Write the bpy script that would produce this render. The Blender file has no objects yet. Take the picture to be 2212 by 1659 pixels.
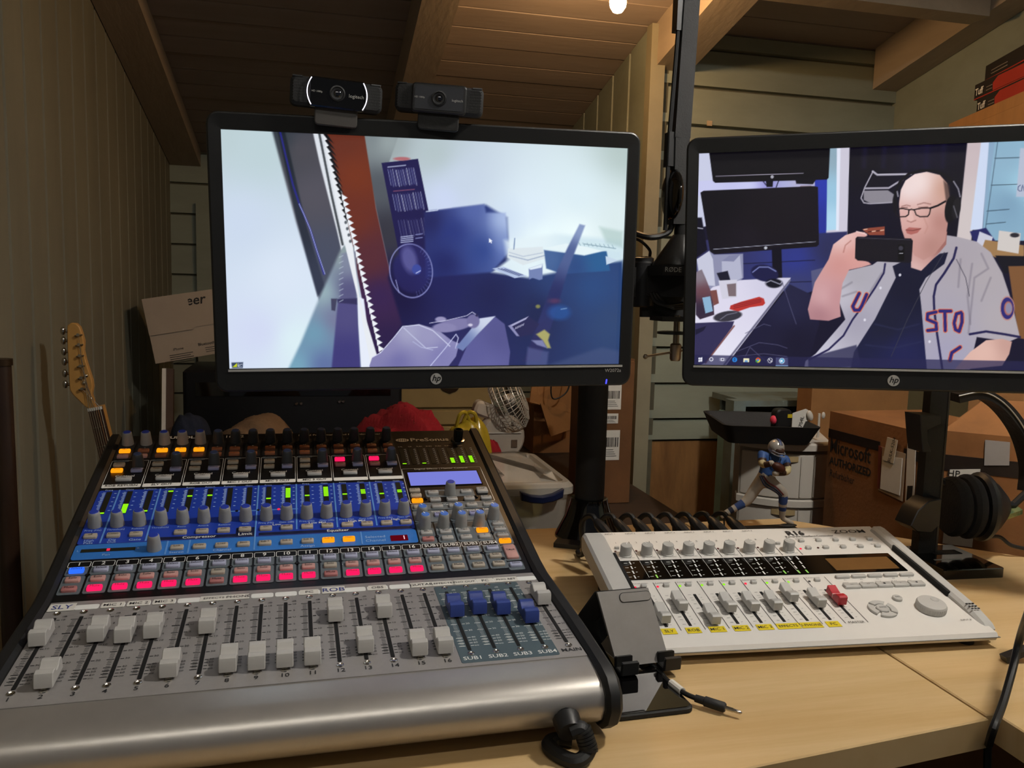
import bpy, math, random
import numpy as np
from mathutils import Matrix, Vector
random.seed(7)
PI = math.pi
R = math.radians
SC = bpy.context.scene
COL = SC.collection

# ------------------------------------------------------------------ camera, world, exposure
FPX, CX, CY = 1800.0, 1106.0, 829.5
CAM = np.array([0.0, 0.0, 1.088])
def _rz(a):
    c, s = math.cos(a), math.sin(a)
    return np.array([[c, -s, 0], [s, c, 0], [0, 0, 1.0]])
_p, _r, _w = R(6.4), R(1.5), R(13.5)
_up = np.array([0, math.sin(_p), math.cos(_p)]); _rt = np.array([1.0, 0, 0])
UP = _rz(-_w) @ (math.cos(_r)*_up - math.sin(_r)*_rt)
RT = _rz(-_w) @ (math.cos(_r)*_rt + math.sin(_r)*_up)
FW = _rz(-_w) @ np.array([0, math.cos(_p), -math.sin(_p)])
cd = bpy.data.cameras.new('camera')
cd.sensor_width = 36.0; cd.lens = 36.0*FPX/2212.0; cd.clip_start = 0.02; cd.clip_end = 50
co = bpy.data.objects.new('camera', cd); COL.objects.link(co)
co.matrix_world = Matrix([[RT[i], UP[i], -FW[i], CAM[i]] for i in range(3)] + [[0, 0, 0, 1]])
SC.camera = co
SC.view_settings.view_transform = 'Standard'; SC.view_settings.look = 'None'
SC.view_settings.exposure = 0.0; SC.view_settings.gamma = 1.0
SC.view_settings.use_curve_mapping = False
wd = bpy.data.worlds.new('room_ambient'); SC.world = wd; wd.use_nodes = True
wd.node_tree.nodes['Background'].inputs[0].default_value = (0.86, 0.9, 1.0, 1)
wd.node_tree.nodes['Background'].inputs[1].default_value = 0.065
SC.cycles.max_bounces = 6; SC.cycles.diffuse_bounces = 3; SC.cycles.glossy_bounces = 3; SC.cycles.transmission_bounces = 4; SC.cycles.transparent_max_bounces = 6
KEY_W, BULB_W, FILL_W = 39.0, 6.5, 11.0

def _ray(px, py): return FW + RT*(px-CX)/FPX - UP*(py-CY)/FPX
def aX(px, py, v): d = _ray(px, py); return Vector(CAM + d*(v-CAM[0])/d[0])
def aY(px, py, v): d = _ray(px, py); return Vector(CAM + d*(v-CAM[1])/d[1])
def aZ(px, py, v): d = _ray(px, py); return Vector(CAM + d*(v-CAM[2])/d[2])

# ------------------------------------------------------------------ materials
def lin(h):
    if not isinstance(h, str): return tuple(h)
    h = h.lstrip('#'); o = []
    for i in (0, 2, 4):
        c = int(h[i:i+2], 16)/255.0
        o.append(c/12.92 if c <= 0.04045 else ((c+0.055)/1.055)**2.4)
    return tuple(o)
MATS = {}
def mat(name, col, rough=0.5, metal=0.0, noise=None, bump=None, emit=0.0, stretch=None, spec=0.5, coat=0.0, trans=0.0, alpha=1.0, ior=1.45):
    if name in MATS: return MATS[name]
    m = bpy.data.materials.new(name); m.use_nodes = True
    nt = m.node_tree; b = nt.nodes['Principled BSDF']; c = lin(col)
    b.inputs['Base Color'].default_value = (*c, 1); b.inputs['Roughness'].default_value = rough
    b.inputs['Metallic'].default_value = metal; b.inputs['Specular IOR Level'].default_value = spec
    b.inputs['Coat Weight'].default_value = coat; b.inputs['Transmission Weight'].default_value = trans
    b.inputs['Alpha'].default_value = alpha; b.inputs['IOR'].default_value = ior
    if emit:
        b.inputs['Emission Color'].default_value = (*c, 1); b.inputs['Emission Strength'].default_value = emit
    tc = mp = None
    if noise or bump:
        tc = nt.nodes.new('ShaderNodeTexCoord'); mp = nt.nodes.new('ShaderNodeMapping')
        nt.links.new(tc.outputs['Object'], mp.inputs[0])
        if stretch: mp.inputs['Scale'].default_value = stretch
    if noise:
        n = nt.nodes.new('ShaderNodeTexNoise'); n.inputs['Scale'].default_value = noise[0]
        n.inputs['Detail'].default_value = 6; n.inputs['Roughness'].default_value = 0.65
        nt.links.new(mp.outputs[0], n.inputs['Vector'])
        rp = nt.nodes.new('ShaderNodeValToRGB'); a = noise[1]
        c2 = lin(noise[2]) if len(noise) > 2 else tuple(v*(1-a) for v in c)
        rp.color_ramp.elements[0].position = 0.32; rp.color_ramp.elements[1].position = 0.68
        rp.color_ramp.elements[0].color = (*c2, 1); rp.color_ramp.elements[1].color = (*[min(1, v*(1+a*0.5)) for v in c], 1)
        nt.links.new(n.outputs['Fac'], rp.inputs[0]); nt.links.new(rp.outputs[0], b.inputs['Base Color'])
    if bump:
        n2 = nt.nodes.new('ShaderNodeTexNoise'); n2.inputs['Scale'].default_value = bump[0]; n2.inputs['Detail'].default_value = 4
        nt.links.new(mp.outputs[0], n2.inputs['Vector'])
        bp = nt.nodes.new('ShaderNodeBump'); bp.inputs['Strength'].default_value = bump[1]; bp.inputs['Distance'].default_value = 0.002
        nt.links.new(n2.outputs['Fac'], bp.inputs['Height']); nt.links.new(bp.outputs[0], b.inputs['Normal'])
    MATS[name] = m
    return m
def emis(name, col, s):
    if name in MATS: return MATS[name]
    m = bpy.data.materials.new(name); m.use_nodes = True; nt = m.node_tree; nt.nodes.clear()
    e = nt.nodes.new('ShaderNodeEmission'); o = nt.nodes.new('ShaderNodeOutputMaterial')
    e.inputs[0].default_value = (*lin(col), 1); e.inputs[1].default_value = s
    nt.links.new(e.outputs[0], o.inputs[0]); MATS[name] = m
    if 'bulb_glow' not in name and 'tube_glow' not in name: m.cycles.emission_sampling = 'NONE'
    return m

# ------------------------------------------------------------------ geometry helpers
def T(x, y, z): return Matrix.Translation((x, y, z))
def RX(a): return Matrix.Rotation(a, 4, 'X')
def RY(a): return Matrix.Rotation(a, 4, 'Y')
def RZ(a): return Matrix.Rotation(a, 4, 'Z')
def S3(x, y, z): return Matrix.Diagonal((x, y, z, 1))
I4 = Matrix.Identity(4)
def rrect(cx, cy, w, h, r=0.0, n=3):
    if r <= 0: return [(cx-w/2, cy-h/2), (cx+w/2, cy-h/2), (cx+w/2, cy+h/2), (cx-w/2, cy+h/2)]
    o = []
    for sx, sy, a0 in ((1, 1, 0), (-1, 1, 90), (-1, -1, 180), (1, -1, 270)):
        for i in range(n+1):
            a = R(a0 + 90*i/n); o.append((cx+sx*(w/2-r)+r*math.cos(a), cy+sy*(h/2-r)+r*math.sin(a)))
    return o
def circ(cx, cy, r, n=16, ry=None): return [(cx+r*math.cos(2*PI*i/n), cy+(ry or r)*math.sin(2*PI*i/n)) for i in range(n)]
def inset(P, d):
    n = len(P); o = []
    A = sum(P[i][0]*P[(i+1) % n][1]-P[(i+1) % n][0]*P[i][1] for i in range(n)); s = 1 if A > 0 else -1
    for i in range(n):
        p0, p1, p2 = Vector(P[i-1]), Vector(P[i]), Vector(P[(i+1) % n])
        e1 = (p1-p0); e2 = (p2-p1)
        if e1.length < 1e-9 or e2.length < 1e-9: o.append(tuple(p1)); continue
        e1.normalize(); e2.normalize()
        n1 = Vector((-e1.y, e1.x))*s; n2 = Vector((-e2.y, e2.x))*s
        m = n1+n2; k = max(0.35, 1+n1.dot(n2)); o.append(tuple(p1+m*(d/k)))
    return o
class G:
    def __init__(g): g.v = []; g.f = []; g.mi = []; g.cur = 0
    def add(g, v, f, M=I4):
        b = len(g.v)
        g.v += [tuple(M @ Vector(p)) for p in v]
        g.f += [tuple(b+i for i in q) for q in f]; g.mi += [g.cur]*len(f)
        return g
    def box(g, x0, x1, y0, y1, z0, z1, M=I4):
        return g.add([(x0,y0,z0),(x1,y0,z0),(x1,y1,z0),(x0,y1,z0),(x0,y0,z1),(x1,y0,z1),(x1,y1,z1),(x0,y1,z1)],
                     [(3,2,1,0),(4,5,6,7),(0,1,5,4),(1,2,6,5),(2,3,7,6),(3,0,4,7)], M)
    def prism(g, P, z0, z1, M=I4, ch=0.0, bot=True, chb=0.0):
        A = sum(P[i][0]*P[(i+1) % len(P)][1]-P[(i+1) % len(P)][0]*P[i][1] for i in range(len(P)))
        if A < 0: P = P[::-1]
        n = len(P); L = []
        if chb: L.append([(x, y, z0) for x, y in inset(P, chb)]); L.append([(x, y, z0+chb) for x, y in P])
        else: L.append([(x, y, z0) for x, y in P])
        if ch: L.append([(x, y, z1-ch) for x, y in P]); L.append([(x, y, z1) for x, y in inset(P, ch)])
        else: L.append([(x, y, z1) for x, y in P])
        v = sum(L, []); f = []
        for k in range(len(L)-1):
            for i in range(n): f.append((k*n+i, k*n+(i+1) % n, (k+1)*n+(i+1) % n, (k+1)*n+i))
        f.append(tuple((len(L)-1)*n+i for i in range(n)))
        if bot: f.append(tuple(range(n-1, -1, -1)))
        return g.add(v, f, M)
    def flat(g, P, z, M=I4):
        A = sum(P[i][0]*P[(i+1) % len(P)][1]-P[(i+1) % len(P)][0]*P[i][1] for i in range(len(P)))
        if A < 0: P = P[::-1]
        return g.add([(x, y, z) for x, y in P], [tuple(range(len(P)))], M)
    def lathe(g, prof, n=20, M=I4, cap0=True, cap1=True):
        v = []; f = []
        for r, z in prof:
            for i in range(n): a = 2*PI*i/n; v.append((r*math.cos(a), r*math.sin(a), z))
        for k in range(len(prof)-1):
            for i in range(n): f.append((k*n+i, k*n+(i+1) % n, (k+1)*n+(i+1) % n, (k+1)*n+i))
        if cap0: f.append(tuple(range(n-1, -1, -1)))
        if cap1: f.append(tuple((len(prof)-1)*n+i for i in range(n)))
        return g.add(v, f, M)
    def ball(g, c, r, n=14, m=8, M=I4):
        rr = r if hasattr(r, '__len__') else (r, r, r)
        v = [(c[0], c[1], c[2]-rr[2])]; f = []
        for k in range(1, m):
            t = PI*k/m
            for i in range(n):
                a = 2*PI*i/n; v.append((c[0]+rr[0]*math.sin(t)*math.cos(a), c[1]+rr[1]*math.sin(t)*math.sin(a), c[2]-rr[2]*math.cos(t)))
        v.append((c[0], c[1], c[2]+rr[2]))
        for i in range(n): f.append((0, 1+(i+1) % n, 1+i))
        for k in range(m-2):
            for i in range(n): a = 1+k*n; f.append((a+i, a+(i+1) % n, a+n+(i+1) % n, a+n+i))
        l = len(v)-1; a = 1+(m-2)*n
        for i in range(n): f.append((a+i, a+(i+1) % n, l))
        return g.add(v, f, M)
    def tube(g, P, r, n=8, M=I4, cap=True, sq=None):
        P = [Vector(p) for p in P]; k = len(P); rs = r if hasattr(r, '__len__') else [r]*k
        tan = []
        for i in range(k):
            d = P[min(i+1, k-1)]-P[max(i-1, 0)]; tan.append(d.normalized() if d.length > 1e-9 else Vector((0, 0, 1)))
        up = Vector((0, 0, 1)) if abs(tan[0].z) < 0.9 else Vector((1, 0, 0))
        u = tan[0].cross(up).normalized(); v = []; f = []
        for i in range(k):
            if i:
                ax = tan[i-1].cross(tan[i])
                if ax.length > 1e-7: u = Matrix.Rotation(tan[i-1].angle(tan[i]), 3, ax) @ u
            w = tan[i].cross(u).normalized()
            for j in range(n):
                a = 2*PI*j/n; v.append(tuple(P[i]+(u*math.cos(a)+w*math.sin(a))*rs[i]))
        for i in range(k-1):
            for j in range(n): f.append((i*n+j, i*n+(j+1) % n, (i+1)*n+(j+1) % n, (i+1)*n+j))
        if cap: f.append(tuple(range(n-1, -1, -1))); f.append(tuple((k-1)*n+j for j in range(n)))
        return g.add(v, f, M)
    def bar(g, a, b, w, h, upv=(0, 0, 1)):
        a, b = Vector(a), Vector(b); d = (b-a).normalized(); s = d.cross(Vector(upv)).normalized(); u = s.cross(d)
        v = []
        for p in (a, b):
            for x, y in ((-1,-1),(1,-1),(1,1),(-1,1)): v.append(tuple(p+s*(x*w/2)+u*(y*h/2)))
        return g.add(v, [(3,2,1,0),(4,5,6,7),(0,1,5,4),(1,2,6,5),(2,3,7,6),(3,0,4,7)])
    def sheet(g, fn, nu, nv, M=I4):
        v = [tuple(fn(i/nu, j/nv)) for j in range(nv+1) for i in range(nu+1)]
        f = [(j*(nu+1)+i, j*(nu+1)+i+1, (j+1)*(nu+1)+i+1, (j+1)*(nu+1)+i) for j in range(nv) for i in range(nu)]
        return g.add(v, f, M)
def spline(P, n=8):
    P = [Vector(p) for p in P]; o = []
    for i in range(len(P)-1):
        p0, p1, p2, p3 = P[max(i-1, 0)], P[i], P[i+1], P[min(i+2, len(P)-1)]
        for k in range(n):
            t = k/n; o.append(0.5*((2*p1)+(p2-p0)*t+(2*p0-5*p1+4*p2-p3)*t*t+(3*p1-p0-3*p2+p3)*t**3))
    o.append(P[-1]); return o
def mesh(g, m, smooth=True, ang=35):
    me = bpy.data.meshes.new('m'); me.from_pydata(g.v, [], g.f)
    for k in (m if isinstance(m, (list, tuple)) else [m]): me.materials.append(k)
    if any(g.mi): me.polygons.foreach_set('material_index', g.mi)
    if smooth:
        me.shade_smooth(); me.set_sharp_from_angle(angle=R(ang))
    me.update(); return me
def link(name, me, parent=None, M=None):
    o = bpy.data.objects.new(name, me); COL.objects.link(o)
    if parent: o.parent = parent
    if M is not None: o.matrix_local = M
    if me and me.name == 'm' or (me and me.name.startswith('m.')): me.name = name
    return o
def obj(name, g, m, parent=None, M=None, smooth=True, ang=35): return link(name, mesh(g, m, smooth, ang), parent, M)
def tag(o, label=None, cat=None, group=None, kind=None):
    if label: o['label'] = label
    if cat: o['category'] = cat
    if group: o['group'] = group
    if kind: o['kind'] = kind
    return o
def thing(name, label, cat, M=I4, group=None):
    o = bpy.data.objects.new(name, None); COL.objects.link(o); o.empty_display_size = 0.05; o.matrix_world = M
    return tag(o, label, cat, group)
_tc = {}
def text(g, s, M, size=0.01, al='C', bold=0.0, sx=1.0, shear=0.0):
    key = (s, bold, al, shear)
    if key not in _tc:
        cu = bpy.data.curves.new('t', 'FONT'); cu.body = s; cu.size = 1.0; cu.resolution_u = 2; cu.offset = bold; cu.shear = shear
        cu.align_x = {'C': 'CENTER', 'L': 'LEFT', 'R': 'RIGHT'}[al]; cu.align_y = 'CENTER'; cu.fill_mode = 'FRONT'
        o = bpy.data.objects.new('t', cu); me = o.to_mesh()
        _tc[key] = ([tuple(v.co) for v in me.vertices], [tuple(p.vertices) for p in me.polygons])
        o.to_mesh_clear(); bpy.data.objects.remove(o); bpy.data.curves.remove(cu)
    v, f = _tc[key]
    return g.add(v, f, M @ S3(size*sx, size, size))
FRONT = RX(PI/2)      # text plane -> facing -Y
def M_basis(o, x, y):
    x = Vector(x).normalized(); y = Vector(y); z = x.cross(y).normalized(); y = z.cross(x).normalized()
    return Matrix([[x[i], y[i], z[i], Vector(o)[i]] for i in range(3)] + [[0, 0, 0, 1]])

# shared materials
BLACK = mat('black_plastic', '#1a1a1b', 0.42, noise=(60, 0.15))
BLACKM = mat('matte_black', '#141414', 0.7, bump=(400, 0.15))
GLOSS = mat('gloss_black', '#0a0908', 0.08, coat=0.5, noise=(20, 0.1))
RUBBER = mat('black_rubber', '#121212', 0.55, noise=(90, 0.2))
CHROME = mat('chrome', '#c9c4ba', 0.18, 1.0)
CARD = mat('cardboard', '#87592f', 0.85, noise=(9, 0.22), bump=(160, 0.2))
CARD2 = mat('cardboard_pale', '#94673a', 0.85, noise=(7, 0.2), bump=(160, 0.2))
WHITEP = mat('white_plastic', '#c9c2b6', 0.45, noise=(8, 0.06))
PAPER = mat('paper_label', '#d6d2c8', 0.7, noise=(30, 0.06))
INK = mat('black_ink', '#171412', 0.7, noise=(40, 0.2))

# ------------------------------------------------------------------ the room
XL, XP, XR = -0.45, 0.78, 1.46
YB, YR = 2.94, 1.93
def zc(y): return 1.509+(YB-y)*0.2107
WL = mat('wall_paint_greige', '#787564', 0.75, noise=(5, 0.16), bump=(70, 0.25), stretch=(1, 1, 0.25))
WLB = mat('wall_bead_pale', '#98917f', 0.7, noise=(12, 0.12))
WG = mat('wall_paint_sage', '#8a9080', 0.6, noise=(4, 0.14, '#7d8171'), bump=(60, 0.2), stretch=(0.4, 1, 1.5))
WGD = mat('wall_gap_dark', '#5a5645', 0.9, noise=(20, 0.2))
CEIL = mat('ceiling_paint', '#96897f', 0.6, noise=(6, 0.13), bump=(50, 0.3), stretch=(0.3, 2, 1))
BEAM = mat('beam_paint', '#a29380', 0.6, noise=(7, 0.12), bump=(40, 0.35), stretch=(2, 0.4, 2))
PLY = mat('plywood_brown', '#8c6538', 0.7, noise=(6, 0.3, '#6a4824'), bump=(80, 0.2), stretch=(3, 1, 0.6))
FLOORM = mat('floor_concrete', '#4b443c', 0.85, noise=(4, 0.25))
def struct(name, g, m, label=None): return tag(obj(name, g, m, smooth=False), label, None, None, 'structure')

struct('floor', G().box(XL-0.05, XR+0.4, -1.6, YB+0.05, -0.05, 0.0), FLOORM, 'dark concrete floor below the desks')
# left wall of narrow vertical boards with pale beads between them
g = G(); g.add([(XL-0.03, -0.3, 0), (XL-0.03, YB+0.03, 0), (XL-0.03, YB+0.03, zc(YB)), (XL-0.03, -0.3, zc(-0.3)),
                (XL-0.006, -0.3, 0), (XL-0.006, YB+0.03, 0), (XL-0.006, YB+0.03, zc(YB)), (XL-0.006, -0.3, zc(-0.3))],
               [(0,1,2,3),(7,6,5,4),(0,4,5,1),(1,5,6,2),(2,6,7,3),(3,7,4,0)])
wall_left = struct('wall_left', g, WLB, 'greige wall of narrow vertical boards')
PW = 0.0945; y = YB
while y > 0.55:
    y0, y1 = y-PW+0.006, y
    v = [(XL-0.006, y0, 0.0), (XL, y0+0.003, 0.0), (XL, y1-0.003, 0.0), (XL-0.006, y1, 0.0)]
    v += [(a, b, zc(b)-0.002) for a, b, c in v]
    obj('board', G().add(v, [(0,1,5,4),(1,2,6,5),(2,3,7,6),(4,5,6,7)]), WL, wall_left, smooth=False)
    y -= PW
# back wall of the alcove
wall_back = struct('wall_back', G().box(XL-0.03, XP+0.06, YB, YB+0.03, 0, zc(YB)+0.02), WGD, 'sage board wall at the back of the alcove')
def hboards(par, x0, x1, yf, z0, ztop, zr, h=0.0915, prefix='board'):
    z = zr
    while z > z0: z -= h
    while z < ztop:
        a, b = max(z+0.0035, z0), min(z+h, ztop)
        if b-a > 0.01:
            v = [(x0, yf+0.012, a), (x1, yf+0.012, a), (x1, yf-0.001, a+0.002), (x0, yf-0.001, a+0.002),
                 (x0, yf+0.012, b), (x1, yf+0.012, b), (x1, yf+0.003, b-0.002), (x0, yf+0.003, b-0.002)]
            obj(prefix, G().add(v, [(0,1,2,3)[::-1],(3,2,6,7),(7,6,5,4),(0,3,7,4),(1,5,6,2)]), WG, par, smooth=False)
        z += h
hboards(wall_back, XL, XP, YB-0.0125, 0.62, zc(YB), aY(400, 398, YB).z, 0.098)
o = tag(obj('trim_1', G().box(-0.37, -0.28, YB-0.032, YB-0.0145, 0.6, aY(440, 440, YB).z), WG), 'sage vertical batten on the alcove back wall', None, None, 'structure')
# partition: vertical boards facing the alcove
g = G(); g.add([(XP+0.012, YR, 0), (XP+0.012, YB, 0), (XP+0.012, YB, zc(YB)), (XP+0.012, YR, zc(YR)), (XP+0.05, YR, 0), (XP+0.05, YB, 0), (XP+0.05, YB, zc(YB)), (XP+0.05, YR, zc(YR))],
               [(0,3,2,1),(4,5,6,7),(0,1,5,4),(1,2,6,5),(2,3,7,6),(3,0,4,7)])
wall_side = struct('wall_middle', g, WGD, 'short sage partition of vertical boards beside the alcove')
y = YR+0.012
while y < YB-0.02:
    y1 = min(y+0.118, YB)
    v = [(XP+0.012, y+0.002, 0.0), (XP, y+0.006, 0.0), (XP, y1-0.004, 0.0), (XP+0.012, y1, 0.0)]; v += [(a, b, zc(b)-0.001) for a, b, c in v]
    obj('board', G().add(v, [(4,5,1,0),(5,6,2,1),(6,7,3,2),(7,6,5,4)]), WG, wall_side, smooth=False)
    y += 0.12
tag(obj('trim_2', G().box(XP-0.006, XP+0.03, YR-0.022, YR+0.01, 0.0, zc(YR)-0.002), mat('trim_cream', '#8d8770', 0.6, noise=(9, 0.12))), 'cream corner trim at the edge of the partition', None, None, 'structure')
# right hand facing wall
wall_right = struct('wall_right', G().box(XP+0.012, XR+0.03, YR+0.012, YR+0.04, 0, zc(YR)+0.02), WGD, 'sage wall of wide horizontal boards behind the right screen')
zply = aY(1480, 950, YR).z
hboards(wall_right, XP+0.03, XR, YR, zply, zc(YR)-0.003, aY(1411, 181, YR).z, 0.0905)
obj('plywood_panel', G().box(XP+0.03, XR, YR+0.002, YR+0.012, 0.05, zply-0.004), PLY, wall_right, smooth=False)
obj('nail_patch', G().box(0.86, 0.875, YR-0.004, YR-0.001, 1.545, 1.56), mat('bare_wood_patch', '#b8a080', 0.8, noise=(30, 0.2)), wall_right)
obj('nail_patch', G().box(0.935, 0.948, YR-0.004, YR-0.001, 1.50, 1.512), MATS['bare_wood_patch'], wall_right)
g = G(); g.add([(XR, -0.2, 0), (XR, YR+0.012, 0), (XR, YR+0.012, zc(YR)), (XR, -0.2, zc(-0.2)), (XR+0.03, -0.2, 0), (XR+0.03, YR+0.012, 0), (XR+0.03, YR+0.012, zc(YR)), (XR+0.03, -0.2, zc(-0.2))],
               [(0,3,2,1),(4,5,6,7),(0,1,5,4),(1,2,6,5),(2,3,7,6),(3,0,4,7)])
struct('wall_side', g, WG, 'plain sage side wall at far right')
# ceiling: planks on a deck
g = G(); y0, y1 = -0.3, YB+0.03
g.add([(XL-0.03, y0, zc(y0)+0.012), (XR+0.03, y0, zc(y0)+0.012), (XR+0.03, y1, zc(y1)+0.012), (XL-0.03, y1, zc(y1)+0.012),
       (XL-0.03, y0, zc(y0)+0.04), (XR+0.03, y0, zc(y0)+0.04), (XR+0.03, y1, zc(y1)+0.04), (XL-0.03, y1, zc(y1)+0.04)],
      [(3,2,1,0),(4,5,6,7),(0,1,5,4),(1,2,6,5),(2,3,7,6),(3,0,4,7)])
ceiling = struct('ceiling', g, WGD, 'low sloping plank ceiling')
y = YB+0.005; k = 0
while y > 0.5:
    a, b = y-0.0825, y; e = 0.0015*((k*37) % 5)/5
    v = [(XL-0.01, a+0.0015, zc(a)+0.012), (XL-0.01, a+0.003, zc(a)+e), (XL-0.01, b-0.003, zc(b)+e), (XL-0.01, b-0.0005, zc(b)+0.012)]
    v += [(XR+0.01, q, r) for p, q, r in v]
    obj('plank', G().add(v, [(0,4,5,1),(1,5,6,2),(2,6,7,3)]), CEIL, ceiling, smooth=False)
    y -= 0.084; k += 1
def rafter(x0, x1, th, ya, yb, label):
    g = G(); g.add([(x0, ya, zc(ya)-th), (x1, ya, zc(ya)-th), (x1, yb, zc(yb)-th), (x0, yb, zc(yb)-th), (x0, ya, zc(ya)+0.006), (x1, ya, zc(ya)+0.006), (x1, yb, zc(yb)+0.006), (x0, yb, zc(yb)+0.006)],
                   [(3,2,1,0),(4,5,6,7),(0,1,5,4),(1,2,6,5),(2,3,7,6),(3,0,4,7)])
    return tag(obj('rafter', g, BEAM, smooth=False), label, None, None, 'structure')
rafter(XL+0.002, -0.355, 0.05, 0.5, YB, 'painted rafter running along the left wall')
rafter(0.212, 0.287, 0.10, 0.5, YB, 'painted rafter above the two webcams')
rafter(0.79, 0.882, 0.10, 0.5, YR, 'painted rafter ending at the partition corner')
rafter(1.39, XR-0.002, 0.10, 0.5, YR, 'painted rafter beside the far right wall')
tag(obj('crossbeam', G().box(0.884, 1.388, 1.555, 1.612, zc(1.612)-0.10, zc(1.612)+0.004), BEAM, smooth=False), 'painted cross beam between the two right rafters', None, None, 'structure')

# ------------------------------------------------------------------ lamps
def bulb(name, label, P, watts, col, r=0.03, cord=0.2, size=None):
    t = thing(name, label, 'lamp', T(*P))
    g = G(); g.lathe([(0.004, -r*1.25), (r*0.55, -r*1.12), (r*0.9, -r*0.6), (r, 0), (r*0.88, r*0.6), (r*0.55, r*1.2), (r*0.42, r*1.6)], 20)
    area = 4*PI*r*r*1.25
    obj('glass_bulb', g, emis('bulb_glow_'+name, col, watts/(area*PI)), t)
    g = G(); g.lathe([(r*0.5, r*1.55), (r*0.56, r*1.7), (r*0.6, r*2.6), (r*0.35, r*3.0), (r*0.12, r*3.2)], 16); obj('socket', g, BLACK, t)
    g = G(); g.tube([(0, 0, r*3.1), (0, 0, cord)], 0.003, 6); obj('cord', g, BLACK, t)
    return t
bx = aY(1335, 4, 1.59)
bulb('light_bulb', 'bare glowing bulb hanging from the ceiling in the alcove', bx, BULB_W, '#ffc98a', 0.0165, zc(bx.y)-bx.z-0.002)
kl = bulb('added_key_lamp', 'shaded key lamp added out of view above the white recorder', (0.84, 0.50, 1.86), KEY_W, '#fffaf3', 0.045, zc(0.50)-1.86-0.002)  # unseen key lamp, added to light the desk from the right
g = G(); g.lathe([(0.03, 0.13), (0.045, 0.12), (0.130, -0.055), (0.127, -0.055), (0.043, 0.115), (0.03, 0.125)], 28, cap0=False, cap1=False); obj('lamp_shade', g, mat('lamp_shade_metal', '#b8b4aa', 0.5, noise=(9, 0.1)), kl)  # added shade, deepened to keep its light off the upper walls
tl_ = thing('added_fill_tube', 'fluorescent tube added behind the viewpoint as fill light', 'lamp', T(0.05, -0.28, 1.93))  # unseen fill tube, added to brighten fronts and streak the console lip
g = G(); g.tube([(-0.55, 0, 0), (0.55, 0, 0)], 0.016, 14); obj('tube', g, emis('tube_glow', '#fffaf2', FILL_W/(PI*2*PI*0.016*1.1)), tl_)
obj('housing', G().box(-0.60, 0.60, -0.05, 0.05, 0.03, 0.075), mat('housing_white', '#b8b4aa', 0.5, noise=(9, 0.1)), tl_, smooth=False)
for x in (-0.565, 0.565): obj('end_socket', G().box(x-0.014, x+0.014, -0.02, 0.02, -0.018, 0.03), WHITEP, tl_, smooth=False)
obj('hanger', G().box(-0.01, 0.01, -0.01, 0.01, 0.075, zc(-0.28)-1.93-0.001), BLACKM, tl_, smooth=False)

# ------------------------------------------------------------------ desks
DZ = 0.74
MAPLE = mat('maple_laminate', '#cdb184', 0.38, noise=(3.2, 0.1, '#bd9c69'), stretch=(0.6, 9, 1), bump=(90, 0.04))
MAPLE_E = mat('maple_edge', '#a07a48', 0.5, noise=(5, 0.15), stretch=(0.5, 1, 1))
def desk(name, label, P, legs):
    t = thing(name, label, 'desk', T(0, 0, 0))
    g = G(); g.prism(P, DZ-0.026, DZ, ch=0.0012); obj('tabletop', g, MAPLE, t, smooth=False)
    for x, y in legs:
        g = G(); g.prism(rrect(x, y, 0.05, 0.05, 0.008), 0.0, DZ-0.0265); obj('leg', g, BLACKM, t)
    return t
yf = 0.5215
desk('desk', 'maple topped desk carrying the mixing console', [(-0.222, 0.463), (0.5535, 0.5535), (0.5535, 1.155), (-0.222, 1.155)], [(-0.18, 0.52), (-0.18, 1.11), (0.33, 1.11), (0.33, 0.58)])
desk('corner_desk', 'maple topped corner desk carrying the front right of the recorder', [(0.5565, 0.5600), (0.5665, 0.5592), (0.5640, 0.15), (1.35, 0.15), (1.35, 0.56), (0.88, 0.998), (0.72, 1.155), (0.5565, 1.155)], [(0.62, 0.22), (1.29, 0.22), (1.29, 0.52), (0.63, 1.10)])

# ------------------------------------------------------------------ mixing console
SILV = mat('silver_panel', '#979390', 0.45, 0.25, noise=(120, 0.05))
SILVF = mat('silver_lip', '#b4afa8', 0.36, 0.7, noise=(40, 0.05))
PANEL = mat('black_panel', '#0d0e10', 0.35, noise=(50, 0.15))
PBLUE = mat('panel_royal_blue', '#1c3aa0', 0.4, noise=(30, 0.05)); PLBLUE = mat('panel_sky_blue', '#2f70bf', 0.4, noise=(30, 0.05))
PDIV = mat('panel_pale_blue', '#5c8fd0', 0.4, noise=(30, 0.05)); PNAVY = mat('panel_navy', '#0d1538', 0.4, noise=(30, 0.05))
PGREY = mat('panel_slate', '#5c6469', 0.45, noise=(30, 0.05)); PTEAL = mat('panel_teal_grey', '#47565c', 0.45, noise=(30, 0.05))
PRINT_W = mat('white_print', '#e4e4df', 0.5, noise=(40, 0.05)); PRINT_D = mat('dark_print', '#242426', 0.6, noise=(40, 0.05)); PRINT_B = mat('pale_blue_print', '#a9c4ea', 0.5, noise=(40, 0.05))
KNOB = mat('knob_grey', '#8d8e8d', 0.5, noise=(60, 0.06)); KNOBD = mat('knob_dark', '#3f4042', 0.5, noise=(60, 0.1)); CAPB = mat('knob_cap_blue', '#24389c', 0.4, noise=(60, 0.06)); CAPL = mat('knob_cap_sky', '#3f70c8', 0.4, noise=(60, 0.06))
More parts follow.
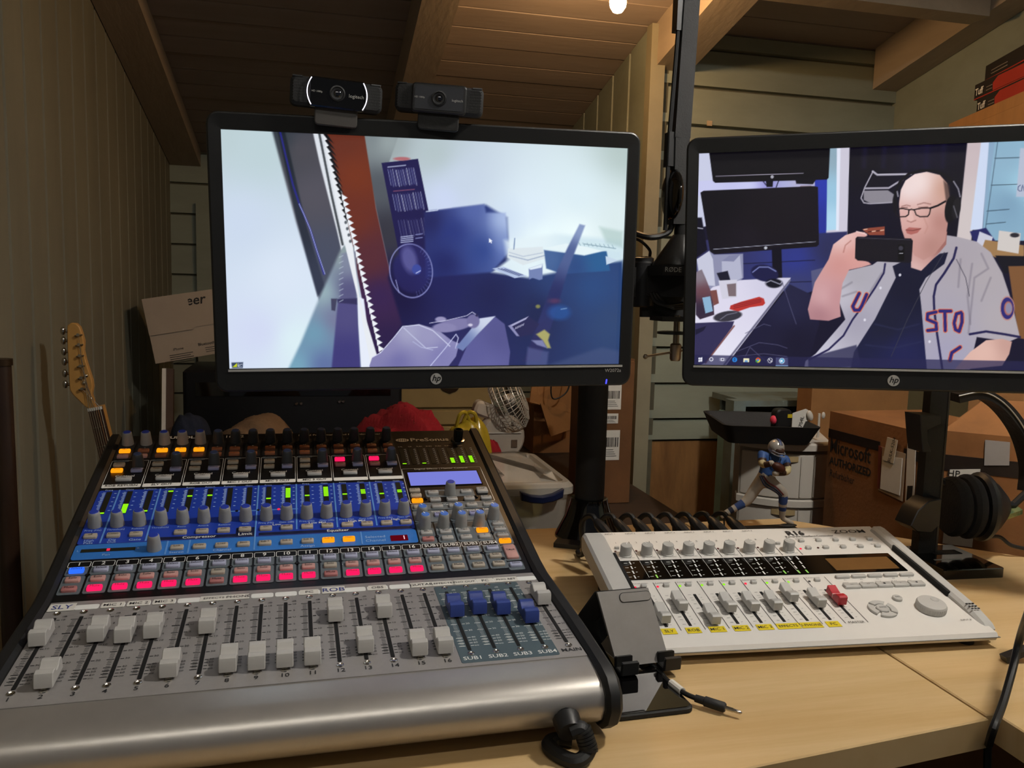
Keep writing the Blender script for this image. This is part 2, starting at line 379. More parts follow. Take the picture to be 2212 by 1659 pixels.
BT = {'beige': mat('button_beige', '#a49a8c', 0.5, noise=(60, 0.04)), 'grey': mat('button_grey', '#9b9a98', 0.5, noise=(60, 0.04)), 'lav': mat('button_lavender', '#8d8fb4', 0.5, noise=(60, 0.04)),
      'pink': mat('button_pink', '#bd8f88', 0.5, noise=(60, 0.04)), 'dpink': mat('button_rose', '#a86c6a', 0.5, noise=(60, 0.04)), 'brown': mat('button_copper', '#94593a', 0.5, noise=(60, 0.04)),
      'sel': mat('button_pale_lilac', '#a3a6bd', 0.5, noise=(60, 0.04)), 'orange': emis('button_lit_orange', '#ff9612', 1.25), 'red': emis('button_lit_red', '#ff1b5c', 1.15), 'blue': emis('button_lit_blue', '#2f6cff', 1.15)}
LEDG = emis('led_green', '#8fe814', 1.1); LEDR = emis('led_red', '#ff2a48', 1.1); LEDOFF = mat('led_window_dark', '#22241c', 0.3, noise=(60, 0.2))
FADW = mat('fader_cap_grey', '#b3b0ab', 0.4, noise=(60, 0.04)); FADB = mat('fader_cap_blue', '#2f3f80', 0.35, noise=(60, 0.06))
SLOT = mat('slot_black', '#050505', 0.8, noise=(60, 0.1))

CONM = T(-0.0034, 0.7473, DZ) @ RZ(R(1.36))
con = thing('mixing_console', 'silver and black digital mixing console with rows of faders and lit buttons', 'mixing console', CONM)
Z0 = 0.0672; AF = 0.0851; AU = R(15.28); PIT = 0.0206
MF = T(0, 0, Z0) @ RX(AF); MU = T(0, 0.0232, Z0+0.00198) @ RX(AU)
HW = 0.2165
def pf(s, h=0): q = MF @ Vector((0, s, h)); return (q.y, q.z)
def pu(s, h=0): q = MU @ Vector((0, s, h)); return (q.y, q.z)
def side(P, x0, x1, g, ch=0.0):   # polygon in (y,z) extruded along x
    return g.prism([(a, b) for a, b in P], x0, x1, Matrix(((0,0,1,0),(1,0,0,0),(0,1,0,0),(0,0,0,1))), ch=ch, chb=ch)
nose = [(-0.146, 0.010), (-0.165, 0.0125), (-0.1755, 0.020), (-0.180, 0.0305), (-0.1785, 0.0405), (-0.171, 0.0485), (-0.159, 0.0522)]
P = nose + [pf(-0.14), pf(0.0225), (0.0232, 0.012)]
obj('front_chassis', side(P, -HW, HW, G()), [SILVF], con)
obj('fader_panel', G().prism(rrect(0, -0.0588, 2*HW-0.001, 0.1622, 0.001), 0.0, 0.0008), SILV, con, MF)
obj('rear_chassis', side([(0.0234, 0.012), pu(0.0), pu(0.337), (pu(0.337)[0]+0.004, 0.03), (pu(0.337)[0]-0.02, 0.012)], -HW, HW, G()), PANEL, con, smooth=False)
ck = [(-0.140, 0.006), (-0.168, 0.008), (-0.181, 0.018), (-0.1865, 0.031), (-0.184, 0.044), (-0.1745, 0.0535), (-0.160, 0.0575), (-0.1395, 0.0600), pf(-0.09, 0.006), pf(0.018, 0.005), pu(0.02, 0.004), pu(0.337, 0.003), (pu(0.337)[0]+0.007, 0.03), (pu(0.337)[0]-0.02, 0.006)]
for s in (-1, 1):
    x0, x1 = (HW, HW+0.0135) if s > 0 else (-HW-0.0135, -HW)
    obj('side_cheek', side(ck, x0, x1, G(), 0.003), RUBBER, con)
for x in (-0.19, 0.19):
    for y in (-0.11, 0.30): obj('foot', G().lathe([(0.011, 0), (0.012, 0.001), (0.010, 0.0125)], 14, T(x, y, 0)), RUBBER, con)
cx_ = lambda k: (k-11)*PIT

def plate(name, P, z0, z1, m, M=MU, lab=None): return obj(name, G().prism(P, z0, z1, ch=min(0.0003, (z1-z0)*0.45)), m, con, M, smooth=False)
# --- upper panel colour fields
XA, XB = -0.2165+0.0005, 0.1115
plate('blue_field', rrect((XA+XB)/2, 0.1455, XB-XA, 0.107, 0.003), 0.0001, 0.0005, PBLUE)
plate('light_blue_field', rrect((XA+XB)/2, 0.0785, XB-XA, 0.0258, 0.003), 0.0001, 0.0005, PLBLUE)
for x, a, b in ((-0.1955, 0.093, 0.199), (-0.1545, 0.093, 0.199), (-0.0515, 0.067, 0.199), (-0.0105, 0.102, 0.199), (0.0310, 0.102, 0.199), (0.0720, 0.102, 0.199), (-0.1335, 0.067, 0.091), (-0.1130, 0.067, 0.091), (0.0540, 0.067, 0.091)):
    plate('divider', rrect(x, (a+b)/2, 0.0016, b-a, 0), 0.0005, 0.0008, PDIV)
plate('divider', rrect(-0.045, 0.1435, 0.072, 0.0016, 0), 0.0005, 0.0008, PDIV)
plate('title_bar', rrect(-0.105, 0.0955, 0.078, 0.0055, 0.001), 0.0005, 0.0008, PNAVY)
plate('title_bar', rrect(0.030, 0.0955, 0.156, 0.0055, 0.001), 0.0005, 0.0008, PNAVY)
plate('title_bar', rrect(-0.0612, 0.101, 0.0185, 0.0175, 0.001), 0.0005, 0.0007, PNAVY)
# --- white outlines
ol = G()
def outline(x0, x1, y0, y1, w=0.0005, z=0.0004, r=0.0015):
    A = rrect((x0+x1)/2, (y0+y1)/2, x1-x0, y1-y0, r); B = inset(A, w); n = len(A)
    ol.add([(a, b, z) for a, b in A]+[(a, b, z) for a, b in B], [(i, (i+1) % n, n+(i+1) % n, n+i) for i in range(n)])
for k in range(1, 21): outline(cx_(k)-0.0097, cx_(k)+0.0097, 0.0530, 0.0620)
for j in range(8):
    a = cx_(1)-0.0103+j*2*PIT; outline(a+0.0008, a+2*PIT-0.0008, 0.2045, 0.2695)
outline(0.1130, 0.2105, 0.1445, 0.2290)
obj('panel_outlines', ol, PRINT_W, con, MU, smooth=False)['kind'] = 'stuff'
for j in range(8):
    a = cx_(1)-0.0103+j*2*PIT
    plate('write_on_strip', rrect(a+PIT, 0.2085, 2*PIT-0.0026, 0.0072, 0.0012), 0.0001, 0.0005, PRINT_W)
    plate('header_tab', rrect(a+0.0105, 0.2685, 0.0165, 0.0042, 0.001), 0.0004, 0.0007, PGREY)
# --- slate backings
pad = {}
def shared(key, fn):
    if key not in pad: pad[key] = fn()
    return pad[key]
for k in range(1, 21):
    me = shared('padA', lambda: mesh(G().prism(rrect(0, 0, 0.0186, 0.0132, 0.002), 0, 0.0005), PGREY, False)); link('button_backing', me, con, MU @ T(cx_(k), 0.0462, 0.0001))
    me = shared('padB', lambda: mesh(G().prism(rrect(0, 0, 0.0186, 0.0282, 0.002), 0, 0.0005), PGREY, False)); link('button_backing', me, con, MU @ T(cx_(k), 0.0246, 0.0001))
for k in range(1, 17): link('button_backing', shared('padC', lambda: mesh(G().prism(rrect(0, 0, 0.0178, 0.046, 0.002), 0, 0.0004), mat('panel_charcoal', '#262729', 0.45, noise=(40, 0.1)), False)), con, MU @ T(cx_(k), 0.2965, 0.0001))
for x0, x1, y0, y1 in ((0.1130, 0.2105, 0.1300, 0.1430), (0.1130, 0.1500, 0.1045, 0.1285), (0.1520, 0.1895, 0.1045, 0.1285), (0.1130, 0.1310, 0.0630, 0.1035), (0.1328, 0.1512, 0.0630, 0.1035), (0.1530, 0.1912, 0.0630, 0.1035), (0.1925, 0.2110, 0.0530, 0.1285), (0.1945, 0.2110, 0.0230, 0.0515), (0.1945, 0.2110, 0.0065, 0.0210), (0.1330, 0.1900, 0.1580, 0.1745)):
    plate('slate_field', rrect((x0+x1)/2, (y0+y1)/2, x1-x0, y1-y0, 0.002), 0.0001, 0.0005, PGREY)
# --- buttons
def bmesh_(kind, w, h, d): return shared(('b', kind, w, h, d), lambda: mesh(G().prism(rrect(0, 0, w, h, 0.0013, 2), 0, d, ch=0.0005), BT[kind], True, 50))
NB = [0]
def button(x, y, kind, w=0.0122, h=0.0072, d=0.0026, M=MU): NB[0] += 1; return link('button', bmesh_(kind, w, h, d), con, M @ T(x, y, 0.0005))
LW, LD, LB = G(), G(), G()    # lettering: white, dark, pale blue
def tw(s, x, y, size=0.0045, g=None, z=0.0009, **k): text(LW if g is None else g, s, MU @ T(x, y, z), size, **k)
ZB = 0.0034
for k in range(1, 17):
    button(cx_(k), 0.2925, 'orange' if k in (1, 3, 4, 5) else 'brown'); button(cx_(k), 0.2785, 'brown' if k not in (1, 2) else 'pink')
    tw('48V', cx_(k), 0.2932, 0.0034, LD, ZB); tw('Y', cx_(k), 0.2790, 0.0034, LD, ZB); tw(str(k), cx_(k), 0.3005, 0.004)
names = ['ROB RETURN', 'SLY OUT', 'ROB OUT', 'MIC 1 OUT', 'MIC 2 OUT', 'MIC 3 OUT', '', '']
for j in range(8):
    xa, xb = cx_(1+2*j), cx_(2+2*j); fx = j >= 6
    button(xa, 0.2570, 'red' if fx else 'beige'); button(xa, 0.2430, 'orange' if j == 0 else ('dpink' if fx else 'beige')); button(xb, 0.2425, 'lav')
    button((xa+xb)/2, 0.2225, 'grey', 0.0165, 0.0078)
    for s, x, y in (('Solo', xa, 0.2576), ('Post', xa, 0.2436), ('Select', xb, 0.2432), ('Mix', (xa+xb)/2, 0.2235)): tw(s, x, y, 0.0036, LD, ZB)
    tw('Output', xb, 0.2485, 0.0045); tw('Control', (xa+xb)/2, 0.2305, 0.0062, bold=0.01); tw(('Aux %d' % (j+1)) if not fx else ('FX A', 'FX B')[j-6], xa, 0.2685, 0.0042, LD, 0.0009)
    if names[j]: tw(names[j], (xa+xb)/2, 0.2085, 0.0055, LD, 0.0009, bold=0.012)
top = [('Freq', 1), ('Gate', 2), ('Release', 3), ('Comp', 4), ('Ratio', 5), ('Attack', 6), ('Release', 7), ('Gain', 8)] + [(('Freq', 'Gain')[i % 2], 9+i) for i in range(8)]
low = ['Freq (Hz)', 'Threshold', 'Release', 'Threshold', 'Ratio', 'Attack', 'Release', 'Gain'] + ['Freq (Hz)', 'Gain (dB)']*4
lit = {1: [0.02], 2: [0.02, 0.08, 0.14, 0.2, 0.26, 0.32, 0.38], 3: [0.05], 4: [0.95], 5: [0.68], 6: [0.68], 9: [0.42], 10: [0.88, 0.81, 0.74, 0.67, 0.6, 0.53, 0.46], 11: [0.5], 12: [0.88, 0.81, 0.74, 0.67, 0.6, 0.53, 0.46], 13: [0.5], 14: [0.68, 0.6, 0.52], 15: [0.46], 16: [0.6, 0.52]}
tk = G()
for (s, k), l in zip(top, low):
    x = cx_(k); tw(s, x, 0.1985, 0.0042, LB); tw(l, x, 0.1165, 0.0040, LB)
    g = G().prism(rrect(x+0.0012, 0.1715, 0.0055, 0.0470), 0.0005, 0.0008)
    mt = obj('level_meter', g, LEDOFF, con, MU, smooth=False)
    if k in lit:
        g = G()
        for q in lit[k]: yy = 0.149+0.045*q; g.box(x-0.0014, x+0.0038, yy-0.0011, yy+0.0011, 0.0008, 0.0011)
        obj('led_segments', g, LEDG, mt, I4, smooth=False)
    for i in range(22):
        yy = 0.149+i*0.0021; ww = 0.0026 if i % 4 else 0.0038; tk.box(x-0.0026-ww, x-0.0026, yy, yy+0.0008, 0.0005, 0.0007)
    for i in range(5): yy = 0.155+i*0.009; tk.box(x+0.0062, x+0.0084, yy, yy+0.001, 0.0005, 0.0007)
obj('scale_marks', tk, PRINT_B, con, MU, smooth=False)['kind'] = 'stuff'
led = [(-0.0718, 'k'), (-0.0500, 'k'), (-0.0290, 'r')]
for x, c in led: obj('indicator_led', G().lathe([(0.0016, 0), (0.0015, 0.0006)], 10), LEDR if c == 'r' else BLACK, con, MU @ T(x, 0.1437, 0.0007))
for k, s in ((1, 'off'), (2, 'Listen'), (3, 'On'), (5, 'On'), (6, 'Auto'), (7, 'Soft'), (8, 'On'), (9, 'On'), (10, 'Shelf'), (11, 'On'), (12, 'Hi Q'), (13, 'On'), (14, 'Hi Q'), (15, 'On'), (16, 'Shelf')):
    button(cx_(k), 0.1048, 'beige'); tw(s, cx_(k), 0.1054, 0.0038, LD, ZB)
for s, x, y, z in (('High', -0.206, 0.0975, 0.0050), ('Pass', -0.206, 0.0935, 0.0050), ('Dig', -0.1853, 0.0975, 0.0050), ('Out', -0.1853, 0.0935, 0.0050), ('Gate', -0.1645, 0.0960, 0.0058), ('L', -0.2120, 0.0800, 0.0042), ('R', -0.1590, 0.0800, 0.0042), ('Pan', -0.186, 0.0715, 0.0050), ('Stereo', -0.1233, 0.0695, 0.0050), ('Channel', -0.0815, 0.0695, 0.0052), ('Assign', 0.0000, 0.0690, 0.0055), ('Selected', 0.0680, 0.0795, 0.0062), ('Channel', 0.0680, 0.0725, 0.0062)): tw(s, x, y, z, LB)
for s, x, y, z in (('Compressor', -0.105, 0.0955, 0.0062), ('Equalizer', 0.031, 0.0955, 0.0062), ('Limit', -0.0612, 0.0968, 0.0068), ('Low', -0.0305, 0.1125, 0.0050), ('Low Mid', 0.0105, 0.1125, 0.0050), ('High Mid', 0.0515, 0.1125, 0.0050), ('High', 0.0925, 0.1125, 0.0050)): tw(s, x, y, z, bold=0.01)
for k, s, c in ((5, 'Link', 'beige'), (6, 'Copy', 'beige'), (7, 'Load', 'beige'), (8, 'Save', 'beige'), (9, 'Sub 1', 'beige'), (10, 'Sub 2', 'beige'), (11, 'Sub 3', 'beige'), (12, 'Sub 4', 'orange'), (13, 'Main', 'orange')):
    button(cx_(k), 0.0768, c); tw(s, cx_(k), 0.0775, 0.0038, LD, ZB)
pm = obj('pan_meter', G().prism(rrect(-0.1855, 0.0800, 0.0480, 0.0052), 0.0005, 0.0009), LEDOFF, con, MU, smooth=False)
obj('led_segments', G().box(-0.1869, -0.1841, 0.0782, 0.0818, 0.0009, 0.0012), LEDR, pm)
wn = obj('channel_display', G().prism(rrect(0.0925, 0.0750, 0.0178, 0.0100, 0.0005), 0.0005, 0.0012), emis('display_dark_red', '#5c0512', 1.0), con, MU, smooth=False)
obj('digit', G().box(0.0970, 0.0980, 0.0718, 0.0782, 0.0012, 0.0015), emis('digit_glow', '#ffd0d8', 1.0), wn)
# channel strip buttons
for k in range(1, 21):
    nm = str(k) if k <= 16 else 'SUB%d' % (k-16); tw(nm, cx_(k), 0.0573, 0.0075 if k <= 16 else 0.0068, bold=0.012)
    button(cx_(k), 0.0462, 'blue' if k == 1 else 'sel', 0.0125); button(cx_(k), 0.0315, 'beige' if k > 16 or k in (7, 12) else 'pink', 0.0125)
    button(cx_(k), 0.0172, 'red' if k <= 16 and k not in (1, 7, 12) else ('dpink' if k <= 16 else 'beige'), 0.0125)
    for s, y in (('Select', 0.0470), ('Solo', 0.0323), ('Mute', 0.0180)): tw(s, cx_(k), y, 0.0040, LD, ZB)
for i in range(10):
    if i < 7: obj('screw', G().lathe([(0.0022, 0), (0.0022, 0.0008), (0.0012, 0.0012)], 10), GLOSS, con, MU @ T((-0.1955, -0.1340, -0.0720, -0.0105, 0.0515, 0.1133, 0.1733)[i], 0.0392, 0.0004))
# right hand section
XS = (0.1215, 0.1420, 0.1612, 0.1812, 0.2015)
text(LW, 'PreSonus', MU @ T(0.1590, 0.3085, 0.0006), 0.0135, bold=0.02)
lg = G().flat(circ(0.1235, 0.3085, 0.0085, 20, 0.0052), 0.0006)
obj('maker_emblem', lg, PRINT_W, con, MU, smooth=False)
ww = G()
for i in range(5): ww.prism([(0.1175+i*0.0026, 0.3050), (0.1183+i*0.0026, 0.3050), (0.1193+i*0.0026, 0.3118), (0.1185+i*0.0026, 0.3118)], 0.0006, 0.0008)
obj('emblem_stripes', ww, PANEL, con, MU, smooth=False)
text(LW, 'STUDIOLIVE', MU @ T(-0.145, 0.3290, 0.0006), 0.0095, bold=0.03); text(LW, '16.4.2', MU @ T(-0.085, 0.3290, 0.0006), 0.0095)
text(LW, 'Digital Performance and Recording Mixer', MU @ T(0.045, 0.3290, 0.0006), 0.0062)
tw('Digital Effects | Master Control', 0.1610, 0.2265, 0.0052)
for i, s in enumerate(('LVL', 'GR', 'SUB1', 'SUB2', 'SUB3', 'SUB4', 'Main')): tw(s, 0.1185+i*0.0122+(0.004 if i == 6 else 0), 0.2885, 0.0036)
tk = G()
for i in range(8):
    x = 0.1185+i*0.01215; mt = obj('level_meter', G().prism(rrect(x, 0.2620, 0.0052, 0.0430), 0.0001, 0.0005), LEDOFF, con, MU, smooth=False)
    n = (1, 0, 1, 0, 0, 6, 8, 8)[i]
    if n:
        g = G()
        for q in range(n): g.box(x-0.0024, x+0.0024, 0.2415+q*0.0023, 0.2430+q*0.0023, 0.0005, 0.0008)
        obj('led_segments', g, LEDG, mt, I4, smooth=False)
    tk.box(x+0.0060, x+0.0062, 0.2410, 0.2835, 0.0001, 0.0004)
    for q in range(9): tk.box(x+0.0038, x+0.0056, 0.2415+q*0.0050, 0.2421+q*0.0050, 0.0001, 0.0004)
obj('scale_marks', tk, PRINT_W, con, MU, smooth=False)['kind'] = 'stuff'
lf = obj('display_window', G().prism(rrect(0.1610, 0.2020, 0.0880, 0.0360, 0.0008), 0.0002, 0.0010), GLOSS, con, MU, smooth=False)
obj('display_screen', G().prism(rrect(0.1610, 0.2015, 0.0845, 0.0325), 0.0010, 0.0012), emis('lcd_violet', '#7a7fd8', 1.0), lf, smooth=False)
for x, y, k, s in ((0.1215, 0.1730, 'beige', 'Dig In'), (0.1215, 0.1612, 'beige', 'FireW'), (0.1215, 0.1494, 'orange', 'FX'), (0.1420, 0.1500, 'grey', 'Scene'), (0.1612, 0.1500, 'grey', 'System'), (0.1812, 0.1498, 'grey', 'Store'), (0.2010, 0.1500, 'grey', 'Recall'), (0.1420, 0.1665, 'grey', 'Prev'), (0.1805, 0.1662, 'grey', 'Next'),
                   (0.1215, 0.1352, 'beige', 'In'), (0.1420, 0.1352, 'grey', 'Output'), (0.1612, 0.1352, 'grey', 'GR'), (0.1812, 0.1352, 'grey', 'Aux'), (0.2005, 0.1352, 'grey', 'Fader'), (0.1420, 0.1170, 'lav', 'Select'), (0.1812, 0.1170, 'lav', 'Select'),
                   (0.1218, 0.0812, 'grey', 'PFL'), (0.1218, 0.0690, 'dpink', 'SIP'), (0.1422, 0.0815, 'grey', 'Tape'), (0.1422, 0.0690, 'grey', 'Y'), (0.1620, 0.0815, 'grey', 'Tape'), (0.1620, 0.0690, 'grey', 'Solo'), (0.1820, 0.0812, 'orange', 'Main'), (0.1820, 0.0690, 'grey', 'Y'),
                   (0.2018, 0.0930, 'grey', 'AUX 1/2'), (0.2018, 0.0818, 'grey', 'AUX 3/4'), (0.2018, 0.0700, 'grey', 'AUX 5/6'), (0.2018, 0.0582, 'orange', 'Main'), (0.2025, 0.0140, 'sel', 'Select')):
    button(x, y, k, 0.0125, 0.0068); tw(s, x, y+0.0007, 0.0035, LD, ZB)
button(0.2000, 0.1680, 'grey', 0.0130, 0.0115); tw('TAP', 0.2000, 0.1695, 0.0038, LD, ZB); button(0.2027, 0.0370, 'pink', 0.0125, 0.0240); tw('TALK', 0.2027, 0.0385, 0.0040, LD, ZB)
for s, x, y in (('Meters', 0.1560, 0.1400), ('Input A', 0.1405, 0.1248), ('Input B', 0.1800, 0.1248), ('Talk', 0.1955, 0.1260), ('CUE', 0.1215, 0.0875), ('2 Track In', 0.1420, 0.0875), ('Phones', 0.1612, 0.0875), ('Monitor', 0.1812, 0.0875), ('Mic', 0.2015, 0.0985)): tw(s, x, y, 0.0044)
for x, y in ((0.1318, 0.1545), (0.1905, 0.1545), (0.1320, 0.0740), (0.1920, 0.0760), (0.1925, 0.0270)): obj('screw', G().lathe([(0.0022, 0), (0.0022, 0.0008), (0.0012, 0.0012)], 10), GLOSS, con, MU @ T(x, y, 0.0004))
sk = obj('lamp_socket', G().lathe([(0.0075, 0), (0.0075, 0.002), (0.0062, 0.0022), (0.0062, 0.0150), (0.0050, 0.0160), (0.0045, 0.0160), (0.0045, 0.004)], 18), BLACK, con, MU @ T(0.1965, 0.3060, 0.0))
obj('socket_ring', G().lathe([(0.0092, 0), (0.0092, 0.0016), (0.0072, 0.0022)], 18), CHROME, sk)
# knobs
def knobmesh(body, n=22):
    g = G(); v = []
    prof = [(0.0068, 0.0), (0.0066, 0.0030), (0.0056, 0.0125), (0.0052, 0.0150), (0.0046, 0.0157)]
    for i in range(n): pass
    g.lathe(prof, n, cap0=False)
    for i in range(11): a = 2*PI*i/11; g.prism([(-0.0003, -0.0003), (0.0003, -0.0003), (0.0003, 0.0003), (-0.0003, 0.0003)], 0, 0.0128, T(0.0061*math.cos(a), 0.0061*math.sin(a), 0) @ RZ(a) @ RY(-0.085))
    return mesh(g, body)
KMG, KMD = knobmesh(KNOB), knobmesh(KNOBD)
cap = {c: mesh(G().lathe([(0.0044, 0), (0.0040, 0.0005)], 18, T(0, 0, 0.0157)), m) for c, m in (('b', CAPB), ('l', CAPL), ('d', mat('knob_cap_slate', '#3c4c78', 0.4, noise=(60, 0.1))))}
ptr = mesh(G().box(-0.0004, 0.0004, 0.001, 0.0043, 0.0162, 0.0165), PRINT_W, False)
def knob(x, y, body, c, line=None):
    k = link('knob', body, con, MU @ T(x, y, 0.0006)); link('knob_cap', cap[c], k)
    if line is not None: link('pointer', ptr, k, RZ(line))
for k in range(1, 17):
    knob(cx_(k), 0.3135, KMD if k > 5 else KMG, 'd' if k > 5 else 'b'); knob(cx_(k), 0.1262, KMG, 'b')
for j in range(8): knob(cx_(2+2*j), 0.2545, KMD, 'd')
knob(cx_(4), 0.0777, KMG, 'b'); knob(0.1612, 0.1640, KMG, 'b')
for x, y in ((0.1212, 0.1120), (0.1605, 0.1120), (0.2002, 0.1075), (0.1218, 0.0945), (0.1420, 0.0945), (0.1612, 0.0945), (0.1812, 0.0945)): knob(x, y, KMG, 'l', 0.4)
obj('panel_lettering', LW, PRINT_W, con, smooth=False)['kind'] = 'stuff'; obj('dark_lettering', LD, PRINT_D, con, smooth=False)['kind'] = 'stuff'; obj('blue_lettering', LB, PRINT_B, con, smooth=False)['kind'] = 'stuff'
# --- fader section
plate('subgroup_field', rrect(0.1540, -0.0660, 0.0810, 0.1390, 0.002), 0.0008, 0.0011, PTEAL, MF)
LW, LD = G(), G(); tkw, tkd = G(), G()
fpos = {1: -40, 2: -104, 3: -40, 4: -45, 5: -41, 6: -104, 7: -40, 8: -104, 9: -104, 10: -104, 11: -104, 12: -36, 13: -92, 14: -36, 15: -104, 16: -104, 17: -44, 18: -42, 19: -46, 20: -65, 21: -33}
strip = {1: None, 2: '', 3: 'MIC 1', 4: 'MIC 2', 5: 'MIC 3', 6: '', 7: 'EFFECTS', 8: 'PHONE', 9: '', 10: '', 11: 'PC', 12: None, 13: '', 14: 'OBS', 15: '', 16: 'GUITAR', 17: 'EFFECTS', 18: 'PHO OUT', 19: 'PC', 20: 'PHO RET', 21: ''}
capm = {}
def capmesh(m):
    g = G(); W = 0.0128
    P = [(-0.0150, 0.0), (-0.0140, 0.0085), (-0.0128, 0.0112), (-0.0095, 0.0122), (-0.0062, 0.0116), (-0.0040, 0.0092), (0.0, 0.0078), (0.0040, 0.0092), (0.0062, 0.0116), (0.0095, 0.0122), (0.0128, 0.0112), (0.0140, 0.0085), (0.0150, 0.0)]
    side([(a*0.92, b*0.90+0.0022) for a, b in P], -W/2, W/2, g, 0.0006); return mesh(g, m, True, 30)
CW, CB = capmesh(FADW), capmesh(FADB)
stem = mesh(G().box(-0.0012, 0.0012, -0.005, 0.005, -0.001, 0.004), BLACK, False)
ring = mesh(G().lathe([(0.0030, 0), (0.0028, 0.0007), (0.0020, 0.0009), (0.0014, 0.0002)], 14), CHROME)
slotm = mesh(G().prism(rrect(0, 0, 0.0030, 0.1090, 0.0008), 0, 0.0004), SLOT, False)
for k in range(1, 22):
    x = cx_(k); sub = 17 <= k <= 20; zt = 0.0012 if sub else 0.0009
    link('fader_slot', slotm, con, MF @ T(x, -0.0625, 0.0009)); 
    for s in (0, -0.122): link('fader_screw', ring, con, MF @ T(x, s, 0.0009))
    f = link('fader', CB if sub else CW, con, MF @ T(x, max(-0.1085, fpos[k]/1000.0-0.005), 0.0010)); link('fader_stem', stem, f)
    tg = tkw if sub else tkd; tl = LW if sub else LD
    for y, s, b in ((-0.0060, 'dB', 0), (-0.0120, '10', 1), (-0.0240, '5', 1), (-0.0365, 'U', 2), (-0.0490, '5', 1), (-0.0600, '10', 1), (-0.0725, '20', 1), (-0.0845, '30', 1), (-0.0965, '40', 1), (-0.1010, '50', 1), (-0.1055, '60', 1), (-0.1100, 'oo', 1)):
        if b: tg.box(x-0.0075-(0.001 if b == 2 else 0), x-0.0022, y-0.0003*b, y+0.0003*b, zt, zt+0.0002); tg.box(x+0.0022, x+0.0048, y-0.0003*b, y+0.0003*b, zt, zt+0.0002)
        text(tl, s, MF @ T(x+0.0072, y, zt+0.0002), 0.0036)
    for i in range(40):
        yy = -0.012-i*0.0025; tg.box(x-0.0062, x-0.0030, yy-0.0001, yy+0.0001, zt, zt+0.0002)
    text(tl, str(k) if k <= 16 else ('SUB%d' % (k-16) if sub else 'MAIN'), MF @ T(x, -0.1295, zt+0.0002), 0.0072, bold=0.01)
    plate('write_on_strip', rrect(x, 0.0098, 0.0192, 0.0086, 0.002), 0.0008, 0.0012, PRINT_W, MF)
    if strip[k]:
        w = 0.0042*len(strip[k])*0.62+0.005; plate('name_label', rrect(x, 0.0100, max(w, 0.0165), 0.0098, 0.0003), 0.0012, 0.0014, PAPER, MF)
        text(LD, strip[k], MF @ T(x, 0.0098, 0.0016), 0.0062 if len(strip[k]) < 7 else 0.0048, bold=0.004)
HAND = mat('marker_blue', '#27357e', 0.6, noise=(40, 0.1)); g = G()
for k, s in ((1, 'SLY'), (12, 'ROB')):
    plate('name_label', rrect(cx_(k)+0.001, 0.0112, 0.0208, 0.0135, 0.0003), 0.0012, 0.0015, PAPER, MF); text(g, s, MF @ T(cx_(k)+0.001, 0.0108, 0.0017), 0.0105, bold=0.004)
obj('handwriting', g, HAND, con, smooth=False)['kind'] = 'stuff'
obj('white_scale', tkw, PRINT_W, con, MF, smooth=False)['kind'] = 'stuff'; obj('dark_scale', tkd, PRINT_D, con, MF, smooth=False)['kind'] = 'stuff'
obj('white_lettering', LW, PRINT_W, con, smooth=False)['kind'] = 'stuff'; obj('dark_lettering', LD, PRINT_D, con, smooth=False)['kind'] = 'stuff'
obj('cable_jack', G().lathe([(0.0085, 0), (0.0085, 0.003), (0.006, 0.004)], 16, RX(PI/2)), BLACK, con, T(0.185, -0.1770, 0.0270))
# headphone cable plugged in the console's front
cab = thing('headphone_cable', 'black coiled cable plugged into the front of the console', 'cable', T(0, 0, 0))
j0 = CONM @ Vector((0.185, -0.1805, 0.0275))
d1 = Vector((0.02, -0.9, -0.35)).normalized(); p1 = j0+d1*0.013
g = G(); g.tube([j0, j0+d1*0.004, p1], [0.0105, 0.0105, 0.0095], 14); obj('plug', g, BLACK, cab)
pts = spline([p1, aZ(1255, 1575, 0.765), aZ(1266, 1600, 0.757), aZ(1270, 1625, 0.749), aZ(1245, 1645, 0.745), aZ(1205, 1630, 0.745), aZ(1185, 1610, 0.745), aZ(1200, 1598, 0.7445), aZ(1235, 1600, 0.744)], 8)
g = G(); g.tube(pts, [0.0062 if i < 24 else 0.0058 for i in range(len(pts))], 10); sl_ = obj('cable', g, RUBBER, cab)
g = G()
for i in range(10, 24, 2): q = pts[i]; dd = (pts[i+1]-pts[i-1]).normalized(); g.tube([q-dd*0.0010, q+dd*0.0010], 0.0072, 12)
obj('strain_relief', g, RUBBER, cab)

# ------------------------------------------------------------------ white digital recorder
WHB = mat('recorder_white', '#d8d4cd', 0.42, noise=(20, 0.03)); GRB = mat('recorder_grey', '#b5b3ae', 0.45, noise=(30, 0.05)); GRK = mat('recorder_knob', '#aeaca7', 0.5, noise=(40, 0.05))
YTAPE = mat('yellow_label', '#d6bf14', 0.6, noise=(30, 0.06)); REDC = mat('fader_cap_red', '#a81824', 0.35, noise=(40, 0.08))
RM = T(0.4891, 0.6953, DZ) @ RZ(R(-3.77)); RS = 0.1991
rec = thing('digital_recorder', 'white eight channel recorder with yellow name labels and one red fader', 'recorder', RM)
MR = T(0, 0, 0.0179) @ RX(RS)
def pr(s, h=0): q = MR @ Vector((0, s, h)); return (q.y, q.z)
body = [(0.004, 0.004), (-0.008, 0.008), (-0.011, 0.0125), (-0.0085, 0.0165), pr(0.004), pr(0.221), (pr(0.221)[0]+0.006, 0.052), (pr(0.221)[0]+0.002, 0.036), (0.05, 0.009)]
obj('body', side(body, -0.188, 0.188, G(), 0.002), WHB, rec)
